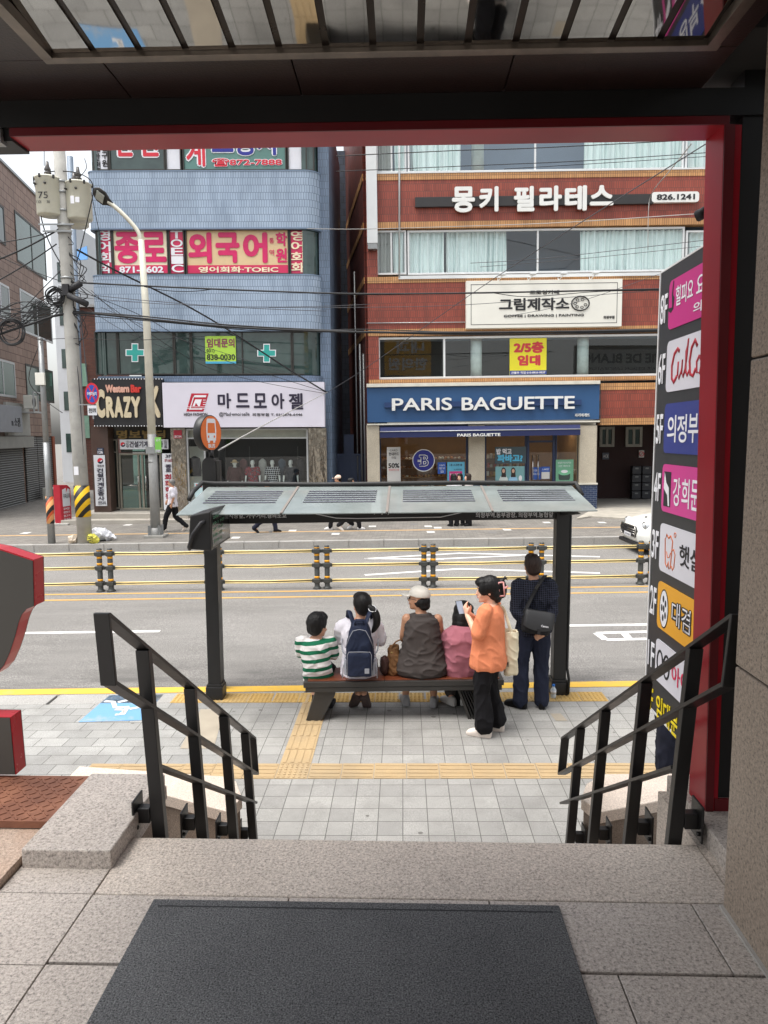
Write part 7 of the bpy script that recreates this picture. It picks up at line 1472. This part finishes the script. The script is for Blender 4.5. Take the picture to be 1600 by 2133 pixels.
def transformer(px, y0, y1, Y, label, txt):
    a, b = at(px, y1, Y), at(px, y0, Y); r = 24*Y/1480; t = thing('transformer', label, 'transformer', a, I4, 'transformers on the utility pole'); h = b.z-a.z
    mb = MB(tcan); mb.lathe([(r*.9, 0), (r, .03), (r, h*.94), (r*1.06, h*.945), (r*1.06, h*.97), (r*.9, h)], a, 28); cn_ = mb.build('tank', t)
    mb = MB(M['ink']); ins = mat('insulator_grey', C(74, 70, 68), .3); mb = MB(ins); mb.lathe([(.06, 0), (.10, .02), (.10, .05), (.055, .07), (.095, .10), (.095, .13), (.05, .16), (.085, .19), (.085, .22), (.05, .30), (.035, .42)], (a.x, Y, b.z), 14); mb.build('bushing', t)
    mb = MB(M['char'])
    for k in range(6): an = k*pi/3+.3; mb.obox((a.x+r*1.06*cos(an), Y+r*1.06*sin(an), b.z-.05), (.05, .05, .1), None, .01)
    mb.tube([(a.x-r*.7, Y-r*.8, b.z-.25), (a.x-r*.7, Y-r*1.05, b.z-.25)], .03, 8); mb.tube([(a.x+r*.2, Y-r, b.z-.25), (a.x+r*.2, Y-r*1.15, b.z-.25)], .03, 8); mb.build('terminal', t)
    mb = MB(M['ink'])
    if txt: mb.text(txt, (a.x-.14, Y-r-.004, a.z+h*.36), (.26, 0, 0), (0, 0, .17), thick=.002); mb.text('13200-230', (a.x-.2, Y-r*.95-.004, a.z+h*.24), (.36, 0, 0), (0, 0, .07), thick=.002)
    else: mb.use(wh); mb.box(a.x-.1, a.x+.0, Y-r-.004, Y-r+.02, a.z+h*.35, a.z+h*.55); mb.box(a.x+.03, a.x+.14, Y-r-.004, Y-r+.02, a.z+h*.38, a.z+h*.52)
    mb.build('marking', cn_)
transformer(104, 370, 450, UY-.1, 'cream transformer drum with the number 75, left of the utility pole', '75'); transformer(167, 381, 459, UY+.1, 'cream transformer drum with two paper labels, right of the utility pole', ''); transformer(159, 392, 472, UY+.75, 'transformer drum behind the pole, its lower rim showing under the labelled drum', '')
# street lamp
l0 = fg(325, 1119); LY = l0.y
sl_ = thing('street_lamp', 'pale street lamp with a bent arm and flat dark lamp head', 'street lamp', l0)
lp = [at(px, py, LY) for px, py in ((325, 1119), (316, 900), (305, 660), (294, 500))]
lpm = mat('lamp_cream', C(214, 210, 194), .5, 0, .08, 3, dirt=C(180, 172, 150)); lgm = mat('lamp_grey', C(146, 146, 144), .55, .2, .12, 4)
mb = MB(lgm); c2 = lp[0].lerp(lp[1], .98); mb.tube([lp[0], c2], [.15, .125], 16); mb.lathe([(.17, 0), (.17, .12), (.15, .3)], lp[0], 16); mb.build('pole_foot', sl_)
mb = MB(lpm); mb.tube([c2, lp[2], lp[3]], [.122, .105, .085], 16); mb.build('pole', sl_)
mb = MB(lpm); mb.tube(spline([lp[3]-Vector((0, 0, .25)), at(290, 488, LY), at(275, 466, LY), at(250, 440, LY), at(226, 420, LY)], 4), .06, 12); mb.build('arm', sl_)
e, f = at(229, 423, LY), at(196, 398, LY); d = (f-e).normalized(); sd = (Vector((0, .62, 0))+d.cross(Vector((0, 1, 0))).normalized()*.78).normalized(); un = d.cross(sd).normalized()
if un.z < 0: un = -un
mb = MB(M['char']); mb.rings([[e+d*u+sd*(w_*cos(a))+un*(t_*sin(a)*(1 if sin(a) > 0 else .6)) for a in [2*pi*j/16 for j in range(16)]] for u, w_, t_ in ((-.1, .06, .05), (.06, .12, .07), (.2, .22, .08), (.42, .22, .07), (.56, .12, .04), (.6, .02, .01))]); hd_ = mb.build('lamp_head', sl_, smooth=True)
mb = MB(mat('led_panel', C(196, 198, 190), .3)); P = [e+d*u+sd*w_-un*(.056 if un.z > 0 else -.056) for u, w_ in ((.18, -.13), (.44, -.13), (.44, .13), (.18, .13))]; mb.prism(P, -un*.01 if un.z > 0 else un*.01); mb.build('led_panel', hd_)
mb = MB(mat('footing_concrete', C(150, 148, 142), .9, 0, .15, 4)); mb.box(l0.x-.3, l0.x+.3, LY-.25, LY+.3, l0.z-.02, l0.z+.08, .02); mb.build('footing', sl_)
mb = MB(M['steel'])
for k in range(4): an = k*pi/2+.78; mb.obox((l0.x+.19*cos(an), LY+.19*sin(an), l0.z+.22), (.02, .12, .3), Matrix.Rotation(an+pi/2, 3, 'Z')); 
mb.build('gusset', sl_)['kind'] = 'stuff'
sign('lamp_flyer', 'small green and white flyer strapped to the street lamp', 'flyer', 323.5, 911, 336.5, 943, LY-.2, film('flyer_green', (120, 190, 80)), [('요가', 325, 914, 334, 920, wh), ('안내', 324.5, 937.5, 335, 942, M['ink'], dict(up=.006))], d=.02, thick=.004, extra=lambda o: strip2(o, 324, 937, 336, 942.5, LY-.203, wf))
mb = MB(M['steel']); p = at(317, 932, LY); mb.box(p.x-.14, p.x+.14, LY-.18, LY-.13, p.z-.18, p.z+.02); mb.lathe([(.135, 0), (.135, .05)], at(318, 963, LY), 16); mb.build('bracket', sl_)
# thin galvanised pole
g0 = fg(108, 1132); GY = g0.y; gl_ = thing('steel_pole', 'thin galvanised pole with an orange and black wrap, left of the utility pole', 'pole', g0)
pt = [at(108, 1132, GY), at(96, 900, GY), at(84, 708, GY)]
mb = MB(M['steel']); mb.tube([pt[0], at(101, 1000, GY), at(96, 922, GY)], [.105, .09, .085], 14); mb.tube([at(96, 923, GY), pt[2]], [.078, .07], 14); mb.lathe([(.075, 0), (.075, .05), (.03, .07)], pt[2], 12); mb.build('shaft', gl_)
hz2 = N('warning_wrap'); hz2.set(.5); q = hz2.xyz(); v = hz2.math('FRACT', hz2.math('DIVIDE', hz2.math('SUBTRACT', q[2], hz2.math('MULTIPLY', q[0], 1.3)), .42)); hz2.base(hz2.ramp(v, [(0, C(40, 36, 36)), (.35, C(236, 170, 110)), (.75, C(214, 96, 52))], 'CONSTANT'))
mb = MB(hz2.m); mb.tube([at(105.5, 1090, GY), at(103, 1034, GY)], .106, 16); mb.build('warning_wrap', gl_)
mb = MB(M['offwhite']); p = at(89, 790, GY); mb.box(p.x-.14, p.x+.12, GY-.16, GY-.08, p.z-.17, p.z+.17, .01); mb.build('junction_box', gl_)
# no stopping sign
c = at(191.5, 820, UY-.25); ns = thing('no_stopping_sign', 'round red and blue no stopping sign on a bracket by the utility pole', 'traffic sign', c)
mb = MB(mat('sign_ring_red', C(196, 34, 52), .4)); rx = .195; rz = .30; mb.prism(disc((c.x, c.y, c.z), rx, rz, 36), (0, .015, 0)); dd_ = mb.build('disc', ns)
mb = MB(mat('sign_field_blue', C(34, 74, 166), .4)); mb.prism(disc((c.x, c.y-.004, c.z), rx*.78, rz*.80, 32), (0, .003, 0)); mb.build('field', dd_)
mb = MB(mat('sign_ring_red', C(196, 34, 52), .4))
for sx in (-1, 1): mb.prism([(c.x+a*rx, c.y-.008, c.z+b*rz) for a, b in ((-.52*sx, -.6), (-.38*sx, -.68), (.52*sx, .6), (.38*sx, .68))], (0, .003, 0))
mb.use(wh); mb.text('주정차금지', (c.x-rx*.68, c.y-.0085, c.z-.05), (rx*1.36, 0, 0), (0, 0, .10), bold=.02, thick=.002, lift=.0); mb.build('lettering', dd_)
mb = MB(M['steel']); mb.box(up(170, 842).x, c.x+.05, c.y+.02, c.y+.05, c.z-rz*1.05, c.z-rz*.95); mb.box(c.x-.02, c.x+.02, c.y+.016, c.y+.04, c.z-.7, c.z+.2); mb.build('bracket', ns)
mb = MB(wsg); a, b = at(183, 865, c.y), at(201, 844.5, c.y); mb.box(a.x, b.x, c.y, c.y+.012, a.z, b.z); ps = mb.build('plate', ns); lettering(ps, [('견인지역', 185, 850, 200, 860, M['ink'], dict(bold=.02))], c.y, thick=.003)
# refuse bags
def bagthing(name, label, px, py, sx, sy, sz, c, seed, tie=True):
    p = fg(px, py); t = local_thing(name, label, 'rubbish bag', (p.x, p.y, p.z)); m = mat('bag_%d' % seed, C(*c), .35, 0, .08, 5); mb = MB(m)
    mb.ball((0, 0, sz*.48), (sx, sy, sz*.5), 18, 12); mb.ball((sx*.55, 0, sz*.36), (sx*.6, sy*.7, sz*.36), 12, 8)
    if tie: mb.tube([(sx*.9, 0, sz*.4), (sx*1.35, 0, sz*.28), (sx*1.5, 0, sz*.2)], [.08, .03, .05], 8)
    b = fuse(mb, .016, 'sack', t, m, 2, folds(.03, 7, 7, seed)); return t
bagthing('rubbish_bag', 'large white rubbish bag lying behind the utility pole foot', 207, 1126, .34, .25, .38, (226, 226, 230), 1); t = bagthing('rubbish_bag', 'yellow printed rubbish bag beside the utility pole foot', 193, 1132, .15, .13, .30, (206, 200, 84), 2, False); bagthing('rubbish_bag', 'small clear bag of waste left of the utility pole foot', 152, 1132, .12, .12, .24, (204, 190, 172), 3, False)
mb = MB(M['ink'])
for k in (.1, .16, .21): mb.obox((0, -.14, k), (.14, .02, .015), Matrix.Rotation(.2, 3, 'Y'))
mb.build('printing', t)
# red standing sign in the side street
b0 = fg(140, 1093); t = thing('standing_sign', 'red edged standing sign board in the side street behind the utility pole', 'sign', b0)
BY2 = b0.y; cor = [at(129, 1093, BY2), at(150, 1084, BY2+.5), at(147, 1016, BY2+.5), at(140, 1010, BY2+.3), at(124, 1010, BY2)]
mb = MB(mat('board_red', C(184, 36, 52), .45)); mb.prism([p for p in cor], (-.22, -.04, 0), .02); bd_ = mb.build('board', t)
mb = MB(wsg); o1_, o2_ = cor[0], cor[1]; U = (o2_-o1_); U.z = 0; Vv = Vector((0, 0, cor[4].z-cor[0].z))
nn = U.cross(Vv).normalized(); q0 = o1_+nn*.012+U*.16+Vv*.45; mb.prism([q0, q0+U*.7, q0+U*.7+Vv*.42, q0+U*.4+Vv*.47, q0+Vv*.42], nn*.01); mb.use(M['ink']); mb.text('주차금지', q0+nn*.012+U*.05+Vv*.2, U*.6, Vv*.12, thick=.004); mb.use(wh)
for k in range(4): mb.text(['갈비탕', '냉면정식', '불고기', '육개장'][k], o1_+nn*.012+U*.2+Vv*(.36-.09*k), U*.6, Vv*.06, thick=.004)
mb.build('panel', bd_); mb = MB(conc); mb.box(cor[0].x-.4, cor[1].x+.15, BY2-.2, BY2+.65, b0.z-.02, b0.z+.06, .02); mb.build('foot', t)
# ------------------------------------------------------------------ overhead cables
cab = mat('cable_black', C(26, 26, 28), .6); cabw = mat('cable_pale', C(170, 168, 164), .5); cabg = mat('cable_grey', C(70, 70, 74), .6)
def cable(label, lines, m=cab, cat='cable', name='overhead_cable'):
    mb = MB(m)
    for pts, r in lines: mb.tube(spline([at(p[0], p[1], p[2] if len(p) > 2 else UY-.1) for p in pts], 5), r, 6)
    return mb.build(name, None, I4, label, cat, 'overhead cables')
def sag(x0, y0, x1, y1, s, n=5, Y0=None, Y1=None):
    Y0 = Y0 or UY-.1; Y1 = Y1 or Y0; return [(x0+(x1-x0)*i/n, y0+(y1-y0)*i/n+s*4*(i/n)*(1-i/n), Y0+(Y1-Y0)*i/n) for i in range(n+1)]
cable('thick black cable bundle below the middle blue tile band, crossing to the red bricks', [([(-30, 706), (60, 676), (150, 652), (300, 664), (480, 681), (680, 690), (900, 693), (1150, 691), (1420, 687)], .034), ([(150, 648), (300, 659), (480, 677), (690, 688), (900, 696), (1150, 695), (1420, 689)], .02), ([(150, 655), (350, 672), (560, 690), (760, 686), (1000, 692), (1420, 684)], .014)])
cable('black cable crossing level over the middle of the blue tile band and the cafe sign', [([(150, 588), (250, 593), (400, 600), (600, 608), (760, 612), (1000, 610), (1420, 601)], .024), (sag(300, 597, 450, 601, 8), .011), ([(620, 609), (760, 614), (900, 612), (1010, 609), (1100, 618), (1250, 607), (1400, 605)], .010)])
cable('thick black service cable falling from the pole transformers to the white fashion sign', [([(160, 520), (250, 568, UY+1), (380, 632, UY+2.5), (480, 690, UY+3.6), (590, 762, UY+4.6), (680, 817, YB-.5)], .026)])
cable('pair of thin black drop wires sagging across the green cross windows', [([(150, 600), (300, 660, UY+1.5), (430, 735, UY+3), (560, 780, UY+4), (680, 817, YB-.5)], .009), ([(160, 590), (290, 680, UY+1.5), (420, 760, UY+3), (540, 795, UY+4), (680, 820, YB-.5)], .008)])
cable('thin wires fanning down left of the lime rental notice', [([(190, 605), (270, 680, UY+2), (345, 760, YB-.4)], .008), ([(180, 640), (260, 690, UY+2), (370, 735, YB-.3)], .007), ([(210, 640), (330, 690, UY+1.5), (450, 730, UY+3), (640, 790, YB-.5)], .007)], cabg)
cable('pale guy wire from the bus stop sign up to the blue building corner', [([(455, 938, 8.8), (560, 880, 14), (682, 817, YB-.5)], .010)], cabw)
cable('long pale diagonal wire rising over the red bricks to the top right', [([(682, 817, YB-.5), (760, 768, 24), (1000, 600, 19), (1200, 470, 15), (1470, 300, 11)], .009)], cabg)
cable('pale wire running level just under the upper raised lettering', [([(640, 476, YB-.3), (760, 477, 26.5), (1000, 470, 27), (1180, 463, 26), (1470, 444, 24)], .012)], cabw)
cable('thin grey wires crossing the lower blue tile band', [(sag(150, 618, 770, 634, 12), .008), (sag(150, 610, 680, 648, 6), .009), ([(560, 640), (770, 640), (1000, 633), (1420, 600)], .008)], cabg)
cable('three dark wires before the top storey windows of the red building', [([(700, 325), (960, 313), (1100, 309), (1470, 290)], .012), ([(700, 357), (960, 346), (1215, 335), (1470, 318)], .010), ([(1050, 352), (1250, 340), (1470, 326)], .008)])
cable('wires crossing the middle curtained windows of the red building', [([(980, 548), (1115, 540), (1280, 522), (1470, 500)], .008), ([(1000, 556), (1200, 540), (1470, 512)], .007), ([(1050, 660), (1200, 630), (1376, 570), (1470, 540)], .007)], cabg)
cable('pale cable looping down over the phone number plate', [([(1440, 300, 16), (1400, 350, 20), (1358, 402, 26.5), (1351, 440, 27.2), (1350, 520, 27.2)], .014)], cabw)
cable('black cables fanning from the pole to the left edge of the view', [(sag(-30, 550, 128, 474, 6), .022), (sag(-30, 598, 118, 508, 4), .017), (sag(-30, 508, 110, 482, 4), .014), (sag(-30, 520, 140, 590, 4), .012), ([(-30, 700), (40, 650), (90, 600), (130, 560)], .012)])
lo = []
for i in range(26): lo.append(([(-30, 640+random.uniform(-25, 60)), (30+random.uniform(-10, 20), 650+random.uniform(-22, 40)), (90+random.uniform(-15, 15), 640+random.uniform(-25, 35)), (150, 610+random.uniform(-25, 50))], random.choice((.008, .011, .014))))
cable('dense tangle of thin black cables left of the utility pole', lo)
lo = []
for i in range(16): a = random.uniform(470, 640); lo.append(([(128+random.uniform(-8, 8), a), (145+random.uniform(-25, 25), a+random.uniform(10, 40)), (160+random.uniform(-25, 25), a+random.uniform(30, 70)), (165, a+random.uniform(60, 100))], random.choice((.010, .013)), ))
cable('loose cables winding down along the upper utility pole', lo)
cable('black jumper wires looping from the transformers down the pole', [([(96, 360), (120, 356), (160, 360), (188, 375), (194, 400), (184, 450), (170, 510), (160, 545)], .014), ([(82, 372), (70, 372), (76, 400), (90, 470), (110, 520), (140, 570)], .016), ([(190, 400), (200, 450), (208, 490)], .01), ([(92, 345), (92, 300)], .01), ([(165, 370), (180, 350), (176, 330)], .009)])
cable('vertical cables running down the lower utility pole', [([(163, 620), (172, 700), (182, 790), (188, 850)], .016), ([(140, 660), (160, 760), (168, 850), (176, 1000)], .012)], cabg)
def coil(label, px, py, r, n, loc_y):
    mb = MB(cab); c = at(px, py, loc_y)
    for i in range(n): k = r*random.uniform(.72, 1); o = Vector((random.uniform(-.05, .05), random.uniform(-.05, .05), random.uniform(-.05, .05))); mb.tube([c+o+Vector((k*cos(a*pi/12), .02*sin(a), k*sin(a*pi/12))) for a in range(24)], random.choice((.012, .016, .02)), 6, closed=True)
    mb.build('cable_coil', None, I4, label, 'cable coil', 'cable coils')
coil('coil of black cable hanging on the left of the utility pole', 117, 618, .25, 9, UY-.25); coil('coil of dark cable hanging at the far left edge', 24, 692, .36, 8, UY-.2)
cable('cables dropping from the thin galvanised pole towards the brown building', [([(84, 712), (60, 790, UY+2), (90, 830, UY+3), (130, 860, UY+2)], .012), ([(84, 709), (140, 705), (300, 708, UY), (430, 700, YB-.4)], .009)])
# security camera at the portal
c = at(1461, 446, 2.95, NEAR); t = thing('security_camera', 'small black security camera fixed behind the red frame post', 'camera', c, NEAR)
mb = MB(M['ink']); dv = Vector((-.75, .55, -.35)).normalized(); mb.tube([c-dv*.02, c+dv*.018], .022, 14); mb.tube([c+dv*.018, c+dv*.022], .018, 14); mb.build('barrel', t); mb = MB(M['ink']); mb.tube([c-dv*.02, c+Vector((.06, -.08, .0)), (1.15, 2.75, c.z)], .007, 7); mb.build('arm', t)
# white car coming along the far lane
cx0 = at(1309, 1120, 18.9).x; cyn = 18.05; cz0 = RZ+SL*cx0
car = local_thing('hatchback_car', 'white small hatchback on the far lane, nose showing left of the floor directory', 'car', (cx0, cyn, cz0))
cw = mat('car_white', C(228, 228, 222), .15, 0, .02, 1, spec=.7)
prof = [(.12, .24), (.03, .34), (.0, .50), (.03, .66), (.12, .78), (.35, .88), (.75, .95), (1.12, .99), (1.35, 1.12), (1.72, 1.38), (2.2, 1.44), (2.9, 1.42), (3.4, 1.32), (3.72, 1.0), (3.82, .75), (3.82, .45), (3.74, .24)]
def sect(y): 
    k = abs(y-.86)/.86; e = max(0, (k-.55)/.45)
    return [(x_+(.26*e**2 if x_ < .4 else (-.15*e**2 if x_ > 3.5 else 0)), y + (0 if z_ < .95 else (.86-y)/.86*.16*(z_-.95)/.45), z_-(.06*e**3 if z_ > .7 else 0)) for x_, z_ in prof]
mb = MB(cw); mb.rings([sect(y) for y in (.0, .03, .12, .3, .6, .86, 1.12, 1.42, 1.6, 1.69, 1.72)]); bod = fuse(mb, .03, 'body', car, cw, 3)
gl2 = mat('car_glass', C(30, 34, 36), .05, 0, .1, 1, spec=.8)
mb = MB(gl2); mb.hexa([(1.20, .22, 1.05), (1.20, 1.50, 1.05), (1.24, 1.5, 1.05), (1.24, .22, 1.05), (1.66, .30, 1.36), (1.66, 1.42, 1.36), (1.70, 1.42, 1.36), (1.70, .3, 1.36)]); mb.build('windscreen', car)
mb = MB(gl2); mb.prism([(1.42, .045, 1.02), (3.2, .045, 1.02), (3.1, .12, 1.32), (1.8, .12, 1.34)], (0, .02, 0)); mb.build('side_window', car)
mb = MB(M['ink']); P = [(-.012-.0, y, z) for y, z in ((.34, .44), (1.38, .44), (1.44, .62), (1.36, .72), (.36, .72), (.28, .62))]; mb.prism(P, (.05, 0, 0), .01); gr_ = mb.build('grille', car)
mb = MB(M['chrome']); mb.tube([(-.016, p[1], p[2]) for p in P], .014, 6, closed=True)
for z in (.52, .58, .64): mb.tube([(-.018, .34, z), (-.018, 1.38, z)], .007, 6)
mb.build('grille_trim', gr_)
mb = MB(wh); mb.box(-.03, -.015, .62, 1.10, .42, .52, .004); pn = mb.build('number_plate', car); mb = MB(M['ink']); mb.text('27소4180', (-.0305, 1.06, .44), (0, -.40, 0), (0, 0, .06), thick=.002, lift=.001); mb.build('lettering', pn)
for y in (.20, 1.52): 
    mb = MB(mat('headlight_glass', C(196, 200, 204), .08, 0, .05, 3, spec=.9)); mb.ball((.235, y, .76), (.11, .12, .10), 16, 10); hl_ = mb.build('headlight', car); mb = MB(M['chrome']); mb.tube([(.165, y+.105*cos(a*pi/8), .76+.088*sin(a*pi/8)) for a in range(16)], .012, 6, closed=True); mb.build('bezel', hl_)
mb = MB(M['ink']); mb.box(-.005, .3, .1, 1.62, .2, .30, .03); mb.box(.2, 3.7, .02, 1.70, .16, .24); mb.build('lower_bumper', car)
for x_ in (.66, 3.12):
    for y in (.0, 1.52):
        mb = MB(M['ink']); mb.lathe([(.20, 0), (.31, .0), (.325, .03), (.325, .17), (.31, .2), (.2, .2)], (x_, y+.2, .325), 28, Matrix.Rotation(pi/2, 3, 'X')); wl = mb.build('wheel', car)
        mb = MB(M['alu']); mb.lathe([(.20, .0), (.19, .02), (.05, .03)], (x_, y+.0 if y == 0 else y+.2, .325), 20, Matrix.Rotation(pi/2 if y == 0 else -pi/2, 3, 'X')); mb.build('rim', wl)
mb = MB(M['char']); mb.ball((.46, .86, .915), (.04, .03, .02), 10, 6); mb.build('bonnet_badge', car)
